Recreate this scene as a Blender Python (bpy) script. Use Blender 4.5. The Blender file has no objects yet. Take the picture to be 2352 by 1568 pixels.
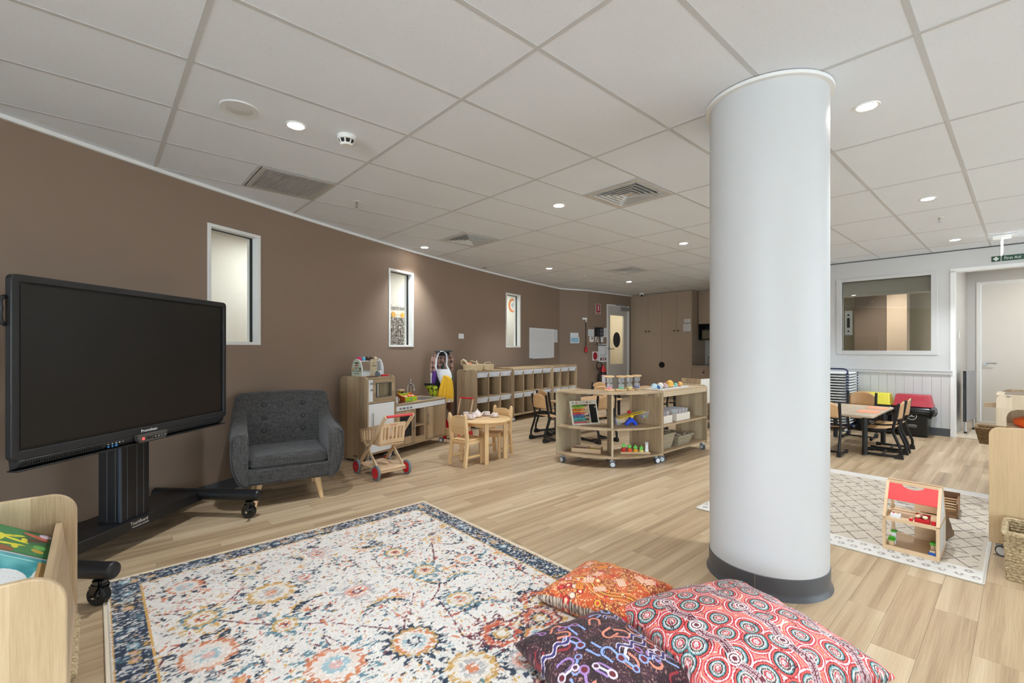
import bpy, bmesh, math, random
import numpy as np
from mathutils import Vector, Matrix, Euler

random.seed(7)
SC = bpy.context.scene
COL = SC.collection
R = math.radians
PI = math.pi

# ------------------------------------------------------------------ camera, world, light, exposure
CAM_H = 1.29          # eye height, metres
CEIL = 2.69           # ceiling height, metres
FPX = 1063.0          # focal length for a 2352 px wide frame
HORIZON = 798.0
cam_d = bpy.data.cameras.new('camera')
cam_d.sensor_fit = 'HORIZONTAL'
cam_d.sensor_width = 36.0
cam_d.lens = FPX / 2352.0 * 36.0
cam_d.shift_y = (HORIZON - 784.0) / 2352.0
cam_d.clip_start = 0.05
cam = bpy.data.objects.new('camera', cam_d)
COL.objects.link(cam)
cam.location = (0, 0, CAM_H)
cam.rotation_euler = (R(90), 0, 0)
SC.camera = cam

w = bpy.data.worlds.new('daylight')
SC.world = w
w.use_nodes = True
_bg = w.node_tree.nodes['Background']
_bg.inputs[0].default_value = (0.78, 0.92, 1.05, 1)
_bg.inputs[1].default_value = 1.1

SC.view_settings.view_transform = 'Standard'
SC.view_settings.look = 'None'
SC.view_settings.gamma = 1.0
SC.view_settings.use_curve_mapping = False
SC.view_settings.exposure = 0.66

SC.cycles.use_adaptive_sampling = True; SC.cycles.adaptive_threshold = 0.03
SC.cycles.max_bounces = 7; SC.cycles.diffuse_bounces = 4; SC.cycles.glossy_bounces = 3; SC.cycles.transmission_bounces = 6; SC.cycles.transparent_max_bounces = 10
SC.cycles.use_light_tree = False; SC.cycles.caustics_reflective = False; SC.cycles.caustics_refractive = False; SC.cycles.sample_clamp_indirect = 6.0

TH = R(42.0)                      # the room's own axes: u along the ceiling tiles, v across
CU, SU = math.cos(TH), math.sin(TH)
def rm(u, v, z=0.0): return Vector((u*CU - v*SU, u*SU + v*CU, z))
def uv_of(x, y): return (x*CU + y*SU, -x*SU + y*CU)
def fl(px, py):                   # point on the floor seen at a photo position
    Y = CAM_H*FPX/(py-HORIZON)
    return Vector(((px-1176)/FPX*Y, Y, 0))
def cl(px, py):                   # point on the ceiling
    Y = (CEIL-CAM_H)*FPX/(HORIZON-py)
    return Vector(((px-1176)/FPX*Y, Y, CEIL))

def area(name, loc, rot, sx, sy, power, col=(1, 1, 1)):
    d = bpy.data.lights.new(name, 'AREA'); d.shape = 'RECTANGLE'; d.size = sx; d.size_y = sy
    d.energy = power; d.color = col
    o = bpy.data.objects.new(name, d); COL.objects.link(o); o.location = loc; o.rotation_euler = rot
    return o
# daylight through the glazed sides of the room behind and beside the camera (outside the glass)
area('daylight_rear_glazing', rm(-5.75, -2.0, 1.45), (R(90), 0, TH - R(90)), 4.6, 2.3, 335, (0.79, 0.93, 1.07))
area('daylight_side_glazing', rm(6.1, -4.75, 1.45), (R(90), 0, TH), 6.0, 2.3, 115, (0.79, 0.93, 1.07))

# ------------------------------------------------------------------ materials
def lin(c):
    c = c/255.0
    return c/12.92 if c <= 0.04045 else ((c+0.055)/1.055)**2.4
def rgb(r, g, b): return (lin(r), lin(g), lin(b), 1.0)
MATS = {}
def mat(name, col, rough=0.5, metal=0.0, noise=0.0, nscale=20.0, bump=0.0, bscale=200.0, emit=None, estr=0.0, coat=0.0, spec=None, alpha=None, trans=0.0, sheen=0.0):
    if name in MATS: return MATS[name]
    m = bpy.data.materials.new(name); m.use_nodes = True
    nt = m.node_tree; b = nt.nodes['Principled BSDF']
    c = rgb(*col)
    b.inputs['Base Color'].default_value = c
    b.inputs['Roughness'].default_value = rough
    b.inputs['Metallic'].default_value = metal
    if coat: b.inputs['Coat Weight'].default_value = coat
    if spec is not None: b.inputs['Specular IOR Level'].default_value = spec
    if trans: b.inputs['Transmission Weight'].default_value = trans
    if alpha is not None: b.inputs['Alpha'].default_value = alpha
    if sheen: b.inputs['Sheen Weight'].default_value = sheen
    if emit:
        b.inputs['Emission Color'].default_value = rgb(*emit); b.inputs['Emission Strength'].default_value = estr
        m.cycles.emission_sampling = 'NONE'
    if noise or bump:
        tc = nt.nodes.new('ShaderNodeTexCoord')
        if noise:
            n = nt.nodes.new('ShaderNodeTexNoise'); n.inputs['Scale'].default_value = nscale; n.inputs['Detail'].default_value = 5
            nt.links.new(tc.outputs['Object'], n.inputs['Vector'])
            mx = nt.nodes.new('ShaderNodeMix'); mx.data_type = 'RGBA'
            mx.inputs[6].default_value = tuple(x*(1-noise) for x in c[:3])+(1,)
            mx.inputs[7].default_value = tuple(min(1, x*(1+noise)) for x in c[:3])+(1,)
            nt.links.new(n.outputs['Fac'], mx.inputs[0]); nt.links.new(mx.outputs[2], b.inputs['Base Color'])
        if bump:
            n2 = nt.nodes.new('ShaderNodeTexNoise'); n2.inputs['Scale'].default_value = bscale; n2.inputs['Detail'].default_value = 3
            nt.links.new(tc.outputs['Object'], n2.inputs['Vector'])
            bp = nt.nodes.new('ShaderNodeBump'); bp.inputs['Strength'].default_value = bump; bp.inputs['Distance'].default_value = 0.002
            nt.links.new(n2.outputs['Fac'], bp.inputs['Height']); nt.links.new(bp.outputs[0], b.inputs['Normal'])
    MATS[name] = m
    return m

class NG:                          # small node-building helper
    def __init__(s, name, rough=0.5):
        s.m = bpy.data.materials.new(name); s.m.use_nodes = True; s.nt = s.m.node_tree
        s.b = s.nt.nodes['Principled BSDF']; s.b.inputs['Roughness'].default_value = rough
        MATS[name] = s.m
    def n(s, t, **kw):
        x = s.nt.nodes.new(t)
        for k, v in kw.items(): setattr(x, k, v)
        return x
    def l(s, a, b): s.nt.links.new(a, b)
    def math(s, op, a, b=None, c=None):
        x = s.n('ShaderNodeMath', operation=op)
        for i, q in enumerate((a, b, c)):
            if q is None: continue
            if isinstance(q, (int, float)): x.inputs[i].default_value = q
            else: s.l(q, x.inputs[i])
        return x.outputs[0]
    def mix(s, f, a, b, mode='MIX'):
        x = s.n('ShaderNodeMix', data_type='RGBA', blend_type=mode)
        for i, q in ((0, f), (6, a), (7, b)):
            if isinstance(q, (int, float)): x.inputs[i].default_value = q
            elif isinstance(q, tuple): x.inputs[i].default_value = q
            else: s.l(q, x.inputs[i])
        return x.outputs[2]
    def ramp(s, f, stops):
        x = s.n('ShaderNodeValToRGB'); e = x.color_ramp.elements
        while len(e) < len(stops): e.new(0.5)
        for k, (p, c) in zip(e, stops): k.position = p; k.color = c
        s.l(f, x.inputs[0]); return x.outputs[0]
    def noise(s, vec, scale, detail=3, rough=0.5):
        x = s.n('ShaderNodeTexNoise'); x.inputs['Scale'].default_value = scale; x.inputs['Detail'].default_value = detail
        x.inputs['Roughness'].default_value = rough
        s.l(vec, x.inputs['Vector']); return x.outputs['Fac']
    def col(s, sock): s.l(sock, s.b.inputs['Base Color'])
    def bump(s, h, strength=0.3, dist=0.002):
        x = s.n('ShaderNodeBump'); x.inputs['Strength'].default_value = strength; x.inputs['Distance'].default_value = dist
        s.l(h, x.inputs['Height']); s.l(x.outputs[0], s.b.inputs['Normal'])

def wood(name, light, dark, axis='z', lam=11.0, grain=1.0, rough=0.45, contrast=1.0):
    """laminate / timber with grain along one local axis and wide lamellas of changing tone"""
    if name in MATS: return MATS[name]
    g = NG(name, rough)
    tc = g.n('ShaderNodeTexCoord'); oi = g.n('ShaderNodeObjectInfo')
    off = g.n('ShaderNodeVectorMath', operation='SCALE'); off.inputs['Scale'].default_value = 7.3
    cmb = g.n('ShaderNodeCombineXYZ'); g.l(oi.outputs['Random'], cmb.inputs[0]); g.l(oi.outputs['Random'], cmb.inputs[1]); g.l(oi.outputs['Random'], cmb.inputs[2])
    g.l(cmb.outputs[0], off.inputs[0])
    add = g.n('ShaderNodeVectorMath', operation='ADD'); g.l(tc.outputs['Object'], add.inputs[0]); g.l(off.outputs[0], add.inputs[1])
    mp = g.n('ShaderNodeMapping'); g.l(add.outputs[0], mp.inputs['Vector'])
    s = {'x': (3*grain, 60*grain, 60*grain), 'y': (60*grain, 3*grain, 60*grain), 'z': (60*grain, 60*grain, 3*grain)}[axis]
    mp.inputs['Scale'].default_value = s
    fine = g.noise(mp.outputs[0], 1.6, 6, 0.65)
    mp2 = g.n('ShaderNodeMapping'); g.l(add.outputs[0], mp2.inputs['Vector'])
    mp2.inputs['Scale'].default_value = tuple(q*0.16 for q in s)
    mid = g.noise(mp2.outputs[0], 1.0, 3, 0.5)
    sx = g.n('ShaderNodeSeparateXYZ'); g.l(add.outputs[0], sx.inputs[0])
    o = {'x': (1, 2), 'y': (0, 2), 'z': (0, 1)}[axis]
    lamv = g.math('FLOOR', g.math('MULTIPLY', g.math('ADD', sx.outputs[o[0]], sx.outputs[o[1]]), lam))
    wn = g.n('ShaderNodeTexWhiteNoise', noise_dimensions='1D'); g.l(lamv, wn.inputs['W'])
    t = g.math('ADD', g.math('MULTIPLY', fine, 0.55*contrast), g.math('MULTIPLY', mid, 0.45))
    t = g.math('ADD', t, g.math('MULTIPLY', g.math('SUBTRACT', wn.outputs['Value'], 0.5), 0.34*contrast))
    c = g.ramp(t, [(0.22, rgb(*dark)), (0.72, rgb(*light))])
    g.col(c)
    g.bump(fine, 0.08, 0.001)
    return g.m

M_WHITE = mat('white_paint', (236, 235, 232), 0.45)
M_WHITE2 = mat('white_laminate', (238, 239, 240), 0.3)
M_BLACK = mat('black_plastic', (22, 22, 24), 0.42)
M_BLACKM = mat('black_powder_coat', (20, 20, 22), 0.38, bump=0.15, bscale=900)
M_DARK = mat('dark_grey_plastic', (62, 64, 68), 0.5)
M_GREY = mat('grey_plastic', (120, 123, 128), 0.5)
M_RUB = mat('grey_rubber', (112, 120, 126), 0.6)
M_CHROME = mat('chrome', (205, 206, 208), 0.18, 1.0)
M_STEEL = mat('brushed_steel', (178, 178, 178), 0.32, 1.0)
M_RED = mat('red_paint', (205, 24, 38), 0.35)
M_PAPER = mat('paper_white', (228, 230, 233), 0.7)
LAM_L, LAM_D = (198, 172, 138), (139, 116, 90)
W_Z = wood('oak_laminate_vertical', LAM_L, LAM_D, 'z')
W_X = wood('oak_laminate_lengthwise', (199, 173, 139), (153, 128, 99), 'x')
W_Y = wood('oak_laminate_crosswise', (199, 173, 139), (153, 128, 99), 'y')
W_EDGE = wood('oak_edge_band', (214, 186, 148), (188, 158, 120), 'z', grain=0.7)
PALE_X = wood('pale_laminate_lengthwise', (226, 208, 178), (196, 172, 138), 'x', rough=0.4)
PALE_Z = wood('pale_laminate_vertical', (222, 200, 166), (188, 160, 122), 'z', rough=0.4)
PINE_X = wood('pine_lengthwise', (236, 200, 150), (202, 160, 108), 'x', grain=0.5, rough=0.4)
PINE_Y = wood('pine_crosswise', (236, 200, 150), (202, 160, 108), 'y', grain=0.5, rough=0.4)
PINE_Z = wood('pine_upright', (238, 204, 156), (206, 166, 116), 'z', grain=0.5, rough=0.4)
BEECH = wood('beech_toy_wood', (236, 208, 172), (214, 180, 140), 'x', grain=0.8, rough=0.45, contrast=0.5)
BEECH_Z = wood('beech_toy_wood_upright', (236, 208, 172), (214, 180, 140), 'z', grain=0.8, rough=0.45, contrast=0.5)
PLY = wood('birch_plywood', (226, 186, 138), (200, 156, 108), 'z', grain=0.4, rough=0.35, contrast=0.5)
PLY_X = wood('birch_plywood_flat', (224, 186, 142), (198, 156, 112), 'x', grain=0.4, rough=0.35, contrast=0.5)

# ------------------------------------------------------------------ mesh helpers
def rrect(x0, x1, y0, y1, r, n=5, which=(1, 1, 1, 1)):
    """rounded rectangle outline, counter-clockwise; which = corners (x0y0, x1y0, x1y1, x0y1)"""
    pts = []
    for k, (cx, cy, a0, px, py) in enumerate(((x0+r, y0+r, 180, x0, y0), (x1-r, y0+r, 270, x1, y0), (x1-r, y1-r, 0, x1, y1), (x0+r, y1-r, 90, x0, y1))):
        if which[k] and r > 0:
            for i in range(n+1):
                a = R(a0 + 90*i/n); pts.append((cx + r*math.cos(a), cy + r*math.sin(a)))
        else: pts.append((px, py))
    return pts

class MB:
    def __init__(s): s.v = []; s.f = []
    def add(s, vs, fs, M=None):
        k = len(s.v)
        for p in vs:
            p = Vector(p)
            s.v.append(tuple(M @ p) if M is not None else tuple(p))
        s.f += [tuple(i+k for i in f) for f in fs]
        return s
    def bx(s, x0, x1, y0, y1, z0, z1, M=None):
        return s.add([(x0, y0, z0), (x1, y0, z0), (x1, y1, z0), (x0, y1, z0), (x0, y0, z1), (x1, y0, z1), (x1, y1, z1), (x0, y1, z1)],
                     [(0, 3, 2, 1), (4, 5, 6, 7), (0, 1, 5, 4), (1, 2, 6, 5), (2, 3, 7, 6), (3, 0, 4, 7)], M)
    def box(s, c, d, rot=None):
        M = Matrix.Translation(c)
        if rot: M = M @ Euler(rot).to_matrix().to_4x4()
        return s.bx(-d[0]/2, d[0]/2, -d[1]/2, d[1]/2, -d[2]/2, d[2]/2, M)
    def bar(s, p0, p1, w, h, up=(0, 0, 1)):
        """square bar from p0 to p1; w sideways, h along up"""
        p0, p1 = Vector(p0), Vector(p1); d = (p1-p0); L = d.length; d.normalize()
        side = d.cross(Vector(up))
        if side.length < 1e-5: side = Vector((1, 0, 0))
        side.normalize(); u = side.cross(d)
        M = Matrix((( d.x, side.x, u.x, p0.x), (d.y, side.y, u.y, p0.y), (d.z, side.z, u.z, p0.z), (0, 0, 0, 1)))
        return s.bx(0, L, -w/2, w/2, -h/2, h/2, M)
    def prism(s, poly, a, b, plane='xy', M=None):
        """outline extruded from a to b along the third axis"""
        f = {'xy': lambda p, q: (p[0], p[1], q), 'xz': lambda p, q: (p[0], q, p[1]), 'yz': lambda p, q: (q, p[0], p[1])}[plane]
        n = len(poly)
        vs = [f(p, a) for p in poly] + [f(p, b) for p in poly]
        fs = [tuple(range(n-1, -1, -1)), tuple(range(n, 2*n))] + [(i, (i+1) % n, (i+1) % n+n, i+n) for i in range(n)]
        return s.add(vs, fs, M)
    def cyl(s, p0, p1, r0, r1=None, n=14, caps=True):
        r1 = r0 if r1 is None else r1
        p0, p1 = Vector(p0), Vector(p1); d = (p1-p0).normalized()
        t = Vector((1, 0, 0)) if abs(d.x) < 0.9 else Vector((0, 1, 0))
        a = d.cross(t).normalized(); b = d.cross(a)
        vs = []
        for p, r in ((p0, r0), (p1, r1)):
            for i in range(n):
                q = 2*PI*i/n; vs.append(p + a*(r*math.cos(q)) + b*(r*math.sin(q)))
        fs = [(i, (i+1) % n, (i+1) % n+n, i+n) for i in range(n)]
        if caps: fs += [tuple(range(n-1, -1, -1)), tuple(range(n, 2*n))]
        return s.add(vs, fs)
    def tube(s, pts, r, n=8, closed=False, caps=True):
        pts = [Vector(p) for p in pts]; m = len(pts); vs = []; prev = None
        for i, p in enumerate(pts):
            if closed: d = pts[(i+1) % m]-pts[i-1]
            else: d = pts[min(i+1, m-1)]-pts[max(i-1, 0)]
            d.normalize()
            if prev is None:
                t = Vector((0, 0, 1)) if abs(d.z) < 0.9 else Vector((1, 0, 0)); a = d.cross(t).normalized()
            else: a = (prev - d*prev.dot(d)).normalized()
            prev = a; b = d.cross(a); rr = r[i] if isinstance(r, (list, tuple)) else r
            for k in range(n):
                q = 2*PI*k/n; vs.append(p + a*(rr*math.cos(q)) + b*(rr*math.sin(q)))
        fs = []
        for i in range(m if closed else m-1):
            j = (i+1) % m
            for k in range(n): fs.append((i*n+k, i*n+(k+1) % n, j*n+(k+1) % n, j*n+k))
        if caps and not closed: fs += [tuple(range(n-1, -1, -1)), tuple(range((m-1)*n, m*n))]
        return s.add(vs, fs)
    def lathe(s, prof, c=(0, 0, 0), n=20, M=None, sx=1.0, sy=1.0):
        vs = []
        for r, z in prof:
            for k in range(n):
                q = 2*PI*k/n; vs.append((c[0]+r*sx*math.cos(q), c[1]+r*sy*math.sin(q), c[2]+z))
        m = len(prof); fs = []
        for i in range(m-1):
            for k in range(n): fs.append((i*n+k, i*n+(k+1) % n, (i+1)*n+(k+1) % n, (i+1)*n+k))
        ring = prof[0] == prof[-1]          # a closed profile needs no end discs
        if prof[0][0] > 1e-6 and not ring: fs.append(tuple(range(n-1, -1, -1)))
        if prof[-1][0] > 1e-6 and not ring: fs.append(tuple(range((m-1)*n, m*n)))
        return s.add(vs, fs, M)
    def ball(s, c, r, n=14, m=8, sc=(1, 1, 1)):
        vs = []
        for i in range(m+1):
            a = -PI/2 + PI*i/m
            for k in range(n):
                q = 2*PI*k/n
                vs.append((c[0]+sc[0]*r*math.cos(a)*math.cos(q), c[1]+sc[1]*r*math.cos(a)*math.sin(q), c[2]+sc[2]*r*math.sin(a)))
        fs = [(i*n+k, i*n+(k+1) % n, (i+1)*n+(k+1) % n, (i+1)*n+k) for i in range(m) for k in range(n)]
        return s.add(vs, fs)
    def grid(s, fn, nu, nv, closed_u=False):
        vs = [fn(i/(nu-1 if not closed_u else nu), j/(nv-1)) for j in range(nv) for i in range(nu)]
        fs = []
        for j in range(nv-1):
            for i in range(nu if closed_u else nu-1):
                k = (i+1) % nu
                fs.append((j*nu+i, j*nu+k, (j+1)*nu+k, (j+1)*nu+i))
        return s.add(vs, fs)
    def mesh(s, name, smooth=True):
        me = bpy.data.meshes.new(name); me.from_pydata(s.v, [], s.f); me.validate()
        if smooth:
            me.polygons.foreach_set('use_smooth', [True]*len(me.polygons)); me.set_sharp_from_angle(angle=R(34))
        me.update()
        return me
    def build(s, name, m, parent=None, bevel=0.0, smooth=True, merge=False):
        me = s.mesh(name, smooth)
        if merge:
            b = bmesh.new(); b.from_mesh(me); bmesh.ops.remove_doubles(b, verts=b.verts, dist=1e-5); b.to_mesh(me); b.free()
            if smooth: me.set_sharp_from_angle(angle=R(34))
        return put(name, me, m, parent, bevel)

def put(name, me, m, parent=None, bevel=0.0, loc=None, rot=None, seg=2):
    o = bpy.data.objects.new(name, me); COL.objects.link(o)
    if m is not None and not me.materials: me.materials.append(m)
    if parent is not None: o.parent = parent
    if loc is not None: o.location = loc
    if rot is not None: o.rotation_euler = rot
    if bevel:
        b = o.modifiers.new('edge', 'BEVEL'); b.width = bevel; b.segments = seg; b.limit_method = 'ANGLE'; b.angle_limit = R(40)
        b.harden_normals = False
    return o
def tag(o, label, cat, group=None):
    o['label'] = label; o['category'] = cat
    if group: o['group'] = group
    return o
def thing(name, label, cat, loc=(0, 0, 0), rz=0.0, group=None):
    o = bpy.data.objects.new(name, None); COL.objects.link(o); o.empty_display_size = 0.1
    o.location = loc; o.rotation_euler = (0, 0, rz)
    return tag(o, label, cat, group)
def struct(o): o['kind'] = 'structure'; return o
def dup(root, loc, rz, label=None, group=None):
    r = root.copy(); COL.objects.link(r); r.location = loc; r.rotation_euler = (0, 0, rz)
    if label: r['label'] = label
    if group: r['group'] = group
    for ch in list(root.children):
        c = ch.copy(); COL.objects.link(c); c.parent = r
        for gch in list(ch.children):
            d = gch.copy(); COL.objects.link(d); d.parent = c
    return r
def text(body, size, m, parent, loc, rot, name='lettering', align='CENTER', sx=1.0, extrude=0.0004):
    c = bpy.data.curves.new(name, 'FONT'); c.body = body; c.size = size; c.align_x = align; c.align_y = 'CENTER'
    c.extrude = extrude; c.resolution_u = 3
    tmp = bpy.data.objects.new('tmp_text', c); COL.objects.link(tmp); bpy.context.view_layer.update()
    me = bpy.data.meshes.new_from_object(tmp.evaluated_get(bpy.context.evaluated_depsgraph_get())); me.name = name
    bpy.data.objects.remove(tmp); bpy.data.curves.remove(c)
    me.materials.clear()
    o = put(name, me, m, parent, loc=loc, rot=rot); o.scale = (sx, 1, 1)
    return o
FACE = (R(90), 0, 0)               # text standing upright, facing local -y
def colmesh(name, grids, m, parent=None):
    """one mesh of quad grids with a colour per vertex: grids = [(pos (ny,nx,3), cols (ny,nx,3) in sRGB 0-255), ...]"""
    P = []; Q = []; Cc = []; base = 0
    for pos, cols in grids:
        ny, nx = pos.shape[:2]; idx = np.arange(nx*ny).reshape(ny, nx)+base; base += nx*ny
        Q.append(np.stack([idx[:-1, :-1], idx[:-1, 1:], idx[1:, 1:], idx[1:, :-1]], -1).reshape(-1, 4))
        P.append(pos.reshape(-1, 3)); Cc.append(np.broadcast_to(cols, pos.shape).reshape(-1, 3))
    P = np.concatenate(P).astype(np.float32); q = np.concatenate(Q).astype(np.int32); c = np.concatenate(Cc)/255.0
    me = bpy.data.meshes.new(name)
    me.vertices.add(len(P)); me.vertices.foreach_set('co', P.ravel())
    me.loops.add(q.size); me.loops.foreach_set('vertex_index', q.ravel())
    me.polygons.add(len(q)); me.polygons.foreach_set('loop_start', np.arange(0, q.size, 4, dtype=np.int32))
    me.polygons.foreach_set('use_smooth', np.ones(len(q), dtype=bool))
    c = np.where(c <= 0.04045, c/12.92, ((c+0.055)/1.055)**2.4)
    ca = me.color_attributes.new('pattern', 'FLOAT_COLOR', 'POINT')
    ca.data.foreach_set('color', np.concatenate([c, np.ones((len(P), 1))], 1).astype(np.float32).ravel())
    me.update(calc_edges=True)
    return put(name, me, m, parent)
RNG = np.random.RandomState(11)
def vnoise(ny, nx, cy, cx):
    """smooth value noise (0..1) with cells of cy x cx samples"""
    gy, gx = int(ny/cy)+3, int(nx/cx)+3
    g0 = RNG.rand(gy, gx); y = np.arange(ny)/cy; x = np.arange(nx)/cx
    iy, ix = y.astype(int), x.astype(int); fy, fx = (y-iy)[:, None], (x-ix)[None, :]
    fy = fy*fy*(3-2*fy); fx = fx*fx*(3-2*fx)
    a = g0[iy][:, ix]; b = g0[iy][:, ix+1]; c = g0[iy+1][:, ix]; d = g0[iy+1][:, ix+1]
    return (a*(1-fx)+b*fx)*(1-fy)+(c*(1-fx)+d*fx)*fy
def pattern_mat(name, rough=0.8, bump=0.0, bscale=600.0, fuzz=0.0, fscale=500.0, sheen=0.0):
    g = NG(name, rough)
    at = g.n('ShaderNodeAttribute', attribute_name='pattern'); tc = g.n('ShaderNodeTexCoord')
    c = at.outputs['Color']
    if fuzz:
        nz = g.noise(tc.outputs['Object'], fscale, 2)
        c = g.mix(1.0, c, g.ramp(nz, [(0.3, (1-fuzz, 1-fuzz, 1-fuzz, 1)), (0.7, (1, 1, 1, 1))]), 'MULTIPLY')
    g.col(c)
    if bump: g.bump(g.noise(tc.outputs['Object'], bscale, 2), bump, 0.003)
    if sheen: g.b.inputs['Sheen Weight'].default_value = sheen
    return g.m

_CM = {}
def caster(parent, x, y, h=.085, rz=0.0):
    """small furniture castor: fork, grey tyre, white disc caps"""
    if not _CM:
        _CM['fork'] = MB().lathe([(.016, .058), (.016, .085)], n=10).bx(-.014, .014, -.03, .018, .056, .066).mesh('fork')
        _CM['tyre'] = MB().cyl((-.016, -.012, .032), (.016, -.012, .032), .032, n=22).mesh('tyre')
        _CM['cap'] = MB().cyl((-.0195, -.012, .032), (.0195, -.012, .032), .0235, n=20).mesh('cap')
    o = put('caster', _CM['fork'], mat('caster_fork', (176, 180, 186), .4), parent, loc=(x, y, 0), rot=(0, 0, rz)); s = h/.085; o.scale = (s, s, s)
    put('tyre', _CM['tyre'], mat('caster_tyre', (70, 78, 90), .5), o); put('hub_cap', _CM['cap'], mat('caster_cap', (226, 230, 236), .35), o)
    return o
# ------------------------------------------------------------------ the room shell
WC = (0.02363502, 0.19161597, -3.79)          # left wall: X = a*Y^2 + b*Y + c, a gentle curve
def wx(Y): return WC[0]*Y*Y + WC[1]*Y + WC[2]
def wt(Y):                                    # unit tangent (going away from the camera) and normal into the room
    d = Vector((2*WC[0]*Y + WC[1], 1, 0)).normalized()
    return d, Vector((d.y, -d.x, 0))
def wpt(Y, z=0.0, off=0.0):
    d, n = wt(Y); return Vector((wx(Y), Y, z)) + n*off
def wall_at(px):                              # Y where the sight line of a photo column meets the left wall
    r = (px-1176)/FPX; b = WC[1]-r
    return (-b - math.sqrt(b*b - 4*WC[0]*WC[2]))/(2*WC[0]) if (-b - math.sqrt(b*b-4*WC[0]*WC[2]))/(2*WC[0]) > 0.5 else (-b + math.sqrt(b*b - 4*WC[0]*WC[2]))/(2*WC[0])
YEND = 10.92
UB, VB = -5.5, -4.5                           # rear and side glazing lines (room u, v)
M_BROWN = mat('brown_wall_paint', (139, 118, 101), 0.62, noise=0.035, nscale=3.0, bump=0.12, bscale=420)
M_CEIL_T = None
M_SKIRT = mat('dark_grey_vinyl_skirting', (78, 80, 84), 0.5)
M_WALLW = mat('off_white_wall_paint', (205, 204, 202), 0.55, bump=0.04, bscale=300)
M_TAUPE = mat('taupe_cabinet_laminate', (176, 158, 140), 0.45, noise=0.03, nscale=4)
M_COLW = mat('column_white_gloss', (207, 207, 207), 0.5, noise=0.012, nscale=3)

# floor planks ------------------------------------------------------
def plank_mat(name, per_object):
    g = NG(name, 0.36)
    tc = g.n('ShaderNodeTexCoord')
    if per_object:
        rnd = g.n('ShaderNodeObjectInfo').outputs['Random']; base = tc.outputs['Object']
    else:
        rnd = g.n('ShaderNodeAttribute', attribute_name='rnd').outputs['Fac']
        rot = g.n('ShaderNodeMapping'); rot.inputs['Rotation'].default_value = (0, 0, -TH); g.l(tc.outputs['Object'], rot.inputs['Vector'])
        base = rot.outputs[0]
    cmb = g.n('ShaderNodeCombineXYZ')
    g.l(g.math('MULTIPLY', rnd, 37.0), cmb.inputs[0]); g.l(g.math('MULTIPLY', rnd, 53.0), cmb.inputs[1]); g.l(g.math('MULTIPLY', rnd, 11.0), cmb.inputs[2])
    add = g.n('ShaderNodeVectorMath', operation='ADD'); g.l(base, add.inputs[0]); g.l(cmb.outputs[0], add.inputs[1])
    m1 = g.n('ShaderNodeMapping'); m1.inputs['Scale'].default_value = (0.55, 15, 1); g.l(add.outputs[0], m1.inputs['Vector'])
    band = g.noise(m1.outputs[0], 1.0, 2.5, 0.55)
    m2 = g.n('ShaderNodeMapping'); m2.inputs['Scale'].default_value = (5, 190, 1); g.l(add.outputs[0], m2.inputs['Vector'])
    fine = g.noise(m2.outputs[0], 1.0, 4, 0.7)
    wv = g.n('ShaderNodeTexWave', wave_type='RINGS', rings_direction='X'); wv.inputs['Scale'].default_value = 5.0
    wv.inputs['Distortion'].default_value = 9.0; wv.inputs['Detail'].default_value = 2
    m3 = g.n('ShaderNodeMapping'); m3.inputs['Scale'].default_value = (0.6, 5.5, 1); g.l(add.outputs[0], m3.inputs['Vector']); g.l(m3.outputs[0], wv.inputs['Vector'])
    t = g.math('ADD', g.math('MULTIPLY', band, 1.0), g.math('MULTIPLY', fine, 0.22))
    t = g.math('ADD', t, g.math('MULTIPLY', wv.outputs['Fac'], 0.05))
    t = g.math('ADD', t, g.math('MULTIPLY', rnd, 0.16))
    c = g.ramp(t, [(0.38, rgb(137, 113, 87)), (0.60, rgb(172, 146, 115)), (0.78, rgb(192, 168, 136)), (1.02, rgb(210, 189, 158))])
    g.col(c); g.bump(fine, 0.06, 0.001)
    g.b.inputs['Specular IOR Level'].default_value = 0.4
    return g.m
PL_O = plank_mat('oak_vinyl_plank', True)
PL_S = plank_mat('oak_vinyl_plank_field', False)
FLOOR_POLY = None
def in_room(u, v, m=0.0):
    p = rm(u, v)
    if not (UB-m < u < 11.4+m and VB-m < v < 7.25+m): return False
    if u > 9.25+m and v < 3.15-m: return False
    return p.x > wx(p.y) - m
floor = MB().bx(UB-.1, 11.2, VB-.1, 8.4, -0.12, -0.004, Matrix.Rotation(TH, 4, 'Z')).build('floor', mat('floor_screed', (120, 98, 74), 0.8))
struct(floor); floor['label'] = 'light oak plank floor laid diagonally across the room'
PLW, PLL = 0.152, 0.914
cand = []
for j in range(-40, 55):
    off = (j*0.377) % 1.0
    for i in range(-8, 15):
        u0 = (i+off)*PLL; v0 = j*PLW
        uc, vc = u0+PLL/2, v0+PLW/2
        if not in_room(uc, vc, 0.45): continue
        p = rm(uc, vc)
        vis = p.y > 0.9 and abs(p.x/p.y) < 1.16 and p.y < 9 and CAM_H/p.y*FPX < 800
        hid = 0.03 < u0 and u0+PLL < 2.0 and 0.4 < v0 and v0+PLW < 3.36
        cand.append((p.y if vis and not hid else 100+p.y, uc, vc))
cand.sort()
pmesh = MB().bx(-PLL/2+.0004, PLL/2-.0004, -PLW/2+.0004, PLW/2-.0004, -0.004, 0.0).mesh('plank', False)
for _, uc, vc in cand[:300]:
    o = put('plank', pmesh, PL_O, floor); o.location = rm(uc, vc); o.rotation_euler = (0, 0, TH)
fs = MB()
for _, uc, vc in cand[300:]:
    fs.bx(-PLL/2+.0004, PLL/2-.0004, -PLW/2+.0004, PLW/2-.0004, -0.004, 0.0, Matrix.Translation(rm(uc, vc)) @ Matrix.Rotation(TH, 4, 'Z'))
fo = fs.build('plank_field', PL_S, floor, smooth=False); fo['kind'] = 'stuff'
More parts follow.
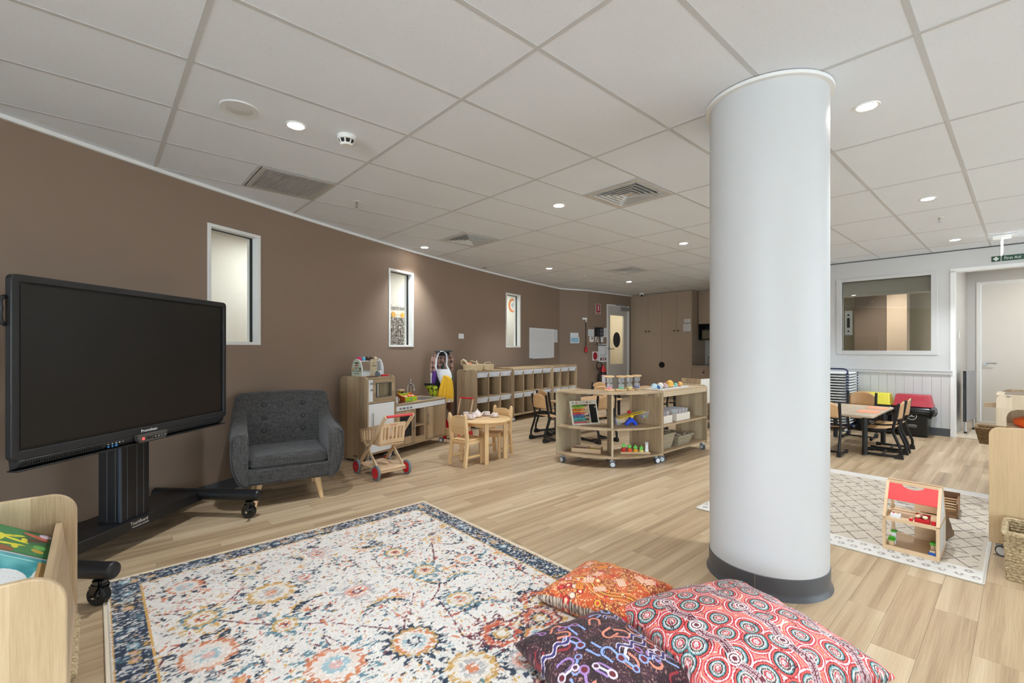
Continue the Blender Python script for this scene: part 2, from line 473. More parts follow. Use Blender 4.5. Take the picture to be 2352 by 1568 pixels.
at = fo.data.attributes.new('rnd', 'FLOAT', 'FACE')
at.data.foreach_set('value', np.repeat(np.random.RandomState(3).rand(len(cand)-300), 6).astype(np.float32))

# ceiling -----------------------------------------------------------
g = NG('mineral_fibre_tile', 0.85)
tc = g.n('ShaderNodeTexCoord'); oi = g.n('ShaderNodeObjectInfo')
vo = g.n('ShaderNodeTexVoronoi'); vo.inputs['Scale'].default_value = 95; g.l(tc.outputs['Object'], vo.inputs['Vector'])
nz = g.noise(tc.outputs['Object'], 140, 3)
spk = g.math('MULTIPLY', g.math('LESS_THAN', vo.outputs['Distance'], 0.16), g.math('GREATER_THAN', nz, 0.5))
nz2 = g.noise(tc.outputs['Object'], 2.5, 3)
c0 = g.mix(nz2, rgb(230, 236, 245), rgb(236, 242, 250))
g.col(g.mix(g.math('MULTIPLY', spk, 0.55), c0, rgb(170, 170, 170)))
g.bump(g.math('SUBTRACT', 1.0, spk), 0.25, 0.002)
M_TILE = g.m
M_TBAR = mat('ceiling_grid_metal', (203, 205, 208), 0.5)
U0, DU, V0, DV = 1.54, 1.195, 0.327, 0.603
ceil_o = MB().bx(UB-.1, 11.6, VB-.1, 8.4, CEIL+0.04, CEIL+0.12, Matrix.Rotation(TH, 4, 'Z')).build('ceiling', mat('ceiling_void', (120, 120, 118), 0.9))
struct(ceil_o)
tw, td = DU-0.024, DV-0.024
tmesh = MB().bx(-tw/2, tw/2, -td/2, td/2, 0, 0.016).mesh('tile', False)
thalf = MB().bx(-(DU/2-.012)/2, (DU/2-.012)/2, -td/2, td/2, 0, 0.016).mesh('tile', False)
CELLS = {}                       # tiles replaced by grilles: (i, j) -> which half is open
CELLS[(-1, 6)] = 1; CELLS[(1, 3)] = 1; CELLS[(1, 7)] = 1; CELLS[(4, 7)] = 1
tfield = MB()
for i in range(-7, 9):
    for j in range(-11, 12):
        uc, vc = U0+(i+.5)*DU, V0+(j+.5)*DV
        ok = any(in_room(uc+a*DU/2, vc+b*DV/2, 0.12) for a in (-1, 0, 1) for b in (-1, 0, 1))
        if not ok: continue
        if (i, j) in CELLS:
            o = put('tile', thalf, M_TILE, ceil_o); o.location = rm(uc-DU/4-.006, vc, CEIL+0.004); o.rotation_euler = (0, 0, TH)
            continue
        pc = rm(uc, vc)
        if not any((lambda p: p.y > 1.3 and abs(p.x/p.y) < 1.3)(rm(uc+a*DU/2, vc+b*DV/2)) for a in (-1, 1) for b in (-1, 1)):
            tfield.bx(-tw/2, tw/2, -td/2, td/2, 0, .016, Matrix.Translation((pc.x, pc.y, CEIL+.004)) @ Matrix.Rotation(TH, 4, 'Z')); continue
        o = put('tile', tmesh, M_TILE, ceil_o); o.location = rm(uc, vc, CEIL+0.004); o.rotation_euler = (0, 0, TH)
tf_ = tfield.build('tile_field', M_TILE, ceil_o, smooth=False); tf_['kind'] = 'stuff'
for i in range(-6, 9):
    u = U0+i*DU
    if UB < u < 11.4:
        vs = [v/20 for v in range(-120, 146) if in_room(u, v/20, 0.1)]
        if vs: MB().bx(u-.012, u+.012, min(vs), max(vs), CEIL+.002, CEIL+.03, Matrix.Rotation(TH, 4, 'Z')).build('grid_bar', M_TBAR, ceil_o)
for j in range(-10, 12):
    v = V0+j*DV
    us = [u/20 for u in range(-110, 229) if in_room(u/20, v, 0.1)]
    if us: MB().bx(min(us), max(us), v-.012, v+.012, CEIL+.0026, CEIL+.03, Matrix.Rotation(TH, 4, 'Z')).build('grid_bar', M_TBAR, ceil_o)
for (i, j) in CELLS:
    uc = U0+(i+.5)*DU; v = V0+j*DV
    MB().bx(uc-.012, uc+.012, v+.012, v+DV-.012, CEIL, CEIL+.03, Matrix.Rotation(TH, 4, 'Z')).build('grid_bar', M_TBAR, ceil_o)

# left wall with three tall windows ---------------------------------
WINS = [(wall_at(477), wall_at(597), 1.315, 2.375), (wall_at(893), wall_at(949), 1.30, 2.368), (wall_at(1162), wall_at(1195), 1.292, 2.368)]
ys = [-5.0 + k*0.25 for k in range(int((YEND+5.0)/0.25)+1)] + [YEND]
for a, b, _, _ in WINS: ys += [a, b]
ys = sorted(set(round(y, 4) for y in ys))
WT = 0.13
wl = MB()
def wall_piece(y0, y1, z0, z1):
    p = [wpt(y0, z0), wpt(y1, z0), wpt(y1, z1), wpt(y0, z1)]
    q = [wpt(y0, z0, -WT), wpt(y1, z0, -WT), wpt(y1, z1, -WT), wpt(y0, z1, -WT)]
    wl.add(p+q, [(0, 1, 2, 3), (7, 6, 5, 4), (0, 4, 5, 1), (1, 5, 6, 2), (2, 6, 7, 3), (3, 7, 4, 0)])
for y0, y1 in zip(ys[:-1], ys[1:]):
    m = (y0+y1)/2
    win = next((q for q in WINS if q[0]-1e-3 < m < q[1]+1e-3), None)
    if win is None: wall_piece(y0, y1, 0, CEIL+0.04)
    else: wall_piece(y0, y1, 0, win[2]); wall_piece(y0, y1, win[3], CEIL+0.04)
wall_left = struct(wl.build('wall_left', M_BROWN)); wall_left['label'] = 'long brown wall with a gentle curve'
def strip(name, z0, z1, off0, off1, m):
    s = MB()
    for y0, y1 in zip(ys[:-1], ys[1:]):
        if y1-y0 < 1e-4: continue
        p = [wpt(y0, z0, off0), wpt(y1, z0, off0), wpt(y1, z1, off0), wpt(y0, z1, off0)]
        q = [wpt(y0, z0, off1), wpt(y1, z0, off1), wpt(y1, z1, off1), wpt(y0, z1, off1)]
        s.add(p+q, [(3, 2, 1, 0), (4, 5, 6, 7), (0, 1, 5, 4), (2, 3, 7, 6)])
    return struct(s.build(name, m))
strip('baseboard_left', 0.0, 0.1, 0.0, 0.012, M_SKIRT)
strip('trim_1', CEIL-0.026, CEIL+0.002, 0.0, 0.024, M_WHITE)
# glass
def glass(name, tint=(1, 1, 1, 1), refl=0.10):
    m = bpy.data.materials.new(name); m.use_nodes = True; nt = m.node_tree
    for x in list(nt.nodes):
        if x.type != 'OUTPUT_MATERIAL': nt.nodes.remove(x)
    out = next(x for x in nt.nodes if x.type == 'OUTPUT_MATERIAL')
    t = nt.nodes.new('ShaderNodeBsdfTransparent'); t.inputs[0].default_value = tint
    gl = nt.nodes.new('ShaderNodeBsdfGlossy'); gl.inputs['Roughness'].default_value = 0.01
    fr = nt.nodes.new('ShaderNodeFresnel'); fr.inputs['IOR'].default_value = 1.5
    mt = nt.nodes.new('ShaderNodeMath'); mt.operation = 'MULTIPLY'; mt.inputs[1].default_value = refl/0.04
    nt.links.new(fr.outputs[0], mt.inputs[0]); mt.use_clamp = True
    ge = nt.nodes.new('ShaderNodeNewGeometry'); m2 = nt.nodes.new('ShaderNodeMath'); m2.operation = 'MULTIPLY_ADD'; m2.inputs[1].default_value = -1.0; m2.inputs[2].default_value = 1.0
    nt.links.new(ge.outputs['Backfacing'], m2.inputs[0]); m3 = nt.nodes.new('ShaderNodeMath'); m3.operation = 'MULTIPLY'
    nt.links.new(mt.outputs[0], m3.inputs[0]); nt.links.new(m2.outputs[0], m3.inputs[1])
    mx = nt.nodes.new('ShaderNodeMixShader'); nt.links.new(m3.outputs[0], mx.inputs[0])
    nt.links.new(t.outputs[0], mx.inputs[1]); nt.links.new(gl.outputs[0], mx.inputs[2]); nt.links.new(mx.outputs[0], out.inputs[0])
    MATS[name] = m
    return m
M_GLASS = glass('clear_glass', (0.97, 0.985, 0.975, 1), 0.045)
M_GLASS2 = glass('window_glass_reflective', (0.86, 0.86, 0.83, 1), 0.10)
for k, (a, b, z0, z1) in enumerate(WINS):
    A, B = wpt(a), wpt(b); d = (B-A); L = d.length; rz = math.atan2(d.y, d.x)
    wroot = bpy.data.objects.new('window_%d' % (k+1), None); COL.objects.link(wroot); wroot.location = A; wroot.rotation_euler = (0, 0, rz); struct(wroot)
    wroot['label'] = ['tall narrow window nearest the wide screen', 'tall narrow window showing the photo collage', 'tall narrow window nearest the whiteboard'][k]
    f = MB(); t = 0.028                       # local x along the wall, y outward (away from the room)
    for (x0, x1, za, zb) in ((-.004, t, z0, z1), (L-t, L+.004, z0, z1), (t, L-t, z1-t, z1), (t, L-t, z0, z0+t)):
        f.bx(x0, x1, -0.008, WT+0.008, za, zb)
    f.build('window_frame', M_WHITE, wroot, bevel=0.002)
    MB().bx(t, L-t, 0.075, 0.081, z0+t, z1-t).build('pane', M_GLASS, wroot)
    gk = MB()
    for (x0, x1, za, zb) in ((L-t-.012, L-t, z0+t, z1-t), (t, L-t, z1-t-.008, z1-t), (t, t+.004, z0+t, z1-t)):
        gk.bx(x0, x1, 0.066, 0.09, za, zb)
    gk.build('gasket', M_BLACK, wroot)

# the corridor behind the left wall
CD = 1.35
cw = MB(); cwy = [1.5+0.5*k for k in range(23)]
for y0, y1 in zip(cwy[:-1], cwy[1:]):
    p = [wpt(y0, 0, -CD), wpt(y1, 0, -CD), wpt(y1, CEIL, -CD), wpt(y0, CEIL, -CD)]
    q = [wpt(y0, 0, -CD-.1), wpt(y1, 0, -CD-.1), wpt(y1, CEIL, -CD-.1), wpt(y0, CEIL, -CD-.1)]
    cw.add(p+q, [(0, 1, 2, 3), (7, 6, 5, 4), (0, 4, 5, 1), (2, 6, 7, 3)])
struct(cw.build('wall_corridor', mat('corridor_white', (238, 237, 230), 0.6)))
cc = MB(); cf = MB()
for y0, y1 in zip(cwy[:-1], cwy[1:]):
    for mb_, z in ((cc, CEIL), (cf, -0.02)):
        mb_.add([wpt(y0, z, -CD), wpt(y1, z, -CD), wpt(y1, z, -WT), wpt(y0, z, -WT), wpt(y0, z+.02, -CD), wpt(y1, z+.02, -CD), wpt(y1, z+.02, -WT), wpt(y0, z+.02, -WT)],
                [(0, 1, 2, 3), (7, 6, 5, 4), (0, 4, 5, 1), (2, 6, 7, 3)])
struct(cc.build('ceiling_corridor', M_WHITE)); struct(cf.build('floor_corridor', mat('corridor_floor', (196, 178, 150), 0.5)))
for Y, e in ((2.3, 12), (5.5, 14), (8.2, 22), (10.6, 12)):
    p = wpt(Y, CEIL-0.03, -0.62)
    d = bpy.data.lights.new('corridor_light', 'AREA'); d.shape = 'DISK'; d.size = 0.5; d.energy = e; d.color = (0.96, 0.98, 0.95)
    o = bpy.data.objects.new('corridor_light', d); COL.objects.link(o); o.location = p

# far walls ----------------------------------------------------------
C1 = wpt(YEND); C2 = rm(8.93, 7.15)
def wall_seg(name, A, B, m, th=0.12, z0=0.0, z1=CEIL+.04, side=1):
    A = Vector((A.x, A.y, 0)); B = Vector((B.x, B.y, 0)); d = (B-A).normalized(); n = Vector((-d.y, d.x, 0))*th*side
    return struct(MB().add([A+Vector((0, 0, z0)), B+Vector((0, 0, z0)), B+n+Vector((0, 0, z0)), A+n+Vector((0, 0, z0)), A+Vector((0, 0, z1)), B+Vector((0, 0, z1)), B+n+Vector((0, 0, z1)), A+n+Vector((0, 0, z1))],
        [(0, 3, 2, 1), (4, 5, 6, 7), (0, 1, 5, 4), (1, 2, 6, 5), (2, 3, 7, 6), (3, 0, 4, 7)]).build(name, m))
wall_seg('wall_far_bend', C1, C2, M_BROWN)
DU0, DU1, DZ = 9.68, 10.66, 2.40               # door opening in the far wall (room u)
wall_seg('wall_far', C2, rm(DU0, 7.15), M_BROWN)
wall_seg('wall_far_side', rm(DU1, 7.15), rm(11.5, 7.15), M_BROWN)
wall_seg('wall_far_lintel', rm(DU0, 7.15), rm(DU1, 7.15), M_BROWN, z0=DZ)
def trim_seg(name, A, B, z0, z1, th, m): return wall_seg(name, A, B, m, th, z0, z1, side=-1)
trim_seg('trim_2', C1, C2, CEIL-.026, CEIL+.002, .024, M_WHITE)
trim_seg('trim_3', C2, rm(10.8, 7.15), CEIL-.026, CEIL+.002, .024, M_WHITE)
trim_seg('baseboard_far_bend', C1, C2, 0, .1, .012, M_SKIRT)
trim_seg('baseboard_far', C2, rm(DU0-.05, 7.15), 0, .1, .012, M_SKIRT)
wall_seg('wall_back', rm(11.45, 7.3), rm(11.45, 3.1), mat('splashback_white', (208, 207, 202), 0.3))
wall_seg('wall_back_return', rm(11.45, 3.1), rm(9.2, 3.1), M_WALLW)
# far door: grey leaf with a glazed panel
dr = bpy.data.objects.new('door_1', None); COL.objects.link(dr); struct(dr); dr.location = rm(DU0, 7.15); dr.rotation_euler = (0, 0, TH)
dr['label'] = 'pale grey door with a tall glazed panel and black oval sticker'
DW = DU1-DU0; M_DOOR = mat('pale_grey_door_paint', (196, 190, 184), 0.45)
f = MB()
for a in ((-.0, .04, 0, DZ), (DW-.04, DW, 0, DZ)): f.bx(a[0], a[1], -.02, .13, a[2], a[3])
f.bx(.04, DW-.04, -.02, .13, DZ-.04, DZ); f.build('door_frame', M_WHITE, dr)
lf = MB(); gx0, gx1, gz0, gz1 = .18, DW-.2, .86, 2.13
for a in ((.043, gx0, .01, DZ-.043), (gx1, DW-.043, .01, DZ-.043), (gx0, gx1, .01, gz0), (gx0, gx1, gz1, DZ-.043)): lf.bx(a[0], a[1], .02, .06, a[2], a[3])
lf.build('door_leaf', M_DOOR, dr)
MB().bx(gx0, gx1, .034, .042, gz0, gz1).build('pane', M_GLASS, dr)
ov = [( (gx0+gx1)/2+.155*math.cos(2*PI*k/28), (gz0+gz1)/2-.0+.20*math.sin(2*PI*k/28)) for k in range(28)]
MB().prism(ov, .03, .033, 'xz').build('oval_sticker', mat('charcoal_vinyl', (50, 50, 52), 0.5), dr)
h = MB(); h.cyl((.105, .02, 1.26), (.105, -.005, 1.26), .03); h.cyl((.105, -.005, 1.26), (.105, -.05, 1.26), .01); h.cyl((.105, -.05, 1.26), (.25, -.05, 1.255), .011)
h.build('door_handle', M_STEEL, dr)
MB().bx(DW-.33, DW-.05, -.05, .02, DZ-.14, DZ-.05).bx(.36, DW-.1, -.045, -.02, DZ-.02, DZ+.012).build('door_closer', mat('closer_grey', (150, 147, 143), 0.4, 0.3), dr)
# lit cream store room behind the far door
crm = mat('cream_room', (238, 226, 202), 0.7)
struct(MB().bx(9.2, 11.2, 8.3, 8.38, 0, CEIL, Matrix.Rotation(TH, 4, 'Z')).build('wall_store_back', crm))
struct(MB().bx(9.2, 9.28, 7.27, 8.3, 0, CEIL, Matrix.Rotation(TH, 4, 'Z')).build('wall_store_side', crm))
struct(MB().bx(11.12, 11.2, 7.27, 8.3, 0, CEIL, Matrix.Rotation(TH, 4, 'Z')).build('wall_store_end', crm))
struct(MB().bx(9.2, 11.2, 7.27, 8.38, CEIL, CEIL+.05, Matrix.Rotation(TH, 4, 'Z')).build('ceiling_store', crm))
d = bpy.data.lights.new('store_light', 'AREA'); d.shape = 'DISK'; d.size = 0.4; d.energy = 9; d.color = (1, 0.97, 0.9)
o = bpy.data.objects.new('store_light', d); COL.objects.link(o); o.location = rm(10.15, 7.8, CEIL-.04)

# right white wall: window, panelled dado, opening to the wash room ----
UR = 9.2; OPV = 0.70; OPZ = 2.395; OPV2 = -1.2
WV0, WV1, WZ0, WZ1 = 0.92, 2.07, 1.22, 2.39
RMAT = Matrix.Rotation(TH, 4, 'Z')
w_ = MB()
w_.bx(UR, UR+.12, OPV, WV0, 0, CEIL+.04, RMAT); w_.bx(UR, UR+.12, WV1, 3.22, 0, CEIL+.04, RMAT)
w_.bx(UR, UR+.12, WV0, WV1, 0, WZ0, RMAT); w_.bx(UR, UR+.12, WV0, WV1, WZ1, CEIL+.04, RMAT)
w_.bx(UR, UR+.12, OPV2, OPV, OPZ, CEIL+.04, RMAT); w_.bx(UR, UR+.12, VB, OPV2, 0, CEIL+.04, RMAT)
wall_right = struct(w_.build('wall_right', M_WALLW)); wall_right['label'] = 'white wall with panelled dado and an interior window'
bm_ = MB().bx(-.007, .0, .0, .1025, .11, .90)
bmesh_b = bm_.mesh('board', False)
for k in range(25):
    v = OPV+.03+k*.1035
    if v+.1 > 3.2: break
    o = put('board', bmesh_b, M_WALLW, wall_right, bevel=0.0035); o.location = rm(UR, v); o.rotation_euler = (0, 0, TH)
dro = struct(MB().bx(UR-.028, UR, OPV+.005, 3.2, .90, .955, RMAT).bx(UR-.036, UR, OPV+.005, 3.2, .94, .958, RMAT).build('trim_4', M_WALLW)); dro['label'] = 'white dado rail'
struct(MB().bx(UR-.012, UR, OPV+.03, 3.2, 0, .11, RMAT).build('baseboard_right', M_SKIRT))
jb = MB(); jb.bx(UR-.014, UR+.134, OPV-.02, OPV+.032, 0, OPZ, RMAT); jb.bx(UR-.014, UR+.134, OPV2-.03, OPV+.032, OPZ-.02, OPZ+.03, RMAT); jb.bx(UR-.014, UR+.134, OPV2-.03, OPV2+.02, 0, OPZ, RMAT)
struct(jb.build('trim_5', M_WHITE))
struct(MB().bx(UR-.006, UR, OPV2, 3.2, CEIL-.012, CEIL, RMAT).build('trim_6', mat('shadow_line_grey', (70, 70, 70), 0.7)))
w4 = bpy.data.objects.new('window_4', None); COL.objects.link(w4); struct(w4); w4.location = rm(UR, WV0); w4.rotation_euler = (0, 0, TH+R(90)); w4['label'] = 'wide interior window in the white wall'
LW = WV1-WV0; f = MB(); t = .022              # local x along +v, y = -u (into the room is +y here)
for (x0, x1, za, zb) in ((-.05, t, WZ0-.04, WZ1+.03), (LW-t, LW+.05, WZ0-.04, WZ1+.03), (t, LW-t, WZ1-t, WZ1+.03), (t, LW-t, WZ0-.04, WZ0+t)): f.bx(x0, x1, -.13, .012, za, zb)
f.build('window_frame', M_WALLW, w4, bevel=.003)
MB().bx(t, LW-t, -.066, -.06, WZ0+t, WZ1-t).build('pane', M_GLASS2, w4)
gk = MB(); gk.bx(t, LW-t, -.075, -.05, WZ1-t-.006, WZ1-t); gk.bx(LW-t-.005, LW-t, -.075, -.05, WZ0+t, WZ1-t); gk.build('gasket', M_BLACK, w4)
# wash room beyond: door, side wall, floor of small terrazzo tiles
M_TERR = None
g = NG('beige_terrazzo_tile', 0.4); tc = g.n('ShaderNodeTexCoord')
vo = g.n('ShaderNodeTexVoronoi'); vo.inputs['Scale'].default_value = 90; g.l(tc.outputs['Object'], vo.inputs['Vector'])
g.col(g.ramp(vo.outputs['Color'], [(0.1, rgb(176, 158, 134)), (0.5, rgb(206, 190, 166)), (0.9, rgb(226, 214, 194))])); M_TERR = g.m
fw = struct(MB().bx(UR+.02, 11.6, -2.4, OPV+.9, -.12, -.006, RMAT).build('floor_wash', mat('grout_grey', (140, 132, 120), 0.8)))
tl = MB().bx(.002, .398, .002, .398, -.006, 0.002).mesh('tile', False)
for i in range(6):
    for j in range(-6, 2):
        o = put('tile', tl, M_TERR, fw); o.location = rm(UR+.02+i*.4, OPV-.12+j*.4); o.rotation_euler = (0, 0, TH)
struct(MB().bx(UR+.12, 11.55, OPV, OPV+.1, 0, CEIL, RMAT).build('wall_wash_side', M_WALLW))
DB = 11.46
wb = MB(); wb.bx(DB, DB+.1, .55+.03, OPV, 0, CEIL, RMAT); wb.bx(DB, DB+.1, -2.4, -.42, 0, CEIL, RMAT); wb.bx(DB, DB+.1, -.42, .58, 2.43, CEIL, RMAT)
struct(wb.build('wall_wash_back', M_WALLW))
struct(MB().bx(UR+.12, DB+.1, -2.4, OPV+.1, CEIL, CEIL+.05, RMAT).build('ceiling_wash', M_WHITE))
struct(MB().bx(UR+.12, DB+.1, -2.5, -2.4, 0, CEIL, RMAT).build('wall_wash_end', M_WALLW))
d2 = bpy.data.objects.new('door_2', None); COL.objects.link(d2); struct(d2); d2.location = rm(DB, .58); d2.rotation_euler = (0, 0, TH-R(90)); d2['label'] = 'tall white door with a steel lever in the wash room'
MB().bx(0, .05, -.02, .1, 0, 2.43).bx(.95, 1.0, -.02, .1, 0, 2.43).bx(.05, .95, -.02, .1, 2.39, 2.43).build('door_frame', M_WHITE, d2)   # local x = -v, y = +u
MB().bx(.056, .945, .01, .05, .01, 2.383).build('door_leaf', mat('door_warm_white', (225, 221, 214), 0.35, coat=0.2), d2)
h = MB(); h.cyl((.12, .01, 1.02), (.12, -.01, 1.02), .027); h.cyl((.12, -.01, 1.02), (.12, -.05, 1.02), .009); h.cyl((.12, -.05, 1.02), (.25, -.05, 1.02), .0095)
h.build('door_handle', M_STEEL, d2)
d = bpy.data.lights.new('wash_light', 'AREA'); d.shape = 'DISK'; d.size = 0.5; d.energy = 17; d.color = (1, 0.95, 0.88)
o = bpy.data.objects.new('wash_light', d); COL.objects.link(o); o.location = rm(10.3, -.6, CEIL-.03)
# room seen dimly through the interior window
M_BEIGE = mat('beige_office_wall', (188, 180, 160), 0.7); M_TAUPEW = mat('taupe_office_wall', (120, 104, 90), 0.7)
struct(MB().bx(12.0, 12.1, .8, 3.03, 0, CEIL, RMAT).build('wall_office_back', M_BEIGE))
struct(MB().bx(UR+.12, 12.1, 2.95, 3.03, 0, CEIL, RMAT).build('wall_office_side', M_BEIGE))
struct(MB().bx(11.3, 11.5, 1.78, 2.3, 0, CEIL, RMAT).build('wall_office_panel', M_TAUPEW))
struct(MB().bx(11.2, 11.5, 1.48, 1.775, 0, CEIL, RMAT).build('wall_office_pier', mat('office_pier', (198, 178, 158), 0.7)))
struct(MB().bx(UR+.12, 12.1, OPV+.1, 3.03, 2.50, 2.54, RMAT).build('ceiling_office', mat('office_ceiling', (190, 186, 178), 0.8)))
struct(MB().bx(UR+.12, 12.1, OPV+.1, 3.03, -.05, -.01, RMAT).build('floor_office', mat('office_floor', (120, 110, 98), 0.8)))
struct(MB().bx(9.55, 9.75, OPV+.1, 2.95, 2.16, 2.50, RMAT).build('wall_office_soffit', mat('office_soffit', (196, 194, 186), 0.7)))
d = bpy.data.lights.new('office_light', 'AREA'); d.shape = 'DISK'; d.size = 0.4; d.energy = 24; d.color = (1, 0.96, 0.9)
o = bpy.data.objects.new('office_light', d); COL.objects.link(o); o.location = rm(10.4, 1.7, 2.46)

# rear and side of the room behind the camera: glazed walls with mullions
struct(MB().bx(UR-.02, UR+.03, OPV2+.02, OPV-.02, 0, .004, RMAT).build('trim_7', mat('threshold_strip', (176, 160, 136), .4, .3)))
def glazed(name, A, B, n, lab):
    r_ = bpy.data.objects.new(name, None); COL.objects.link(r_); struct(r_); r_['label'] = lab
    dd = B-A; L = dd.length; r_.location = A; r_.rotation_euler = (0, 0, math.atan2(dd.y, dd.x))
    f = MB(); f.bx(0, L, -.05, .05, 0, .3); f.bx(0, L, -.05, .05, 2.6, CEIL+.04)
    for k in range(n+1): f.bx(k*L/n-.04, k*L/n+.04, -.05, .05, .3, 2.6)
    f.build('window_frame', M_WALLW, r_)
    for k in range(n): MB().bx(k*L/n+.04, (k+1)*L/n-.04, -.004, .004, .3, 2.6).build('pane', M_GLASS, r_)
glazed('window_5', rm(UB, .3), rm(UB, VB), 5, 'glazed wall behind the viewer')
wall_seg('wall_open_side', rm(2.9, VB), rm(UB, VB), M_WALLW, side=1)
glazed('window_6', rm(2.9, VB), rm(9.2, VB), 5, 'glazed wall along the open side')

# round column --------------------------------------------------------
CX, CY, CR = 1.457, 2.648, 0.300
col = bpy.data.objects.new('column', None); COL.objects.link(col); struct(col); col.location = (CX, CY, 0); col['label'] = 'round white column with dark coved skirting'
MB().lathe([(CR, .0), (CR, CEIL-.02)], n=72).build('shaft', M_COLW, col)
MB().lathe([(CR+.001, CEIL-.02), (CR+.022, CEIL-.018), (CR+.024, CEIL-.001), (CR+.001, CEIL)], n=72).build('collar', M_WHITE, col)
sk = MB().lathe([(CR+.018, 0), (CR+.016, .006), (CR+.006, .02), (CR+.004, .035), (CR+.004, .108), (CR+.001, .111)], n=72).build('skirting', mat('coved_vinyl_skirting', (84, 86, 91), 0.4), col)
MB().bx(-.0012, .0012, -.001, .003, .003, .109).build('seam', mat('seam_beige', (150, 140, 128), 0.6), sk)
sm = bpy.data.objects['seam']; aa = R(231); sm.location = ((CR+.0045)*math.cos(aa), (CR+.0045)*math.sin(aa), 0); sm.rotation_euler = (0, 0, aa-R(90))
# ------------------------------------------------------------------ ceiling fittings
M_LAMP = mat('downlight_glow', (255, 255, 255), 0.5, emit=(255, 250, 240), estr=60.0)
LAMPS = [(0.943, 3.09), (3.405, 3.09), (5.89, 3.09), (8.40, 3.09), (3.43, 5.64), (5.98, 5.66), (8.45, 5.66), (3.34, .62), (5.84, .62), (8.33, .62), (.9, .62)]
LLAB = ['round downlight between the ceiling speaker and the smoke detector', 'round downlight beside the largest square air diffuser', 'round downlight close to the column, on the far side of it',
        'round downlight hidden behind the column', 'round downlight close above the photo collage window', 'round downlight over the far end of the cubby shelves',
        'round downlight nearest the tall taupe cupboards', 'round downlight right beside the top of the column', 'round downlight in line between the column and the first aid sign', 'round downlight nearest the first aid sign',
        'round downlight above the viewer']
for i_, u in enumerate((-4.0, -1.52, .943, 3.405, 5.87, 8.33)):
    for j_, v in enumerate((-1.89, .62)):
        if (v > 0 and u > .5) or rm(u, v).x < wx(rm(u, v).y)+.4: continue
        LAMPS.append((u, v)); LLAB.append('round downlight out of view, %s of the %s row behind the viewer' % (['first', 'second', 'third', 'fourth', 'fifth', 'sixth'][i_], ['outer', 'inner'][j_]))
for (u, v), lb in zip(LAMPS, LLAB):
    t = thing('downlight', lb, 'downlight', rm(u, v, CEIL+.004), TH, 'recessed downlights in the tiled ceiling')
    MB().lathe([(.047, -.001), (.05, -.004), (.062, -.005), (.064, .0)], n=28).build('rim', M_WHITE, t)
    MB().lathe([(.0, -.0035), (.048, -.0035), (.048, -.001), (.0, -.001)], n=28).build('lens', M_LAMP, t)
    d = bpy.data.lights.new('downlight_beam', 'SPOT'); d.energy = 96; d.spot_size = R(104); d.spot_blend = 0.8; d.shadow_soft_size = 0.05; d.color = (0.91, 0.99, 1.05)
    o = bpy.data.objects.new('downlight_beam', d); COL.objects.link(o); o.location = rm(u, v, CEIL-.012)
t = thing('ceiling_speaker', 'flat round white speaker grille set in the ceiling tile', 'speaker', rm(.63, 3.094, CEIL+.004), TH)
MB().lathe([(.075, -.006), (.1, -.007), (.104, -.002), (.104, .0)], n=36).build('rim', mat('speaker_white', (222, 223, 224), .6), t)
MB().lathe([(.0, -.009), (.06, -.008), (.078, -.005), (.078, .0), (0, .0)], n=36).build('grille', mat('speaker_mesh', (206, 207, 208), .8), t)
t = thing('smoke_detector', 'white domed smoke detector beside a bright downlight', 'smoke detector', rm(1.24, 3.02, CEIL+.004), TH)
MB().lathe([(.0, -.03), (.052, -.03), (.058, -.026), (.06, 0)], n=28).build('base', M_WHITE, t)
MB().lathe([(.03, -.048), (.042, -.045), (.05, -.03), (.03, -.03)], n=28).build('sensor_cage', M_BLACK, t)
MB().lathe([(0, -.062), (.03, -.062), (.034, -.056), (.036, -.05), (0, -.05)], n=28).build('cap', M_WHITE, t)
rb = MB()
for k in range(8):
    a = 2*PI*k/8+.2; rb.bar((.05*math.cos(a), .05*math.sin(a), -.03), (.036*math.cos(a), .036*math.sin(a), -.056), .008, .006)
rb.build('rib', M_WHITE, t)
def sprinkler(u, v, lab):
    t = thing('fire_sprinkler', lab, 'sprinkler', rm(u, v, CEIL+.004), TH, 'fire sprinklers')
    MB().lathe([(.0, -.004), (.035, -.004), (.038, 0)], n=20).build('plate', M_WHITE, t)
    MB().cyl((0, 0, -.004), (0, 0, -.03), .009, n=10).bar((.008, 0, -.025), (.012, 0, -.05), .003, .003, (0, 1, 0)).bar((-.008, 0, -.025), (-.012, 0, -.05), .003, .003, (0, 1, 0)).build('body', M_STEEL, t)
    MB().lathe([(0, -.054), (.016, -.053), (.016, -.05), (0, -.05)], n=14).build('deflector', M_STEEL, t)
sprinkler(1.87, 4.31, 'small fire sprinkler head next to the louvred return grille')
sprinkler(6.767, .627, 'small fire sprinkler head between two downlights by the white wall')
sprinkler(7.045, 5.72, 'small fire sprinkler head beyond the far air diffuser')
sprinkler(9.6, 5.5, 'tiny fire sprinkler head above the tall taupe cupboards')
t = thing('ceiling_sensor', 'tiny white sensor on the ceiling above the third window', 'sensor', rm(5.056, 6.33, CEIL+.004), TH)
MB().lathe([(0, -.012), (.03, -.01), (.035, 0)], n=18).build('plate', mat('sensor_grey', (150, 150, 150), .5), t)
MB().lathe([(0, -.022), (.012, -.02), (.014, -.01), (0, -.01)], n=12).build('lens', M_DARK, t)
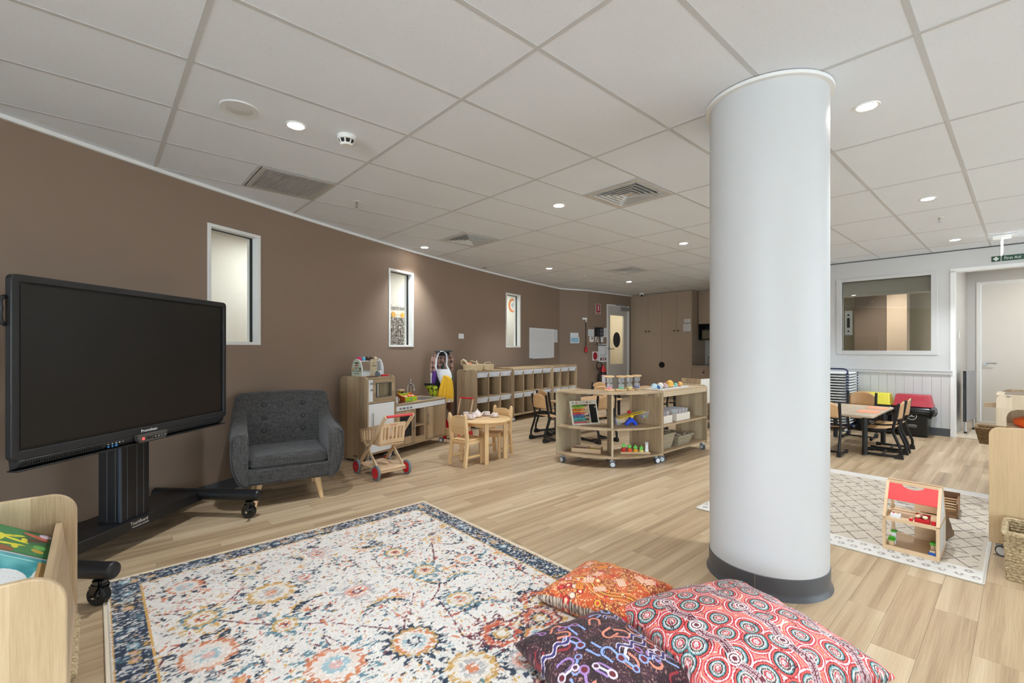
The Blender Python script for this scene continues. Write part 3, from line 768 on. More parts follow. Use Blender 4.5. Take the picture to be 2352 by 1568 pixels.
# square louvred return grille
M_GRL = mat('grille_grey', (182, 182, 181), .5); M_VOID = mat('grille_void', (46, 46, 46), .9)
uc, vc = U0+(-1+.75)*DU+.003, V0+6.5*DV; q = .28
t = thing('return_air_grille', 'square return air grille with fine parallel slats near the brown wall', 'air vent', rm(uc, vc, CEIL+.002), TH)
f = MB(); b = .035
f.bx(-q, q, -q, -q+b, -.004, .012); f.bx(-q, q, q-b, q, -.004, .012); f.bx(-q, -q+b, -q+b, q-b, -.004, .012); f.bx(q-b, q, -q+b, q-b, -.004, .012)
f.build('frame', mat('grille_frame', (186, 185, 182), .5), t)
MB().bx(-q+b, q-b, -q+b, q-b, .03, .034).build('backing', M_VOID, t)
sm_ = MB().bx(-.0045, .0045, -q+b, q-b, -.002, .02).mesh('slat', False)
n = 34
for k in range(n):
    o = put('slat', sm_, M_GRL, t); o.location = (-q+b+(k+.5)*(2*q-2*b)/n, 0, 0); o.rotation_euler = (0, R(28), 0)
# four-way diffusers
def diffuser(i, j, lab):
    uc, vc = U0+(i+.75)*DU+.003, V0+(j+.5)*DV; q = .283
    t = thing('air_diffuser', lab, 'air vent', rm(uc, vc, CEIL+.002), TH, 'square four-way ceiling diffusers')
    m = mat('diffuser_white', (205, 204, 201), .5)
    f = MB(); b = .05
    f.bx(-q, q, -q, -q+b, -.003, .006); f.bx(-q, q, q-b, q, -.003, .006); f.bx(-q, -q+b, -q+b, q-b, -.003, .006); f.bx(q-b, q, -q+b, q-b, -.003, .006)
    f.build('frame', m, t)
    MB().bx(-q+b, q-b, -q+b, q-b, .06, .064).build('backing', M_VOID, t)
    for k in range(5):
        r0 = q-b-.004-k*.042; r1 = r0-.021; c = MB()       # one sloped ring of vanes
        z0, z1 = -.006, .03
        A = [(-r0, -r0, z0), (r0, -r0, z0), (r0, r0, z0), (-r0, r0, z0)]; B = [(-r1, -r1, z1), (r1, -r1, z1), (r1, r1, z1), (-r1, r1, z1)]
        A2 = [(x, y, z-.003) for x, y, z in A]; B2 = [(x, y, z-.003) for x, y, z in B]
        for s in range(4):
            e = (s+1) % 4
            c.add([A[s], A[e], B[e], B[s], A2[s], A2[e], B2[e], B2[s]], [(0, 1, 2, 3), (7, 6, 5, 4), (0, 4, 5, 1), (2, 6, 7, 3)])
        c.build('vane_ring', m, t, smooth=False)
    MB().bx(-.03, .03, -.03, .03, .0, .01).build('centre_plate', m, t)
diffuser(1, 3, 'square four-way air diffuser nearest the column')
diffuser(1, 7, 'square four-way air diffuser near the brown wall windows')
diffuser(4, 7, 'square four-way air diffuser farthest away by the cupboards')
# hanging exit sign, edge on
t = thing('exit_sign', 'slim illuminated exit sign hanging edge-on from the ceiling', 'exit sign', rm(8.40, .2, CEIL), TH)
MB().bx(-.05, .05, -.13, .13, -.012, .0).build('ceiling_plate', M_WHITE, t, bevel=.003)
MB().bx(-.02, .02, -.08, .08, -.05, -.012).build('bracket', M_WHITE, t)
ex = t; ex.rotation_euler = (0, 0, TH+R(3.5))
MB().bx(-.15, .15, -.006, .006, -.235, -.05).build('panel', mat('exit_acrylic', (250, 250, 250), .2, emit=(255, 255, 255), estr=.8), t, bevel=.002)
# ------------------------------------------------------------------ interactive screen on its rolling stand
LX, LY, RX, RY = -2.358, 2.18, -2.259, 3.66
TVA = math.atan2(RY-LY, RX-LX); TW = math.hypot(RX-LX, RY-LY)
tv = thing('interactive_screen', 'large black interactive flat screen on a rolling stand by the brown wall', 'screen', (LX, LY, 0), TVA)
Z0, Z1 = .748, 1.642
M_BEZ = mat('bezel_black', (34, 35, 37), .38, bump=.08, bscale=1200); M_SCR = mat('screen_glass_matte', (13, 12, 11), .33, noise=.2, nscale=900, spec=.6)
bz = MB(); o_ = rrect(0, TW, Z0, Z1, .028, 5); i_ = rrect(.034, TW-.034, Z0+.045, Z1-.036, .004, 5); n = len(o_)
vs = [(x, 0, z) for x, z in o_]+[(x, 0, z) for x, z in i_]+[(x, .035, z) for x, z in o_]+[(x, .012, z) for x, z in i_]
fs = [(k, (k+1) % n, n+(k+1) % n, n+k) for k in range(n)]+[(n+k, n+(k+1) % n, 3*n+(k+1) % n, 3*n+k) for k in range(n)]+[((k+1) % n, k, 2*n+k, 2*n+(k+1) % n) for k in range(n)]+[tuple(range(3*n-1, 2*n-1, -1))]
bz.add(vs, fs).build('bezel', M_BEZ, tv, bevel=.004)
MB().bx(.03, TW-.03, .012, .02, Z0+.04, Z1-.03).build('display_edge', mat('display_border_black', (8, 8, 8), .3), tv)
scr = MB().bx(.046, TW-.046, .0105, .0135, Z0+.06, Z1-.048).build('display', M_SCR, tv)
MB().bx(.12, TW-.12, .035, .085, Z0+.06, Z1-.08).build('rear_housing', M_BLACK, tv, bevel=.012)
hn = MB().tube([(.12, .04, 1.53), (-.008, .03, 1.53), (-.02, .028, 1.525), (-.026, .028, 1.505), (-.022, .028, 1.475), (-.026, .028, 1.445), (-.022, .028, 1.415), (-.016, .028, 1.405), (.0, .03, 1.40), (.12, .04, 1.40)], .010, 8)
hn.build('carry_handle', M_BLACK, tv)
sb = MB().prism([(.0, Z0), (.0, Z0-.012), (.012, .712), (.05, .7), (.055, Z0)], .03, TW-.03, 'yz').build('speaker_bar', M_BEZ, tv, bevel=.003)
sg = MB()
for k in range(34):
    for j in range(3): sg.bx(.05+k*.012, .058+k*.012, -.0012, .004, .718+j*.009-.0, .724+j*.009)
sg.build('speaker_mesh', M_BLACK, sb)['kind'] = 'stuff'
MB().bx(.02, TW-.02, -.006, .05, .694, .702).build('pen_tray', M_BLACK, tv, bevel=.002)
pl = [(-.11, 0), (.11, 0), (.11, -.03), (.095, -.05), (-.088, -.05), (-.11, -.03)]
cp = MB().prism([(.765+x, .752+z) for x, z in pl], -.028, .0, 'xz').build('control_panel', mat('panel_warm_grey', (74, 70, 66), .4), tv, bevel=.002)
for k, (x, r, m) in enumerate(((.69, .009, mat('power_red_glow', (210, 60, 60), .4, emit=(255, 70, 70), estr=1.2)), (.775, .011, M_BLACK), (.802, .008, M_BLACK), (.826, .008, M_BLACK), (.85, .008, M_BLACK))):
    MB().cyl((x, -.0285, .726), (x, -.031, .726), r, n=14).build('button', m, cp)
    if k: MB().bx(x-.004, x+.004, -.0322, -.031, .724, .728).build('button_icon', M_WHITE, cp)
MB().bx(.715, .752, -.0295, -.028, .719, .733).build('sensor_window', M_BLACK, cp)
text('Promethean', .026, M_WHITE, tv, (.765, -.0012, Z0+.0205), FACE, sx=.95)
pt = MB()
for k, x in enumerate((.487, .512, .533, .539)): pt.bx(x-.004, x+.004, -.002, .003, .712, .724)
pt.build('usb_port', mat('usb_blue', (60, 130, 190), .4), sb)['kind'] = 'stuff'
pw = MB()
for x, w2 in ((.487, .004), (.512, .005), (.536, .006), (.558, .008), (.58, .004)): pw.bx(x-w2/2, x+w2/2, -.002, .003, .7305, .7345)
pw.build('port_label', M_WHITE, sb)['kind'] = 'stuff'
cm = MB().bx(.70, .91, .13, .28, .19, 1.30).build('stand_column', M_BLACKM, tv, bevel=.004)
rl = MB()
for x in (.745, .815, .865): rl.bx(x-.0015, x+.0015, .1285, .13, .2, .74)
for y in (.165, .22): rl.bx(.6985, .70, y-.0015, y+.0015, .2, .74)
rl.build('groove_line', mat('groove_grey', (92, 96, 102), .4), cm)['kind'] = 'stuff'
MB().bx(.694, .702, .125, .14, .2, .74).build('edge_trim', mat('highlight_blue_grey', (84, 96, 112), .35, .6), cm)  # blue-grey highlight of the column edge put into the strip colour
MB().bx(.62, .99, .085, .13, .95, 1.42).build('mount_plate', M_BLACK, tv)
bs = MB().add([(.16, .10, .125), (1.36, .10, .125), (1.36, .40, .125), (.16, .40, .125), (.16, .10, .195), (1.36, .10, .195), (1.36, .40, .195), (.16, .40, .195)],
              [(0, 3, 2, 1), (4, 5, 6, 7), (0, 1, 5, 4), (1, 2, 6, 5), (2, 3, 7, 6), (3, 0, 4, 7)]).build('base_plate', M_BLACKM, tv, bevel=.005)
text('TouchBoard', .03, mat('lettering_pale', (216, 208, 200), .5), bs, (.80, .0985, .172), FACE, sx=.85)
text('MOUNTING SYSTEMS', .013, MATS['lettering_pale'], bs, (.81, .0985, .148), FACE, sx=1.0)
M_GB = mat('gloss_black', (12, 12, 13), .12, coat=.5)
def stand_caster(x, y, parent):
    c = MB(); c.lathe([(.03, .1), (.03, .125), (.018, .13)], (x, y, 0), 16); c.lathe([(.036, .1), (.036, .106)], (x, y, 0), 16)
    for s in (-1, 1): c.prism([(y-.03, .1), (y+.03, .1), (y+.022, .04), (y-.012, .04)], x+s*.026-.003, x+s*.026+.003, 'yz')
    h = c.build('caster', M_GB, parent)
    MB().cyl((x-.021, y+.004, .05), (x+.021, y+.004, .05), .05, n=26).build('wheel', mat('caster_tyre_black', (18, 18, 19), .35), h, bevel=.006)
    MB().cyl((x-.034, y+.004, .05), (x+.034, y+.004, .05), .009, n=12).build('axle', M_CHROME, h)
    b = MB(); b.bar((x-.03, y-.03, .1), (x-.075, y-.05, .085), .012, .008); b.box((x-.083, y-.055, .086), (.03, .03, .012), (0, R(25), R(30))); b.build('brake_lever', M_GB, h)
for x in (.165, 1.355):
    tb = MB().tube([(x, .48, .17), (x, .1, .172), (x, -.345, .172)], .042, 18)
    tb.build('foot_tube', M_BLACKM, tv)
    MB().lathe([(.042, 0), (.038, .008), (.025, .014), (0, .016)], n=20, M=Matrix.Translation((x, -.345, .172)) @ Matrix.Rotation(R(90), 4, 'X')).build('end_cap', M_BLACK, tv)
    for y in (-.275, .40): stand_caster(x, y, tv)

# ------------------------------------------------------------------ book browser box, lower left
bk = thing('book_display_stand', 'light oak tiered book display stand at the lower left corner', 'bookshelf', (-1.105, 1.150, 0), R(132))
# local x runs along v (away from the camera), local +y runs left and nearer (-u)
DL, HH = .86, .735
PALE_Y = wood('pale_laminate_depthwise', (228, 208, 176), (198, 172, 136), 'y', rough=.4)
PALE_ZY = wood('pale_laminate_panel', (216, 192, 156), (166, 138, 104), 'z', lam=6.0, grain=1.3, rough=.45, contrast=1.15)
def end_panel(x0, x1):
    return MB().prism(rrect(0, .62, .02, HH, .075, 8, (0, 0, 1, 1)), x0, x1, 'yz').build('end_panel', PALE_ZY, bk, bevel=.004)
end_panel(0, .02); end_panel(DL, DL+.02)
for (y, z0, z1, xe) in ((-.002, .05, .285, .33), (.004, .28, .47, DL), (.02, .45, .63, DL)):
    MB().add([(.02, y, z0), (xe, y, z0), (xe, y+.018, z0), (.02, y+.018, z0), (.02, y+.022, z1), (xe, y+.022, z1), (xe, y+.04, z1), (.02, y+.04, z1)],
             [(0, 3, 2, 1), (4, 5, 6, 7), (0, 1, 5, 4), (1, 2, 6, 5), (2, 3, 7, 6), (3, 0, 4, 7)]).build('front_ledge', W_X, bk, bevel=.002)
MB().add([(.02, .045, .53), (DL, .045, .53), (DL, .345, .714), (.02, .345, .714), (.02, .035, .545), (DL, .035, .545), (DL, .335, .729), (.02, .335, .729)], [(3, 2, 1, 0), (4, 5, 6, 7), (0, 1, 5, 4), (1, 2, 6, 5), (2, 3, 7, 6), (3, 0, 4, 7)]).build('book_rest', W_X, bk)
MB().bx(.02, DL, .59, .608, .03, HH-.04).build('back_panel', W_X, bk)
MB().bx(.02, DL, .03, .60, .03, .05).build('bottom_board', W_X, bk)
for gx in (.06, DL-.06):
    for gy in (.06, .56): MB().cyl((gx, gy, .03), (gx, gy, 0), .02).build('glide', M_DARK, bk)
def blob(X, Y, cx, cy, rx, ry, a=0): c, s = math.cos(a), math.sin(a); dx, dy = X-cx, Y-cy; return ((dx*c+dy*s)/rx)**2+((-dx*s+dy*c)/ry)**2 < 1
P_COVER = pattern_mat('printed_cover', .3)
def book(name, label, loc, w_, h_, th, paint, tilt, rz=0.0):
    t = thing(name, label, 'book', loc, R(132)+rz, 'picture books in the display stand')
    t.rotation_euler = (tilt, 0, R(132)+rz)
    ny, nx = 110, 90; X, Y = np.meshgrid(np.linspace(0, 1, nx), np.linspace(0, 1, ny))
    C = paint(X, Y); pos = np.stack([X*w_, np.full_like(X, -.0008), Y*h_], -1)
    MB().bx(0, w_, 0, th, 0, h_).build('pages', M_PAPER, t)
    colmesh('cover', [(pos, C)], P_COVER, t)
    return t
def paint_green(X, Y):
    C = np.empty(X.shape+(3,)); C[:] = (44, 128, 78)
    C[blob(X, Y, .75, .18, .35, .16)] = (36, 104, 66)
    C[blob(X, Y, .62, .22, .06, .16, .6)] = (86, 48, 52); C[blob(X, Y, .8, .2, .05, .15, -.6)] = (196, 90, 74); C[blob(X, Y, .9, .12, .09, .06)] = (220, 196, 214)
    C[blob(X, Y, .38, .15, .08, .06)] = (104, 176, 90); C[blob(X, Y, .22, .16, .08, .05, .5)] = (196, 160, 60)
    body = blob(X, Y, .38, .62, .3, .12, -.35) | blob(X, Y, .12, .78, .13, .09) | blob(X, Y, .6, .46, .2, .035, -.9) | blob(X, Y, .3, .42, .035, .16, .3) | blob(X, Y, .5, .38, .035, .14, -.4) | blob(X, Y, .25, .36, .08, .03) | blob(X, Y, .55, .3, .09, .03)
    C[body] = (232, 222, 60); C[blob(X, Y, .1, .8, .02, .02)] = (40, 40, 40); C[body & ((np.sin(X*60)+np.sin(Y*50)) > 1.55)] = (200, 170, 40)
    C[blob(X, Y, .1, .45, .1, .09)] = (150, 84, 60); C[(Y > .965)] = (30, 96, 60); C[(X < .02)] = (28, 92, 60)
    return C
def paint_teal(X, Y):
    C = np.empty(X.shape+(3,)); n1 = vnoise(*X.shape, 14, 12)[..., None]
    C[:] = np.array((38, 142, 156))*(1-n1)+np.array((112, 200, 204))*n1
    C[(Y > .62) & (X < .5)] = (130, 166, 178)
    sail = blob(X, Y, .34, .66, .34, .2, -.25) | blob(X, Y, .3, .36, .26, .16, -.2); C[sail] = (240, 242, 242)
    C[sail & (np.abs(np.sin(X*22+Y*6)) < .06)] = (206, 212, 214)
    C[blob(X, Y, .82, .86, .17, .06, -.2)] = (186, 150, 110); C[blob(X, Y, .35, .1, .35, .07)] = (230, 236, 236)
    C[blob(X, Y, .9, .35, .02, .2)] = (170, 226, 226); C[(Y > .97)] = (26, 150, 96)
    return C
b1 = book('picture_book', 'green picture book with a yellow lizard on the cover', bk.matrix_basis @ Vector((.585, .052, .575)), .25, .31, .012, paint_green, R(-58.4))
b2 = book('picture_book', 'teal picture book with a white sailing ship on the cover', bk.matrix_basis @ Vector((.275, .052, .575)), .295, .29, .012, paint_teal, R(-58.4))
MB().bx(0, .26, -.004, .004, .0, .04).build('spine', mat('spine_brown', (190, 150, 96), .5), b2)
b2['label'] = 'teal picture book with a white sailing ship on the cover'

def paint_tan(X, Y):
    C = np.empty(X.shape+(3,)); C[:] = (196, 160, 104); C[blob(X, Y, .5, .6, .3, .2)] = (236, 216, 170); C[(Y > .96)] = (150, 110, 70); C[blob(X, Y, .5, .25, .35, .05)] = (120, 84, 56)
    return C
book('picture_book', 'tan picture book nearest the front panel of the display stand', bk.matrix_basis @ Vector((.04, .052, .575)), .22, .27, .012, paint_tan, R(-58.4))
# woven basket edge tucked behind the stand
def weave_mat(name, a, b, sc=1.0):
    g = NG(name, .85); tc = g.n('ShaderNodeTexCoord')
    mp = g.n('ShaderNodeMapping'); mp.inputs['Scale'].default_value = (75*sc, 75*sc, 95*sc); g.l(tc.outputs['Object'], mp.inputs['Vector'])
    nz = g.noise(mp.outputs[0], 1.0, 4, .7); g.col(g.ramp(nz, [(.3, rgb(*b)), (.68, rgb(*a))])); g.bump(nz, .5, .004)
    return g.m
M_SEA = weave_mat('seagrass', (206, 184, 146), (112, 88, 58)); M_SEA2 = weave_mat('seagrass_grey', (196, 182, 156), (110, 96, 74), 1.2)
def woven_box(t, w0, d0, w1, d1, h, rows, m, r=.008, name='weave_course', handles=False, step=.016):
    """rectangular basket: stacked wavy rope courses (one part), upright stakes, rim, floor"""
    def outline(k, off=0.0, wav=0.0, ph=0):
        f = k; w_ = (w0+(w1-w0)*f)/2+off; d_ = (d0+(d1-d0)*f)/2+off; c = .02; pts = []
        seg = [((-w_, -d_), (w_, -d_)), ((w_, -d_), (w_, d_)), ((w_, d_), (-w_, d_)), ((-w_, d_), (-w_, -d_))]
        j = 0
        for (a, b) in seg:
            L = math.hypot(b[0]-a[0], b[1]-a[1]); n = max(4, int(L/step)); nx_, ny_ = (b[1]-a[1])/L, -(b[0]-a[0])/L
            for i in range(n):
                q = i/n; s = wav*(1 if (j+ph) % 2 else -1); j += 1
                pts.append((a[0]+(b[0]-a[0])*q+nx_*s, a[1]+(b[1]-a[1])*q+ny_*s, h*f))
        return pts
    cr = MB()
    for k in range(rows):
        f = (k+.5)/rows; cr.tube(outline(f, 0, r*.42, k), h/rows*.56, 6, closed=True)
    o = cr.build(name, m, t); o['kind'] = 'stuff'
    MB().tube(outline(1.0, .004), r*1.5, 7, closed=True).build('rim', m, t)
    MB().bx(-w0/2, w0/2, -d0/2, d0/2, .004, .012).build('basket_floor', m, t)
    if handles:
        pass
bsk = thing('woven_basket', 'woven seagrass basket in the bottom of the book display stand', 'basket', (-1.50, 1.66, 0), R(42))
woven_box(bsk, .26, .40, .28, .42, .22, 15, M_SEA)
bsk.location = rm(-.197, 2.19, .052)

# ------------------------------------------------------------------ armchair
g = NG('charcoal_weave_fabric', .9); tc = g.n('ShaderNodeTexCoord')
mA = g.n('ShaderNodeMapping'); mA.inputs['Scale'].default_value = (160, 160, 18); g.l(tc.outputs['Object'], mA.inputs['Vector'])
mB_ = g.n('ShaderNodeMapping'); mB_.inputs['Scale'].default_value = (22, 22, 200); g.l(tc.outputs['Object'], mB_.inputs['Vector'])
tt = g.math('ADD', g.noise(mA.outputs[0], 1, 3), g.noise(mB_.outputs[0], 1, 3))
g.col(g.ramp(g.math('MULTIPLY', tt, .5), [(.36, rgb(38, 37, 37)), (.64, rgb(80, 77, 75))])); g.bump(tt, .25, .002); g.b.inputs['Sheen Weight'].default_value = .15
M_CHAR = g.m
ac = thing('armchair', 'charcoal fabric armchair with buttoned back and pale wooden legs', 'armchair', (-2.0, 4.095, 0), R(31))
ac.scale = (1.08, 1.0, 1.0)
def arm_part(sg):
    secs = []
    for y, zt in ((-.36, .575), (-.345, .605), (-.2, .615), (0, .625), (.12, .645), (.2, .70), (.27, .79), (.33, .86)):
        ins = 0.0 if y < .1 else (y-.1)*.18
        fr = .012 if y < -.35 else 0
        secs.append([(x*sg, y, z) for x, z in ((.275, .25), (.275, zt-.03), (.285+fr, zt-.008), (.31, zt), (.355-ins, zt), (.382-ins-fr, zt-.02), (.392-ins-fr, zt-.06), (.395-fr-ins*.6, .44), (.385-fr, .34), (.35-fr, .235), (.30, .192), (.275, .192))])
    m = MB(); n = len(secs[0])
    for s in secs: m.v += s
    for a in range(len(secs)-1):
        for k in range(n):
            q = (a*n+k, a*n+(k+1) % n, (a+1)*n+(k+1) % n, (a+1)*n+k); m.f.append(q if sg < 0 else q[::-1])
    m.f.append(tuple(range(n))[::1 if sg > 0 else -1]); m.f.append(tuple(range((len(secs)-1)*n, len(secs)*n))[::-1 if sg > 0 else 1])
    o = m.build('arm', M_CHAR, ac, bevel=.012)
    pp = [(x*sg, -.362, z) for x, z in ((.30, .19), (.345, .23), (.378, .335), (.388, .44), (.386, .54), (.375, .575), (.35, .585))]
    MB().tube(pp, .0045, 6).build('piping', mat('piping_charcoal', (60, 60, 62), .8), o)
    pq = [(sg*(.394-(0 if y < .1 else (y-.1)*.18)), y, zt-.012) for y, zt in ((-.35, .57), (-.2, .602), (0, .612), (.12, .632), (.2, .69), (.27, .78), (.32, .85))]
    MB().tube(pq, .0045, 6).build('piping', MATS['piping_charcoal'], o)
arm_part(-1); arm_part(1)
bkp = [(-.30, .28), (.30, .28), (.35, .5), (.362, .72), (.360, .82), (.35, .858), (.32, .874), (.15, .884), (0, .887), (-.15, .884), (-.32, .874), (-.35, .858), (-.360, .82), (-.362, .72), (-.35, .5)]
def shear(o, k): 
    for v in o.data.vertices: v.co.y += (v.co.z-.28)*k
br = MB().prism(bkp, .14, .27, 'xz').build('backrest', M_CHAR, ac); shear(br, .19)
b = br.modifiers.new('edge', 'BEVEL'); b.width = .035; b.segments = 4; b.limit_method = 'ANGLE'; b.angle_limit = R(60)
for x in (-.15, .15):
    for z in (.54, .655, .77):
        MB().lathe([(.012, .003), (.020, .0025), (.022, .0), (0, 0)], n=16, M=Matrix.Translation((x, .14+(z-.28)*.19, z)) @ Matrix.Rotation(R(90-10.8), 4, 'X')).build('dimple_shadow', mat('tuft_shadow_fabric', (44, 43, 43), .95), br)  # dark disc stands in for the shadow in the button dimple
        MB().lathe([(0, .011), (.008, .010), (.012, .006), (.013, 0), (0, 0)], n=14, M=Matrix.Translation((x, .14+(z-.28)*.19+.001, z)) @ Matrix.Rotation(R(90), 4, 'X')).build('button', M_CHAR, br)
MB().bx(-.30, .30, -.35, .32, .192, .325).build('seat_base', M_CHAR, ac, bevel=.02)
cu = MB().prism(rrect(-.272, .272, -.345, .2, .05, 5), .315, .425, 'xy').build('seat_cushion', M_CHAR, ac)
b = cu.modifiers.new('edge', 'BEVEL'); b.width = .035; b.segments = 4; b.limit_method = 'ANGLE'; b.angle_limit = R(60)
MB().tube([(x, y, .345) for x, y in rrect(-.274, .274, -.348, .2, .05, 6)], .0045, 6, closed=True).build('piping', MATS['piping_charcoal'], cu)
for sx in (-1, 1):
    for sy in (-1, 1):
        MB().cyl((sx*.20, sy*.245, .205), (sx*.234, sy*.285, 0), .027, .015, 16).build('leg', PINE_Z, ac)

# ------------------------------------------------------------------ the large floral rug
CREAM, NAVY, TEAL, ORG, RUST, MUST, MAR, PINK, GRY, LBL = [np.array(c, float) for c in ((229, 222, 214), (34, 48, 68), (86, 124, 138), (214, 122, 78), (184, 80, 62), (214, 164, 88), (104, 44, 56), (222, 172, 162), (176, 172, 172), (150, 182, 192))]
RU0, RU1, RV0, RV1 = .036, 2.036, .36, 3.36
NX, NY = 401, 601
S, T = np.meshgrid(np.linspace(0, 2.0, NX), np.linspace(0, 3.0, NY))           # S along u, T along v
CR_ = np.empty((NY, NX, 3)); CR_[:] = CREAM
def blend(mask, c, a=1.0): CR_[mask] = CR_[mask]*(1-a)+c*a
fine = vnoise(NY, NX, 1.6, 3.2); fine2 = vnoise(NY, NX, 2.0, 4.0); mid = vnoise(NY, NX, 14, 14); big = vnoise(NY, NX, 60, 60)
CR_ += ((mid-.5)*10)[..., None]
def rp(px, py):                                       # photo position -> rug coordinates
    p = fl(px, py); u, v = uv_of(p.x, p.y); return u-RU0, v-RV0
def near(cx, cy, r):
    j0, j1 = max(0, int((cy-r)/.005)), min(NY, int((cy+r)/.005)+2); i0, i1 = max(0, int((cx-r)/.005)), min(NX, int((cx+r)/.005)+2)
    return slice(j0, j1), slice(i0, i1)
def rleaf(cx, cy, l, w_, a, c, drop=.35):
    sl = near(cx, cy, l)
    dx, dy = S[sl]-cx, T[sl]-cy; p = dx*math.cos(a)+dy*math.sin(a); q = -dx*math.sin(a)+dy*math.cos(a)
    m = ((p/l)**2+(q/w_)**2 < 1) & (fine[sl] > drop); sub = CR_[sl]; sub[m] = sub[m]*.15+c*.85
def flower(cx, cy, r, rings, petals, edge, lobes=10, drop=.34, ph=0.0):
    sl = near(cx, cy, r*1.5); dx, dy = S[sl]-cx, T[sl]-cy; d = np.hypot(dx, dy); an = np.arctan2(dy, dx); sub = CR_[sl]; nz = fine[sl]
    if petals is not None:
        rr = r*(1.0+.22*np.cos(lobes*an+ph)); m = (d < rr*1.15) & (d > r*.72) & (np.cos(lobes*an+ph) > -.25) & (nz > drop); sub[m] = petals*.9+sub[m]*.1
    for f, c in rings:
        m = (d < r*f*(1+.07*np.cos(lobes*an+ph))) & (nz > drop*.75); sub[m] = c*.88+sub[m]*.12
def vine(pts, c=MAR, w_=.0055, drop=.38):
    pts = np.array(pts); t = np.linspace(0, 1, len(pts)); tt = np.linspace(0, 1, 30*len(pts))
    xs = np.interp(tt, t, pts[:, 0]); ysx = np.interp(tt, t, pts[:, 1])
    k = np.ones(15)/15; xs = np.convolve(np.pad(xs, 7, 'edge'), k, 'valid'); ysx = np.convolve(np.pad(ysx, 7, 'edge'), k, 'valid')
    for x, y in zip(xs, ysx):
        sl = near(x, y, w_); m = (np.hypot(S[sl]-x, T[sl]-y) < w_) & (fine2[sl] > drop); sub = CR_[sl]; sub[m] = c*.8+sub[m]*.2
def crescent(cx, cy, r, a0, a1, w_, c=NAVY, drop=.3):
    sl = near(cx, cy, r+w_); dx, dy = S[sl]-cx, T[sl]-cy; d = np.hypot(dx, dy); an = (np.arctan2(dy, dx)-a0) % (2*PI); f = an/(a1-a0)
    m = (f < 1) & (np.abs(d-r) < w_*np.sin(np.clip(f, 0, 1)*PI)*(1+.3*np.sin(an*30))) & (fine[sl] > drop); sub = CR_[sl]; sub[m] = c
# scattered leaves
for k in range(11500):
    x, y = RNG.rand()*2.0, RNG.rand()*3.0; c = [NAVY, TEAL, ORG, RUST, MUST, PINK, GRY, NAVY, MUST, ORG, NAVY, LBL][RNG.randint(12)]
    rleaf(x, y, .006+.011*RNG.rand(), .003+.004*RNG.rand(), RNG.rand()*PI, c, .45)
for k in range(170):
    x, y = .15+RNG.rand()*1.7, .15+RNG.rand()*2.7; c = [NAVY, TEAL, ORG, MUST, MAR][RNG.randint(5)]; n = RNG.randint(4, 7); r = .012+.01*RNG.rand(); c2 = [ORG, CREAM, PINK, MUST][RNG.randint(4)]
    for q in range(n): a = 2*PI*q/n; rleaf(x+r*math.cos(a), y+r*math.sin(a), r*.8, r*.5, a, c, .36)
    rleaf(x, y, r*.5, r*.5, 0, c2, .3)
# vines between the blooms (photo tracks laid back onto the floor)
for tr in ([(560, 1352), (520, 1390), (468, 1424)], [(500, 1428), (570, 1438), (645, 1440)], [(992, 1250), (998, 1290), (985, 1318)], [(927, 1475), (930, 1420), (985, 1392), (1008, 1360), (1010, 1335)],
           [(1178, 1290), (1190, 1312), (1240, 1335), (1310, 1372)], [(1010, 1385), (1040, 1425), (1065, 1470), (1150, 1450)], [(720, 1485), (790, 1505), (840, 1520), (860, 1550)], [(1065, 1405), (1110, 1440), (1180, 1440)],
           [(640, 1440), (760, 1435), (905, 1450)], [(430, 1480), (390, 1500), (360, 1545)], [(1180, 1390), (1215, 1420), (1260, 1432)], [(460, 1425), (400, 1415), (355, 1420)]):
    vine([rp(*q) for q in tr]); 
    for q in tr[1:-1]:
        x, y = rp(*q); rleaf(x+.03, y+.02, .03, .008, RNG.rand()*PI, RUST, .35); rleaf(x-.02, y+.03, .025, .007, RNG.rand()*PI, ORG, .35)
for k in range(40):
    x, y = RNG.rand()*1.6+.2, RNG.rand()*2.6+.2; vine([(x, y), (x+RNG.randn()*.12, y+RNG.randn()*.12), (x+RNG.randn()*.25, y+RNG.randn()*.25)], [RUST, MAR, PINK][k % 3], .004, .45)
for (px, py, r, a0, sp) in ((900, 1415, .13, .3, 2.4), (1000, 1312, .12, 2.2, 2.6), (655, 1300, .09, -.6, 2.0), (840, 1245, .11, 3.4, 2.2), (1130, 1420, .13, .2, 2.2), (1075, 1345, .12, .4, 2.0), (740, 1400, .12, 1.0, 2.4), (520, 1330, .09, .2, 1.8), (1200, 1345, .09, 3.0, 2.2), (560, 1480, .1, 2.6, 2.0)):
    x, y = rp(px, py); crescent(x, y, r, a0, a0+sp, .018, NAVY if RNG.rand() < .7 else TEAL); crescent(x, y, r+.022, a0+.1, a0+sp-.2, .007, MUST)
for k in range(26):
    crescent(.2+RNG.rand()*1.6, .5+RNG.rand()*2.3, .06+.06*RNG.rand(), RNG.rand()*6, 0, .012, NAVY) if False else crescent(.2+RNG.rand()*1.6, .5+RNG.rand()*2.3, .05+.07*RNG.rand(), -3.0+RNG.rand()*.01, -1.2+RNG.rand()*2.5, .013, [NAVY, NAVY, TEAL][k % 3], .42)
A_, B_, C_, D_ = [(1.0, NAVY), (.86, MUST), (.74, ORG), (.6, CREAM), (.46, LBL), (.3, NAVY), (.16, CREAM)], [(1, MAR), (.82, ORG), (.68, RUST), (.5, NAVY), (.36, MUST), (.2, CREAM)], [(.85, ORG), (.66, CREAM), (.4, LBL), (.2, PINK)], [(.95, TEAL), (.75, MUST), (.55, CREAM), (.35, ORG), (.18, MAR)]
E_, G_ = [(.95, MUST), (.7, CREAM), (.5, GRY), (.25, ORG)], [(.9, GRY), (.7, PINK), (.5, ORG), (.3, MAR), (.14, CREAM)]
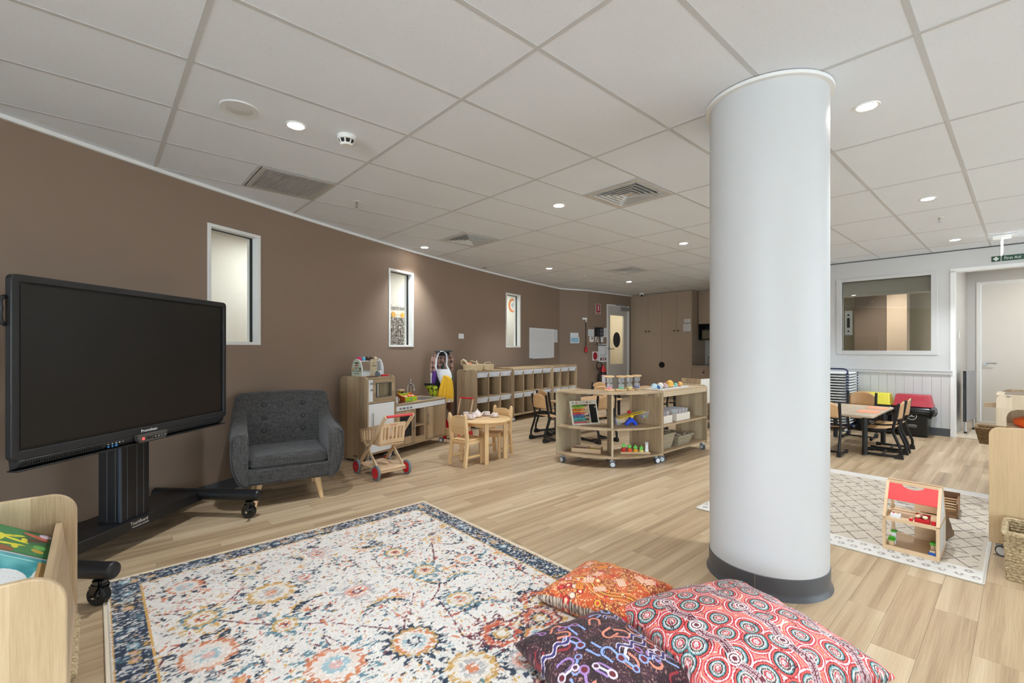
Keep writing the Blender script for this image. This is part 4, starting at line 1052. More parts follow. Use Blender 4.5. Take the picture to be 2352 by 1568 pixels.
for px, py, r, rings, pet, lob in ((952, 1478, .125, A_, NAVY, 16), (1152, 1460, .12, B_, MAR, 8), (908, 1272, .085, D_, ORG, 9), (820, 1362, .10, G_, GRY, 12), (622, 1366, .13, E_, NAVY, 12), (462, 1425, .10, D_, MUST, 10), (478, 1510, .14, C_, NAVY, 12),
                                  (930, 1206, .085, C_, NAVY, 14), (992, 1243, .06, E_, MUST, 8), (975, 1313, .09, D_, TEAL, 10), (1070, 1287, .09, C_, NAVY, 12), (1056, 1380, .10, D_, NAVY, 10), (1232, 1382, .10, B_, NAVY, 10), (730, 1275, .075, G_, PINK, 10),
                                  (848, 1234, .07, E_, TEAL, 9), (568, 1312, .08, E_, NAVY, 9), (425, 1352, .10, C_, NAVY, 12), (655, 1440, .085, D_, TEAL, 9), (772, 1532, .15, C_, TEAL, 14), (1085, 1540, .12, E_, NAVY, 12), (700, 1330, .06, G_, NAVY, 6), (795, 1300, .05, C_, NAVY, 7), (1125, 1240, .05, E_, RUST, 6)):
    x, y = rp(px, py); flower(x, y, r*.92, rings, pet, None, lob, .42, RNG.rand()*6)
for k in range(22):
    flower(.2+RNG.rand()*1.6, .15+RNG.rand()*1.2, .05+.06*RNG.rand(), [A_, B_, C_, D_, E_, G_][RNG.randint(6)], [NAVY, TEAL, MUST][RNG.randint(3)], None, RNG.randint(7, 14), .34, 0)
# worn patches
wear = (vnoise(NY, NX, 1.3, 5) > .78) & (big > .25); blend(wear, CREAM, .75)
wear2 = (vnoise(NY, NX, 2, 6)+.5*big > 1.08); blend(wear2, CREAM, .6)
# border
ed = np.minimum(np.minimum(S, 2.0-S), np.minimum(T, 3.0-T)); bd = (ed > .022) & (ed < .145)
bc = np.where((fine > .44)[..., None], NAVY, np.where((fine2 > .58)[..., None], GRY*1.1, np.where((fine2 > .36)[..., None], NAVY*1.5+8, np.where((mid > .55)[..., None], MUST*.95, TEAL*.9))))
bc = np.where((vnoise(NY, NX, 1.8, 2.6) > .74)[..., None], CREAM*.95, bc); CR_[bd] = bc[bd]
for k in range(110):                                  # blossoms in the border
    side = k % 4; q = RNG.rand(); x, y = [(.085, q*3), (1.915, q*3), (q*2, .085), (q*2, 2.915)][side]; flower(x, y, .016+.010*RNG.rand(), [(1, [MUST, LBL, GRY][k % 3]), (.5, [PINK, CREAM, NAVY][k % 3])], None, None, 6, .48)
for a, b_ in ((.016, .024), (.142, .152)):
    m = (ed > a) & (ed < b_) & (fine > .2); CR_[m] = MUST
CR_[ed < .014] = (222, 210, 190)
CR_ *= (.94+.12*vnoise(NY, NX, 1, 1))[..., None]; CR_ = np.clip(CR_, 0, 255)
wob = (vnoise(NY, NX, 40, 40)-.5)*.004
pos = np.stack([S+RU0, T+RV0, np.where(ed < .006, .002, .0115)+wob*(ed > .02)], -1)
rug = thing('floral_rug', 'large cream floral rug with a dark navy border', 'rug', (0, 0, 0), TH)
P_RUG = pattern_mat('rug_pile_print', .95, bump=.35, bscale=500, fuzz=.22, fscale=420, sheen=.1)
colmesh('pile', [(pos, CR_)], P_RUG, rug)
ebm = mat('rug_binding', (222, 208, 186), .9, bump=.4, bscale=300)
MB().tube([(x, y, .006) for x, y in rrect(RU0-.002, RU1+.002, RV0-.002, RV1+.002, .015, 4)], .0058, 6, closed=True).build('binding', ebm, rug)
MB().bx(RU0, RU1, RV0, RV1, 0, .006).build('backing', ebm, rug)

# ------------------------------------------------------------------ three cushions
def pillow(name, label, loc, rz, a, h, paint, n=150, tilt=(0, 0), m=None):
    t = thing(name, label, 'cushion', loc, rz, 'patterned floor cushions')
    t.rotation_euler = (tilt[0], tilt[1], rz)
    s, q = np.meshgrid(np.linspace(-1, 1, n), np.linspace(-1, 1, n))
    prof = np.power(np.clip((1-np.abs(s)**2.6)*(1-np.abs(q)**2.6), 0, 1), .42)
    x = a*s*(1-.07*(1-q*q)); y = a*q*(1-.07*(1-s*s))
    wr = (vnoise(n, n, 22, 22)-.5)*.016*prof
    top = np.stack([x, y, h*(.36+.64*prof)+wr], -1); bot = np.stack([x, y, h*(.36-.36*np.minimum(1, prof*1.6))], -1)[:, ::-1]
    def arc(ax):                                   # lengths along the cloth, so the print does not smear down the sides
        d_ = np.sqrt((np.diff(top, axis=ax)**2).sum(-1)); c_ = np.concatenate([np.zeros_like(np.take(d_, [0], ax)), np.cumsum(d_, ax)], ax); return c_-np.take(c_, [n//2], ax)
    C = paint(arc(1), arc(0), n); colmesh('cover', [(top, C), (bot, C[:, ::-1])], m, t)
    e = [Vector(top[j, i]) for j, i in [(0, i) for i in range(0, n, 6)]+[(j, n-1) for j in range(0, n, 6)]+[(n-1, i) for i in range(n-1, 0, -6)]+[(j, 0) for j in range(n-1, 0, -6)]]
    return t
P_CUSH = pattern_mat('cushion_print', .75, fuzz=.06, fscale=900, sheen=.1)
def paint_pink(x, y, n):
    C = np.empty(x.shape+(3,)); C[:] = (214, 72, 74)
    rs = np.random.RandomState(5); cs = []
    for i in range(-5, 6):
        for j in range(-5, 6): cs.append(((i+.5*(j % 2))*.107+rs.randn()*.012, j*.092+rs.randn()*.012, .040+.014*rs.rand()))
    D = np.stack([np.hypot(x-c[0], (y-c[1])*1.0) for c in cs], -1); k = D.argmin(-1); d = D.min(-1); ang = np.arctan2(y-np.array([c[1] for c in cs])[k], x-np.array([c[0] for c in cs])[k]); rr = np.array([c[2] for c in cs])[k]
    f = d/rr
    ringc = np.array([(244, 176, 190), (250, 232, 224), (206, 44, 62), (250, 226, 214), (60, 44, 52), (250, 240, 232), (118, 168, 172), (30, 40, 52), (236, 96, 84), (200, 40, 56)], float)
    ring = np.clip((f*10).astype(int), 0, 9); C = ringc[ring]
    dots = np.sin(ang*26)*1.0; C = np.where(((ring % 2 == 1) & (dots < -.2) & (f < 1))[..., None], C*.55, C)
    out = f >= 1; w_ = (d-rr)/.0105; ph = (w_ % 1.0); band = (w_.astype(int) % 3)
    oc = np.where((ph < .5)[..., None], np.array([(244, 214, 212), (238, 150, 140), (250, 232, 230)], float)[band], np.array([(204, 42, 58), (236, 104, 74), (178, 34, 60)], float)[band])
    C = np.where(out[..., None], oc, C)
    for c0 in (-.22, .02, .24):
        wv = np.abs(x-c0-.012*np.sin(y*38)); C[wv < .019] = (246, 226, 228); C[(wv < .016) & ((wv*1000).astype(int) % 6 < 4)] = (112, 36, 52)
        for yy in (-.2, .0, .19):
            d2 = np.hypot(x-c0-.012*math.sin(yy*38), y-yy); C[d2 < .026] = (248, 236, 236); C[(d2 < .021) & (d2 > .016)] = (112, 36, 52); C[d2 < .01] = (112, 36, 52)
    for q in range(26):
        cx, cy, a = rs.rand()*.6-.3, rs.rand()*.6-.3, rs.rand()*PI; p_ = (x-cx)*math.cos(a)+(y-cy)*math.sin(a); s_ = -(x-cx)*math.sin(a)+(y-cy)*math.cos(a)
        C[(np.abs(p_) < .02) & (np.abs(np.abs(s_)-.004) < .0016)] = (70, 24, 40)
    return np.clip(C*(.96+.06*vnoise(n, n, 2, 2))[..., None], 0, 255)
def paint_orange(x, y, n):
    rs = np.random.RandomState(8); C = np.empty(x.shape+(3,)); C[:] = (214, 92, 44)
    dark = vnoise(n, n, 14, 14); sp = vnoise(n, n, 1.6, 1.6); C[(dark > .55)] = (160, 62, 40); C[(dark > .5) & (sp > .6)] = (238, 170, 96); C[(dark < .4) & (sp > .66)] = (242, 196, 150)
    b = np.abs(x+.11-.03*np.sin(y*22)); 
    for k, c in enumerate(((240, 166, 70), (120, 44, 36), (236, 128, 50), (200, 70, 40), (246, 190, 110))): C[(b > .006*k) & (b < .006*(k+1))] = c
    gz = (x < -.245); C[gz] = (140, 122, 112); C[gz & (sp > .55)] = (214, 196, 176); C[gz & (sp < .3)] = (84, 62, 58)
    for q in range(120):
        cx, cy, r = rs.rand()*.5-.25, rs.rand()*.5-.25, .006+.018*rs.rand()**2; d = np.hypot(x-cx, y-cy); c = [(246, 176, 60), (214, 40, 52), (250, 210, 196), (240, 130, 60), (248, 196, 130)][rs.randint(5)]
        C[d < r] = (96, 36, 32); C[d < r*.82] = c; C[d < r*.45] = (226, 70, 56) if q % 2 else (250, 220, 180)
    for q in range(16):
        cx, cy, a = rs.rand()*.44-.22, rs.rand()*.44-.22, rs.rand()*PI; p_ = (x-cx)*math.cos(a)+(y-cy)*math.sin(a); s_ = -(x-cx)*math.sin(a)+(y-cy)*math.cos(a)
        C[(np.abs(p_) < .03) & (np.abs(s_) < .02)] = (250, 206, 176) if q % 2 else (242, 150, 50); C[(np.abs(p_) < .03) & (np.abs(s_) < .02) & ((s_*1000).astype(int) % 9 < 2)] = (180, 60, 40)
    return np.clip(C, 0, 255)
def paint_plum(x, y, n):
    rs = np.random.RandomState(21); C = np.empty(x.shape+(3,)); C[:] = (62, 30, 42)
    sp = vnoise(n, n, 1.5, 1.5); dk = vnoise(n, n, 18, 18); C[(sp > .66)] = (98, 62, 70); C[(sp > .82)] = (176, 138, 124); C[(dk > .62)] *= .7
    LB, PE, LV, WH, RD = (150, 170, 220), (226, 140, 116), (170, 130, 190), (226, 214, 224), (150, 46, 52)
    def stroke(d, w_, c, o=(24, 14, 30)): C[d < w_*1.7] = o; C[d < w_] = c
    for q in range(34):
        cx, cy, a, r = rs.rand()*.52-.26, rs.rand()*.52-.26, rs.rand()*2*PI, .014+.01*rs.rand(); p_ = (x-cx)*math.cos(a)+(y-cy)*math.sin(a); s_ = -(x-cx)*math.sin(a)+(y-cy)*math.cos(a)
        d = np.where(p_ > 0, np.abs(np.hypot(p_, s_)-r), np.where(p_ > -.04, np.abs(np.abs(s_)-r), 1)); stroke(d, .005, [LB, PE, LV, PE, RD][q % 5])
    for q in range(15):
        cx, cy, a = rs.rand()*.5-.25, rs.rand()*.5-.25, rs.rand()*2*PI; d1 = np.hypot(x-cx, y-cy); ex, ey = cx+.06*math.cos(a), cy+.06*math.sin(a); d2 = np.hypot(x-ex, y-ey)
        p_ = np.clip(((x-cx)*math.cos(a)+(y-cy)*math.sin(a)), 0, .06); dl = np.hypot(x-cx-p_*math.cos(a), y-cy-p_*math.sin(a)); c = [LB, WH, LV][q % 3]
        stroke(dl, .0055, c); C[d1 < .019] = c; C[d1 < .012] = (110, 34, 44); C[d2 < .015] = c; C[d2 < .009] = (90, 40, 70)
    for q in range(5):
        cx, cy = rs.rand()*.4-.2, rs.rand()*.4-.2; d = np.abs(y-cy-.012*np.sin((x-cx)*90)); d = np.where(np.abs(x-cx) < .075, d, 1); stroke(d, .007, (60, 52, 110), WH)
    m = np.maximum(np.abs(x), np.abs(y)); return np.clip(C, 0, 255)
pillow('floor_cushion', 'orange cushion with painted dots and circles on the rug corner', (.47, 2.33, .012), R(48), .25, .13, paint_orange, 170, (R(-3), 0), P_CUSH)
pillow('floor_cushion', 'big red and pink cushion with concentric dotted circles', (.935, 1.915, 0), R(21), .37, .21, paint_pink, 260, (0, 0), P_CUSH)
pillow('floor_cushion', 'dark plum cushion with pale blue and peach line motifs', (.345, 1.80, .014), R(30), .245, .15, paint_plum, 180, (R(2), 0), P_CUSH)
# ------------------------------------------------------------------ play kitchen along the brown wall
KA = R(60.3); K0 = Vector((-1.598, 5.12, 0)); KD = .45
def kp(x, y, z=0): return K0 + Vector((math.cos(KA)*x - math.sin(KA)*y, math.sin(KA)*x + math.cos(KA)*y, z))
def panel_yz(name, x0, x1, y0, y1, z0, z1, r, m, parent, which=(0, 0, 1, 1), bev=.002):
    return MB().prism(rrect(y0, y1, z0, z1, r, 7, which), x0, x1, 'yz').build(name, m, parent, bevel=bev)
def hbar(parent, x, y, z0, z1, m=None, name='handle'):
    return MB().cyl((x, y-.02, z0), (x, y-.02, z1), .005, n=8).cyl((x, y, z0+.015), (x, y-.02, z0+.015), .004, n=8).cyl((x, y, z1-.015), (x, y-.02, z1-.015), .004, n=8).build(name, m or M_STEEL, parent)
kt = thing('play_fridge_unit', 'tall wooden play kitchen unit with white fridge door and microwave', 'play kitchen', K0, KA)
side = [(0, .05), (.06, .05), (.075, .085), (.10, .03), (.36, .03), (.385, .085), (.40, .05), (KD, .05), (KD, .915), (KD-.02, .95), (KD-.05, .965), (.05, .965), (.02, .95), (0, .915)]
for x0, x1 in ((0, .018), (.412, .43)): MB().prism(side, x0, x1, 'yz').build('side_panel', W_Z, kt, bevel=.002)
MB().bx(.018, .412, .015, KD-.01, .93, .948).build('top_board', W_X, kt)
MB().bx(.018, .412, .015, KD-.01, .66, .68).build('mid_shelf', W_X, kt)
MB().bx(.018, .412, .015, KD-.01, .085, .105).build('bottom_board', W_X, kt)
MB().bx(.018, .412, KD-.022, KD-.012, .105, .93).build('back_panel', W_Z, kt)
fd = MB().bx(.02, .41, .0, .018, .11, .655).build('fridge_door', M_WHITE2, kt, bevel=.002); hbar(fd, .068, 0, .33, .555)
pn = MB().bx(.02, .085, .006, .02, .684, .928).build('control_panel', M_WHITE2, kt)
for z in (.885, .815): MB().cyl((.056, .006, z), (.056, -.012, z), .012, n=14).build('knob', M_STEEL, pn)
md = MB()
for a in ((.09, .125, .684, .928), (.37, .41, .684, .928), (.125, .37, .684, .722), (.125, .37, .89, .928)): md.bx(a[0], a[1], .002, .018, a[2], a[3])
md = md.build('microwave_door', W_X, kt)
mf = MB()
for a in ((.125, .135, .722, .89), (.36, .37, .722, .89), (.135, .36, .722, .731), (.135, .36, .881, .89)): mf.bx(a[0], a[1], -.002, .02, a[2], a[3])
mf.build('window_frame', mat('smoked_frame', (96, 92, 86), .4), md)
MB().bx(.135, .36, .008, .012, .731, .881).build('pane', M_GLASS, md); MB().bx(.02, .41, .06, .07, .684, .928).build('inner_board', W_Z, kt); hbar(md, .134, 0, .735, .88)
for x, y in ((.05, .06), (.38, .06), (.05, .39), (.38, .39)): caster(kt, x, y, .085, R(20+50*x))
MB().bx(-.0006, 0, .16, .22, .062, .075).build('maker_plate', M_DARK, kt)

kl = thing('play_sink_unit', 'low wooden play kitchen unit with oven, cupboard and steel sink', 'play kitchen', kp(.432, 0), KA)
LWD = .965
def low_side(x0, x1): MB().bx(x0, x1, 0, KD-.01, .09, .59).build('side_panel', W_Z, kl)
low_side(0, .016); low_side(LWD-.018, LWD)
MB().bx(0, LWD, -.006, KD, .59, .61).build('worktop', W_X, kl, bevel=.003)
MB().bx(.0, LWD, .0, KD-.01, .085, .105).build('bottom_board', W_X, kl, bevel=.002)
MB().bx(.016, LWD-.018, KD-.022, KD-.012, .105, .59).build('back_panel', W_Z, kl)
rail = MB().bx(.016, LWD-.018, .0, .016, .525, .586).build('control_rail', M_WHITE2, kl)
for k in range(4): MB().cyl((.08+k*.06, 0, .553), (.08+k*.06, -.016, .553), .0125, n=14).build('knob', M_STEEL, rail)
od = MB()
for a in ((.02, .075, .11, .518), (.285, .338, .11, .518), (.075, .285, .11, .2), (.075, .285, .47, .518)): od.bx(a[0], a[1], .0, .018, a[2], a[3])
od = od.build('oven_door', W_Z, kl); MB().bx(.075, .285, .006, .012, .2, .47).build('pane', mat('oven_glass', (26, 32, 42), .15), od); hbar(od, .32, 0, .27, .45)
MB().bx(.342, .358, .002, KD-.02, .105, .525).build('divider', W_Z, kl); MB().bx(.522, .538, .002, KD-.02, .105, .525).build('divider', W_Z, kl)
MB().bx(.358, .522, .006, KD-.02, .30, .318).build('shelf', W_X, kl)
MB().bx(.358, .522, .0, .016, .105, .175).build('shelf_lip', W_X, kl)
cd = MB().bx(.542, LWD-.02, .0, .018, .11, .518).build('cupboard_door', W_Z, kl, bevel=.002); hbar(cd, .585, 0, .29, .44)
MB().bx(.52, .92, .06, .38, .608, .6105).build('drainer', M_STEEL, kl, bevel=.001)
MB().lathe([(.10, .612), (.095, .6), (.08, .572), (.0, .57)], (.76, .22, 0), 24).build('sink_bowl', M_STEEL, kl)
MB().bx(.03, .38, .05, .40, .609, .613).build('hob', mat('hob_black', (20, 20, 22), .15), kl)
for k, (hx, hy) in enumerate(((.12, .14), (.29, .14), (.12, .31), (.29, .31))): MB().lathe([(.05, .6131), (.055, .6136), (.058, .6131), (.05, .6131)], (hx, hy, 0), 24).build('hob_ring', M_GREY, kl)
fc = MB().cyl((.60, .36, .61), (.60, .36, .80), .011, n=12).tube([(.60, .36, .78), (.60, .33, .805), (.60, .27, .80), (.60, .25, .765), (.60, .245, .72)], .010, 10)
fc.cyl((.66, .36, .61), (.66, .36, .75), .009, n=10); fc.ball((.66, .36, .80), .02); fc.tube([(.66, .36, .75), (.66, .33, .79), (.67, .29, .775)], .007, 8); fc.ball((.64, .345, .85), .018); fc.cyl((.64, .345, .84), (.62, .36, .79), .006, n=8)
fc.build('tap', M_CHROME, kl)
for x, y in ((.05, .05), (.91, .05), (.05, .38), (.91, .38)): caster(kl, x, y, .085, R(15+40*y))
# cookware and food on the low unit
WT_ = .61
def on_k(x, y, z=WT_): return kp(.432+x, y, z)
t = thing('play_kettle', 'shiny steel toy kettle on the play hob', 'kettle', on_k(.22, .26, .6131), KA)
MB().lathe([(.045, 0), (.055, .01), (.056, .05), (.04, .085), (.02, .095)], n=20).build('body', M_CHROME, t); MB().lathe([(.02, .094), (.014, .102), (.008, .106), (.009, .115), (0, .118)], n=14).build('lid', M_CHROME, t)
MB().tube([(-.05, 0, .07), (-.045, 0, .11), (0, 0, .14), (.045, 0, .11), (.05, 0, .07)], .005, 8).build('handle', M_BLACK, t); MB().cyl((-.05, 0, .04), (-.085, 0, .085), .011, .006, 10).build('spout', M_CHROME, t)
t = thing('play_saucepan', 'small chrome toy saucepan with lid behind the orange crate', 'saucepan', on_k(.28, .37, .6131), KA+.6)
MB().lathe([(.05, 0), (.055, .004), (.056, .07), (.05, .071)], n=20).build('body', M_CHROME, t); MB().lathe([(.056, .071), (.03, .085), (.006, .09), (.006, .1), (.011, .108), (0, .114)], n=18).build('lid', M_CHROME, t); MB().cyl((.055, 0, .055), (.15, 0, .06), .007, n=8).build('handle', M_STEEL, t)
t = thing('play_pot', 'tall chrome toy pot beside the play fridge', 'pot', on_k(.07, .06, .613), KA)
MB().lathe([(.035, 0), (.038, .003), (.038, .085), (.034, .086)], n=18).build('body', M_CHROME, t); MB().tube([(.038, 0, .03), (.06, 0, .035), (.06, 0, .06), (.038, 0, .065)], .004, 7).build('handle', M_CHROME, t)
t = thing('toy_mixer', 'yellow toy mixer standing behind the orange crate', 'toy', on_k(.47, .36), KA)
MB().bx(-.025, .025, -.03, .03, 0, .05).bx(-.02, .02, .0, .03, .05, .11).build('body', mat('toy_yellow', (240, 208, 40), .4), t, bevel=.005); MB().bx(-.045, .045, -.035, .035, .11, .13).build('head', BEECH, t, bevel=.004); MB().bx(-.012, .012, -.031, -.02, .06, .10).build('label', M_BLACK, t)
t = thing('fruit_crate', 'orange and lime green toy crate of wooden food on the worktop', 'crate', on_k(.385, .10), KA-R(8))
MO, MG = mat('crate_orange', (232, 112, 34), .4), mat('crate_lime', (176, 206, 40), .4)
def slat_board(m, nm, pts, plane, a, b): MB().prism(pts, a, b, plane).build(nm, m, t, bevel=.002)
slat_board(MO, 'side_board', [(0, 0), (.16, 0), (.16, .10), (.12, .085), (.05, .065), (0, .06)], 'yz', -.10, -.092); slat_board(MO, 'side_board', [(0, 0), (.16, 0), (.16, .10), (.12, .085), (.05, .065), (0, .06)], 'yz', .092, .10)
MB().bx(-.092, .092, 0, .008, 0, .058).build('front_board', MG, t, bevel=.002); MB().bx(-.092, .092, .152, .16, 0, .09).build('back_board', MG, t, bevel=.002); MB().bx(-.092, .092, .008, .152, 0, .008).build('base_board', MO, t); MB().bx(-.005, .005, .008, .152, .008, .055).build('divider', MO, t)
MB().cyl((.0, -.0012, .03), (.0, .0, .03), .012, n=14).build('badge', mat('badge_blue', (70, 130, 170), .4), t)
for k, (x, y, c) in enumerate(((-.06, .04, (232, 200, 150)), (-.03, .08, (220, 60, 50)), (-.06, .12, (238, 214, 150)), (.04, .04, (238, 90, 60)), (.07, .07, (244, 236, 220)), (.03, .10, (232, 80, 60)), (.065, .12, (246, 190, 160)))):
    f = tag(MB().ball((0, 0, 0), .028, 14, 8, (1.15, .9, .8)).build('toy_food', mat('toy_food_%d' % k, c, .5)), ['round cream toy bun at the front of the orange crate', 'small red toy tomato in the orange crate', 'pale yellow toy potato at the back of the orange crate', 'coral red toy fruit at the lime end of the crate', 'white toy egg at the lime end of the crate', 'dark orange toy fruit in the middle of the crate', 'pink toy bun at the back of the lime end'][k], 'toy food', 'wooden play food in the crate')
    f.location = t.matrix_basis @ Vector((x, y, .05)); f.rotation_euler = (0, 0, k)
t = tag(MB().lathe([(0, 0), (.018, .003), (.028, .02), (.027, .04), (.012, .05), (.004, .046)], n=16).build('toy_apple', M_RED), 'shiny red toy apple on the open shelf of the low play unit', 'toy food'); t.location = on_k(.42, .06, .175); t.location.z = .172
MB().cyl((0, 0, .045), (.004, 0, .06), .002, n=6).build('stem', mat('stem_brown', (90, 60, 40), .6), t)
t.location = on_k(.415, .05, .106+.0)
t = tag(MB().lathe([(.02, 0), (.04, .012), (.05, .035), (.046, .036), (.035, .015), (0, .01)], n=18).build('toy_bowl', mat('toy_orange_red', (226, 92, 50), .45)), 'small orange toy bowl beside the red toy apple', 'bowl'); t.location = on_k(.475, .08, .106)
# ice cream counter and scoop on the tall unit
ic = thing('ice_cream_counter', 'white toy ice cream counter with coloured scoops on the tall unit', 'toy', kp(.04, .13, .965), KA)
MSG = mat('mint_wood_print', (206, 212, 190), .5); MTXT = mat('print_brown', (70, 52, 44), .6)
arch = [(0, 0), (.17, 0), (.17, .09), (.155, .14), (.13, .18), (.10, .195), (.07, .195), (.04, .18), (.015, .14), (0, .09)]
for x in (0, .32): MB().prism(arch, x, x+.012, 'yz').build('end_panel', M_WHITE2, ic, bevel=.002)
MB().prism([(.004+y*.954, z*.98) for y, z in arch], -.0012, 0, 'yz').build('sign_face', MSG, ic)
ROTX = (R(90), 0, R(-90))
text('Ice Cream', .044, MTXT, ic, (-.0022, .085, .062), ROTX, sx=.78); text('COUNTER', .018, MTXT, ic, (-.0022, .085, .028), ROTX); text('DOUBLE DIP', .015, MTXT, ic, (-.0022, .085, .092), ROTX)
MB().prism([(.055, .142), (.115, .142), (.115, .156), (.055, .156)], -.0025, -.001, 'yz').build('hand_slot', M_BLACK, ic)
MB().prism([(.085+.025*math.cos(q*PI/8), .122+.008*math.sin(q*PI/8)) for q in range(16)], -.0022, -.001, 'yz').build('badge', M_RED, ic)
for q, (y, c) in enumerate(((.03, (90, 56, 42)), (.14, (224, 170, 80)))): MB().prism([(y+.013*math.cos(a*PI/6), .085+.013*math.sin(a*PI/6)) for a in range(12)], -.0022, -.001, 'yz').build('scoop_print', mat('scoop_print_%d' % q, c, .5), ic)
MB().bx(.012, .32, .05, .15, .165, .175).build('top_shelf', M_WHITE2, ic); MB().bx(.012, .32, .02, .15, .05, .06).build('counter_shelf', M_WHITE2, ic)
MB().bx(.012, .32, .02, .03, 0, .06).build('front_board', M_WHITE2, ic)
MB().bx(.13, .22, .0, .012, 0, .19).build('menu_board', mat('menu_cream', (206, 190, 158), .6), ic); text('Ice\nCream', .03, MTXT, ic, (.175, -.001, .13), FACE, sx=.8)
for k, (x, c, l) in enumerate(((.05, (224, 40, 100), 'pink'), (.11, (96, 190, 220), 'sky blue'), (.17, (70, 44, 36), 'dark chocolate'), (.23, (84, 54, 42), 'milk chocolate'), (.29, (226, 200, 166), 'vanilla'))):
    b = tag(MB().ball((0, 0, 0), .027, 16, 10).build('toy_scoop', mat('icecream_%d' % k, c, .45)), '%s toy ice cream ball on top of the counter' % l, 'toy', 'toy ice cream balls'); b.location = ic.matrix_basis @ Vector((x, .10, .192))
t = thing('ice_cream_scooper', 'grey toy scooper with a red handle lying on the tall unit', 'scooper', kp(.17, .035, .950), KA-R(4))
MB().lathe([(.0, .0), (.02, .006), (.03, .02), (.033, .034), (.030, .034), (.018, .01), (0, .004)], n=18, M=Matrix.Rotation(R(60), 4, 'X') @ Matrix.Translation((0, .0, .0))).build('bowl', M_GREY, t)
for c in t.children: c.location = (0, .01, .028)
MB().cyl((.03, 0, .022), (.07, 0, .02), .005, n=8).build('neck', M_GREY, t); MB().cyl((.07, 0, .02), (.165, 0, .016), .0125, .0115, n=12).build('handle', M_RED, t)

# ------------------------------------------------------------------ wooden shopping cart
CT0 = Vector((-1.315, 4.481, 0)); CTA = R(46)
ct = thing('toy_shopping_cart', 'wooden toy shopping cart with red wheels and red handle', 'toy cart', CT0, CTA)
for x, s in ((0, -1), (.345, 1)):
    for y in (0, .385):
        wh = MB().cyl((x-.012, y, .073), (x+.012, y, .073), .073, n=32).build('wheel', M_RUB, ct, bevel=.006)
        MB().cyl((x-.0145, y, .073), (x+.0145, y, .073), .054, n=28).build('hub', M_RED, wh); MB().cyl((x-.018, y, .073), (x+.018, y, .073), .007, n=10).build('axle_cap', M_CHROME, wh)
MB().bx(.025, .32, -.02, .405, .088, .102).build('deck', BEECH, ct, bevel=.003)
for y in (0, .385): MB().bx(.015, .33, y-.012, y+.012, .062, .088).build('axle_beam', BEECH, ct)
for x in (.018, .327):
    MB().bar((x, .375, .09), (x, -.145, .63), .014, .036, (0, 1, 0)).build('push_bar', BEECH_Z, ct, bevel=.003)
    MB().bar((x+(.015 if x < .1 else -.015), .01, .09), (x+(.015 if x < .1 else -.015), .33, .37), .014, .03, (0, 1, 0)).build('cross_leg', BEECH_Z, ct, bevel=.003)
    MB().cyl((x-.012, .18, .29), (x+.012, .18, .29), .008, n=10).build('pivot_bolt', M_STEEL, ct)
MB().cyl((.03, -.145, .628), (.315, -.145, .628), .013, n=14).build('handle', mat('handle_red', (214, 62, 66), .4), ct)
def slat_panel(P, n, name='basket_side'):
    """slatted panel from four corners (bottom-left, bottom-right, top-right, top-left)"""
    a, b, c, d = [Vector(p) for p in P]; L = lambda s, q: (a*(1-s)+b*s)*(1-q)+(d*(1-s)+c*s)*q
    nrm = (b-a).cross(d-a).normalized(); w_ = .012
    def plate(s0, s1, q0, q1): 
        vs = [L(s0, q0), L(s1, q0), L(s1, q1), L(s0, q1)]; return [v-nrm*w_/2 for v in vs]+[v+nrm*w_/2 for v in vs]
    F = [(3, 2, 1, 0), (4, 5, 6, 7), (0, 1, 5, 4), (1, 2, 6, 5), (2, 3, 7, 6), (3, 0, 4, 7)]
    m = MB(); m.add(plate(0, 1, 0, .2), F); m.add(plate(0, 1, .82, 1), F); m.add(plate(0, .1, .2, .82), F); m.add(plate(.9, 1, .2, .82), F)
    o = m.build(name, BEECH, ct)
    for k in range(n):
        s = .1+.8*(k+.5)/n+.4/n-.4/n; MB().add(plate(s-.18/n, s+.18/n, .2, .82), F).build('slat', BEECH_Z, o)
    return o
fr_ = slat_panel([(.04, -.0, .345), (.305, -.0, .345), (.31, -.03, .545), (.035, -.03, .545)], 5, 'basket_front')
slat_panel([(.04, .0, .345), (.04, .36, .325), (.035, .385, .45), (.035, -.03, .545)], 6); slat_panel([(.305, .0, .345), (.305, .36, .325), (.31, .385, .45), (.31, -.03, .545)], 6)
slat_panel([(.04, .36, .325), (.305, .36, .325), (.31, .385, .45), (.035, .385, .45)], 5, 'basket_back')
MB().bx(.04, .305, .0, .36, .325, .335).build('basket_floor', BEECH, ct)
text('red toys', .022, mat('print_red', (206, 70, 50), .5), fr_, (.172, -.0365, .528), (R(98), 0, 0))
# push wagon half hidden between the kitchen and the cubbies
pwn = thing('toy_push_wagon', 'small wooden push wagon with a red tub beside the cubby shelf', 'toy cart', (-.745, 6.42, 0), R(62))
MB().bx(0, .32, 0, .24, .05, .16).build('box', BEECH, pwn, bevel=.004)
MB().prism([(0, .16), (.24, .16), (.24, .26), (.2, .30), (.04, .30), (0, .26)], .01, .30, 'yz').build('tub', M_RED, pwn)
MB().prism([(.12+.075*math.cos(q*PI/10), .285+.055*math.sin(q*PI/10)) for q in range(20)], .003, .012, 'yz').build('round_side', mat('wagon_pale', (228, 206, 190), .5), pwn)
for x in (.03, .29):
    for y in (-.012, .252): MB().cyl((x, y-.012, .045), (x, y+.012, .045), .045, n=18).build('wheel', M_RED, pwn)
for y in (.01, .23): MB().bar((.26, y, .14), (.40, y, .545), .012, .018, (1, 0, 0)).build('push_bar', BEECH_Z, pwn)
MB().cyl((.40, .0, .545), (.40, .24, .545), .011, n=12).build('handle', M_RED, pwn)

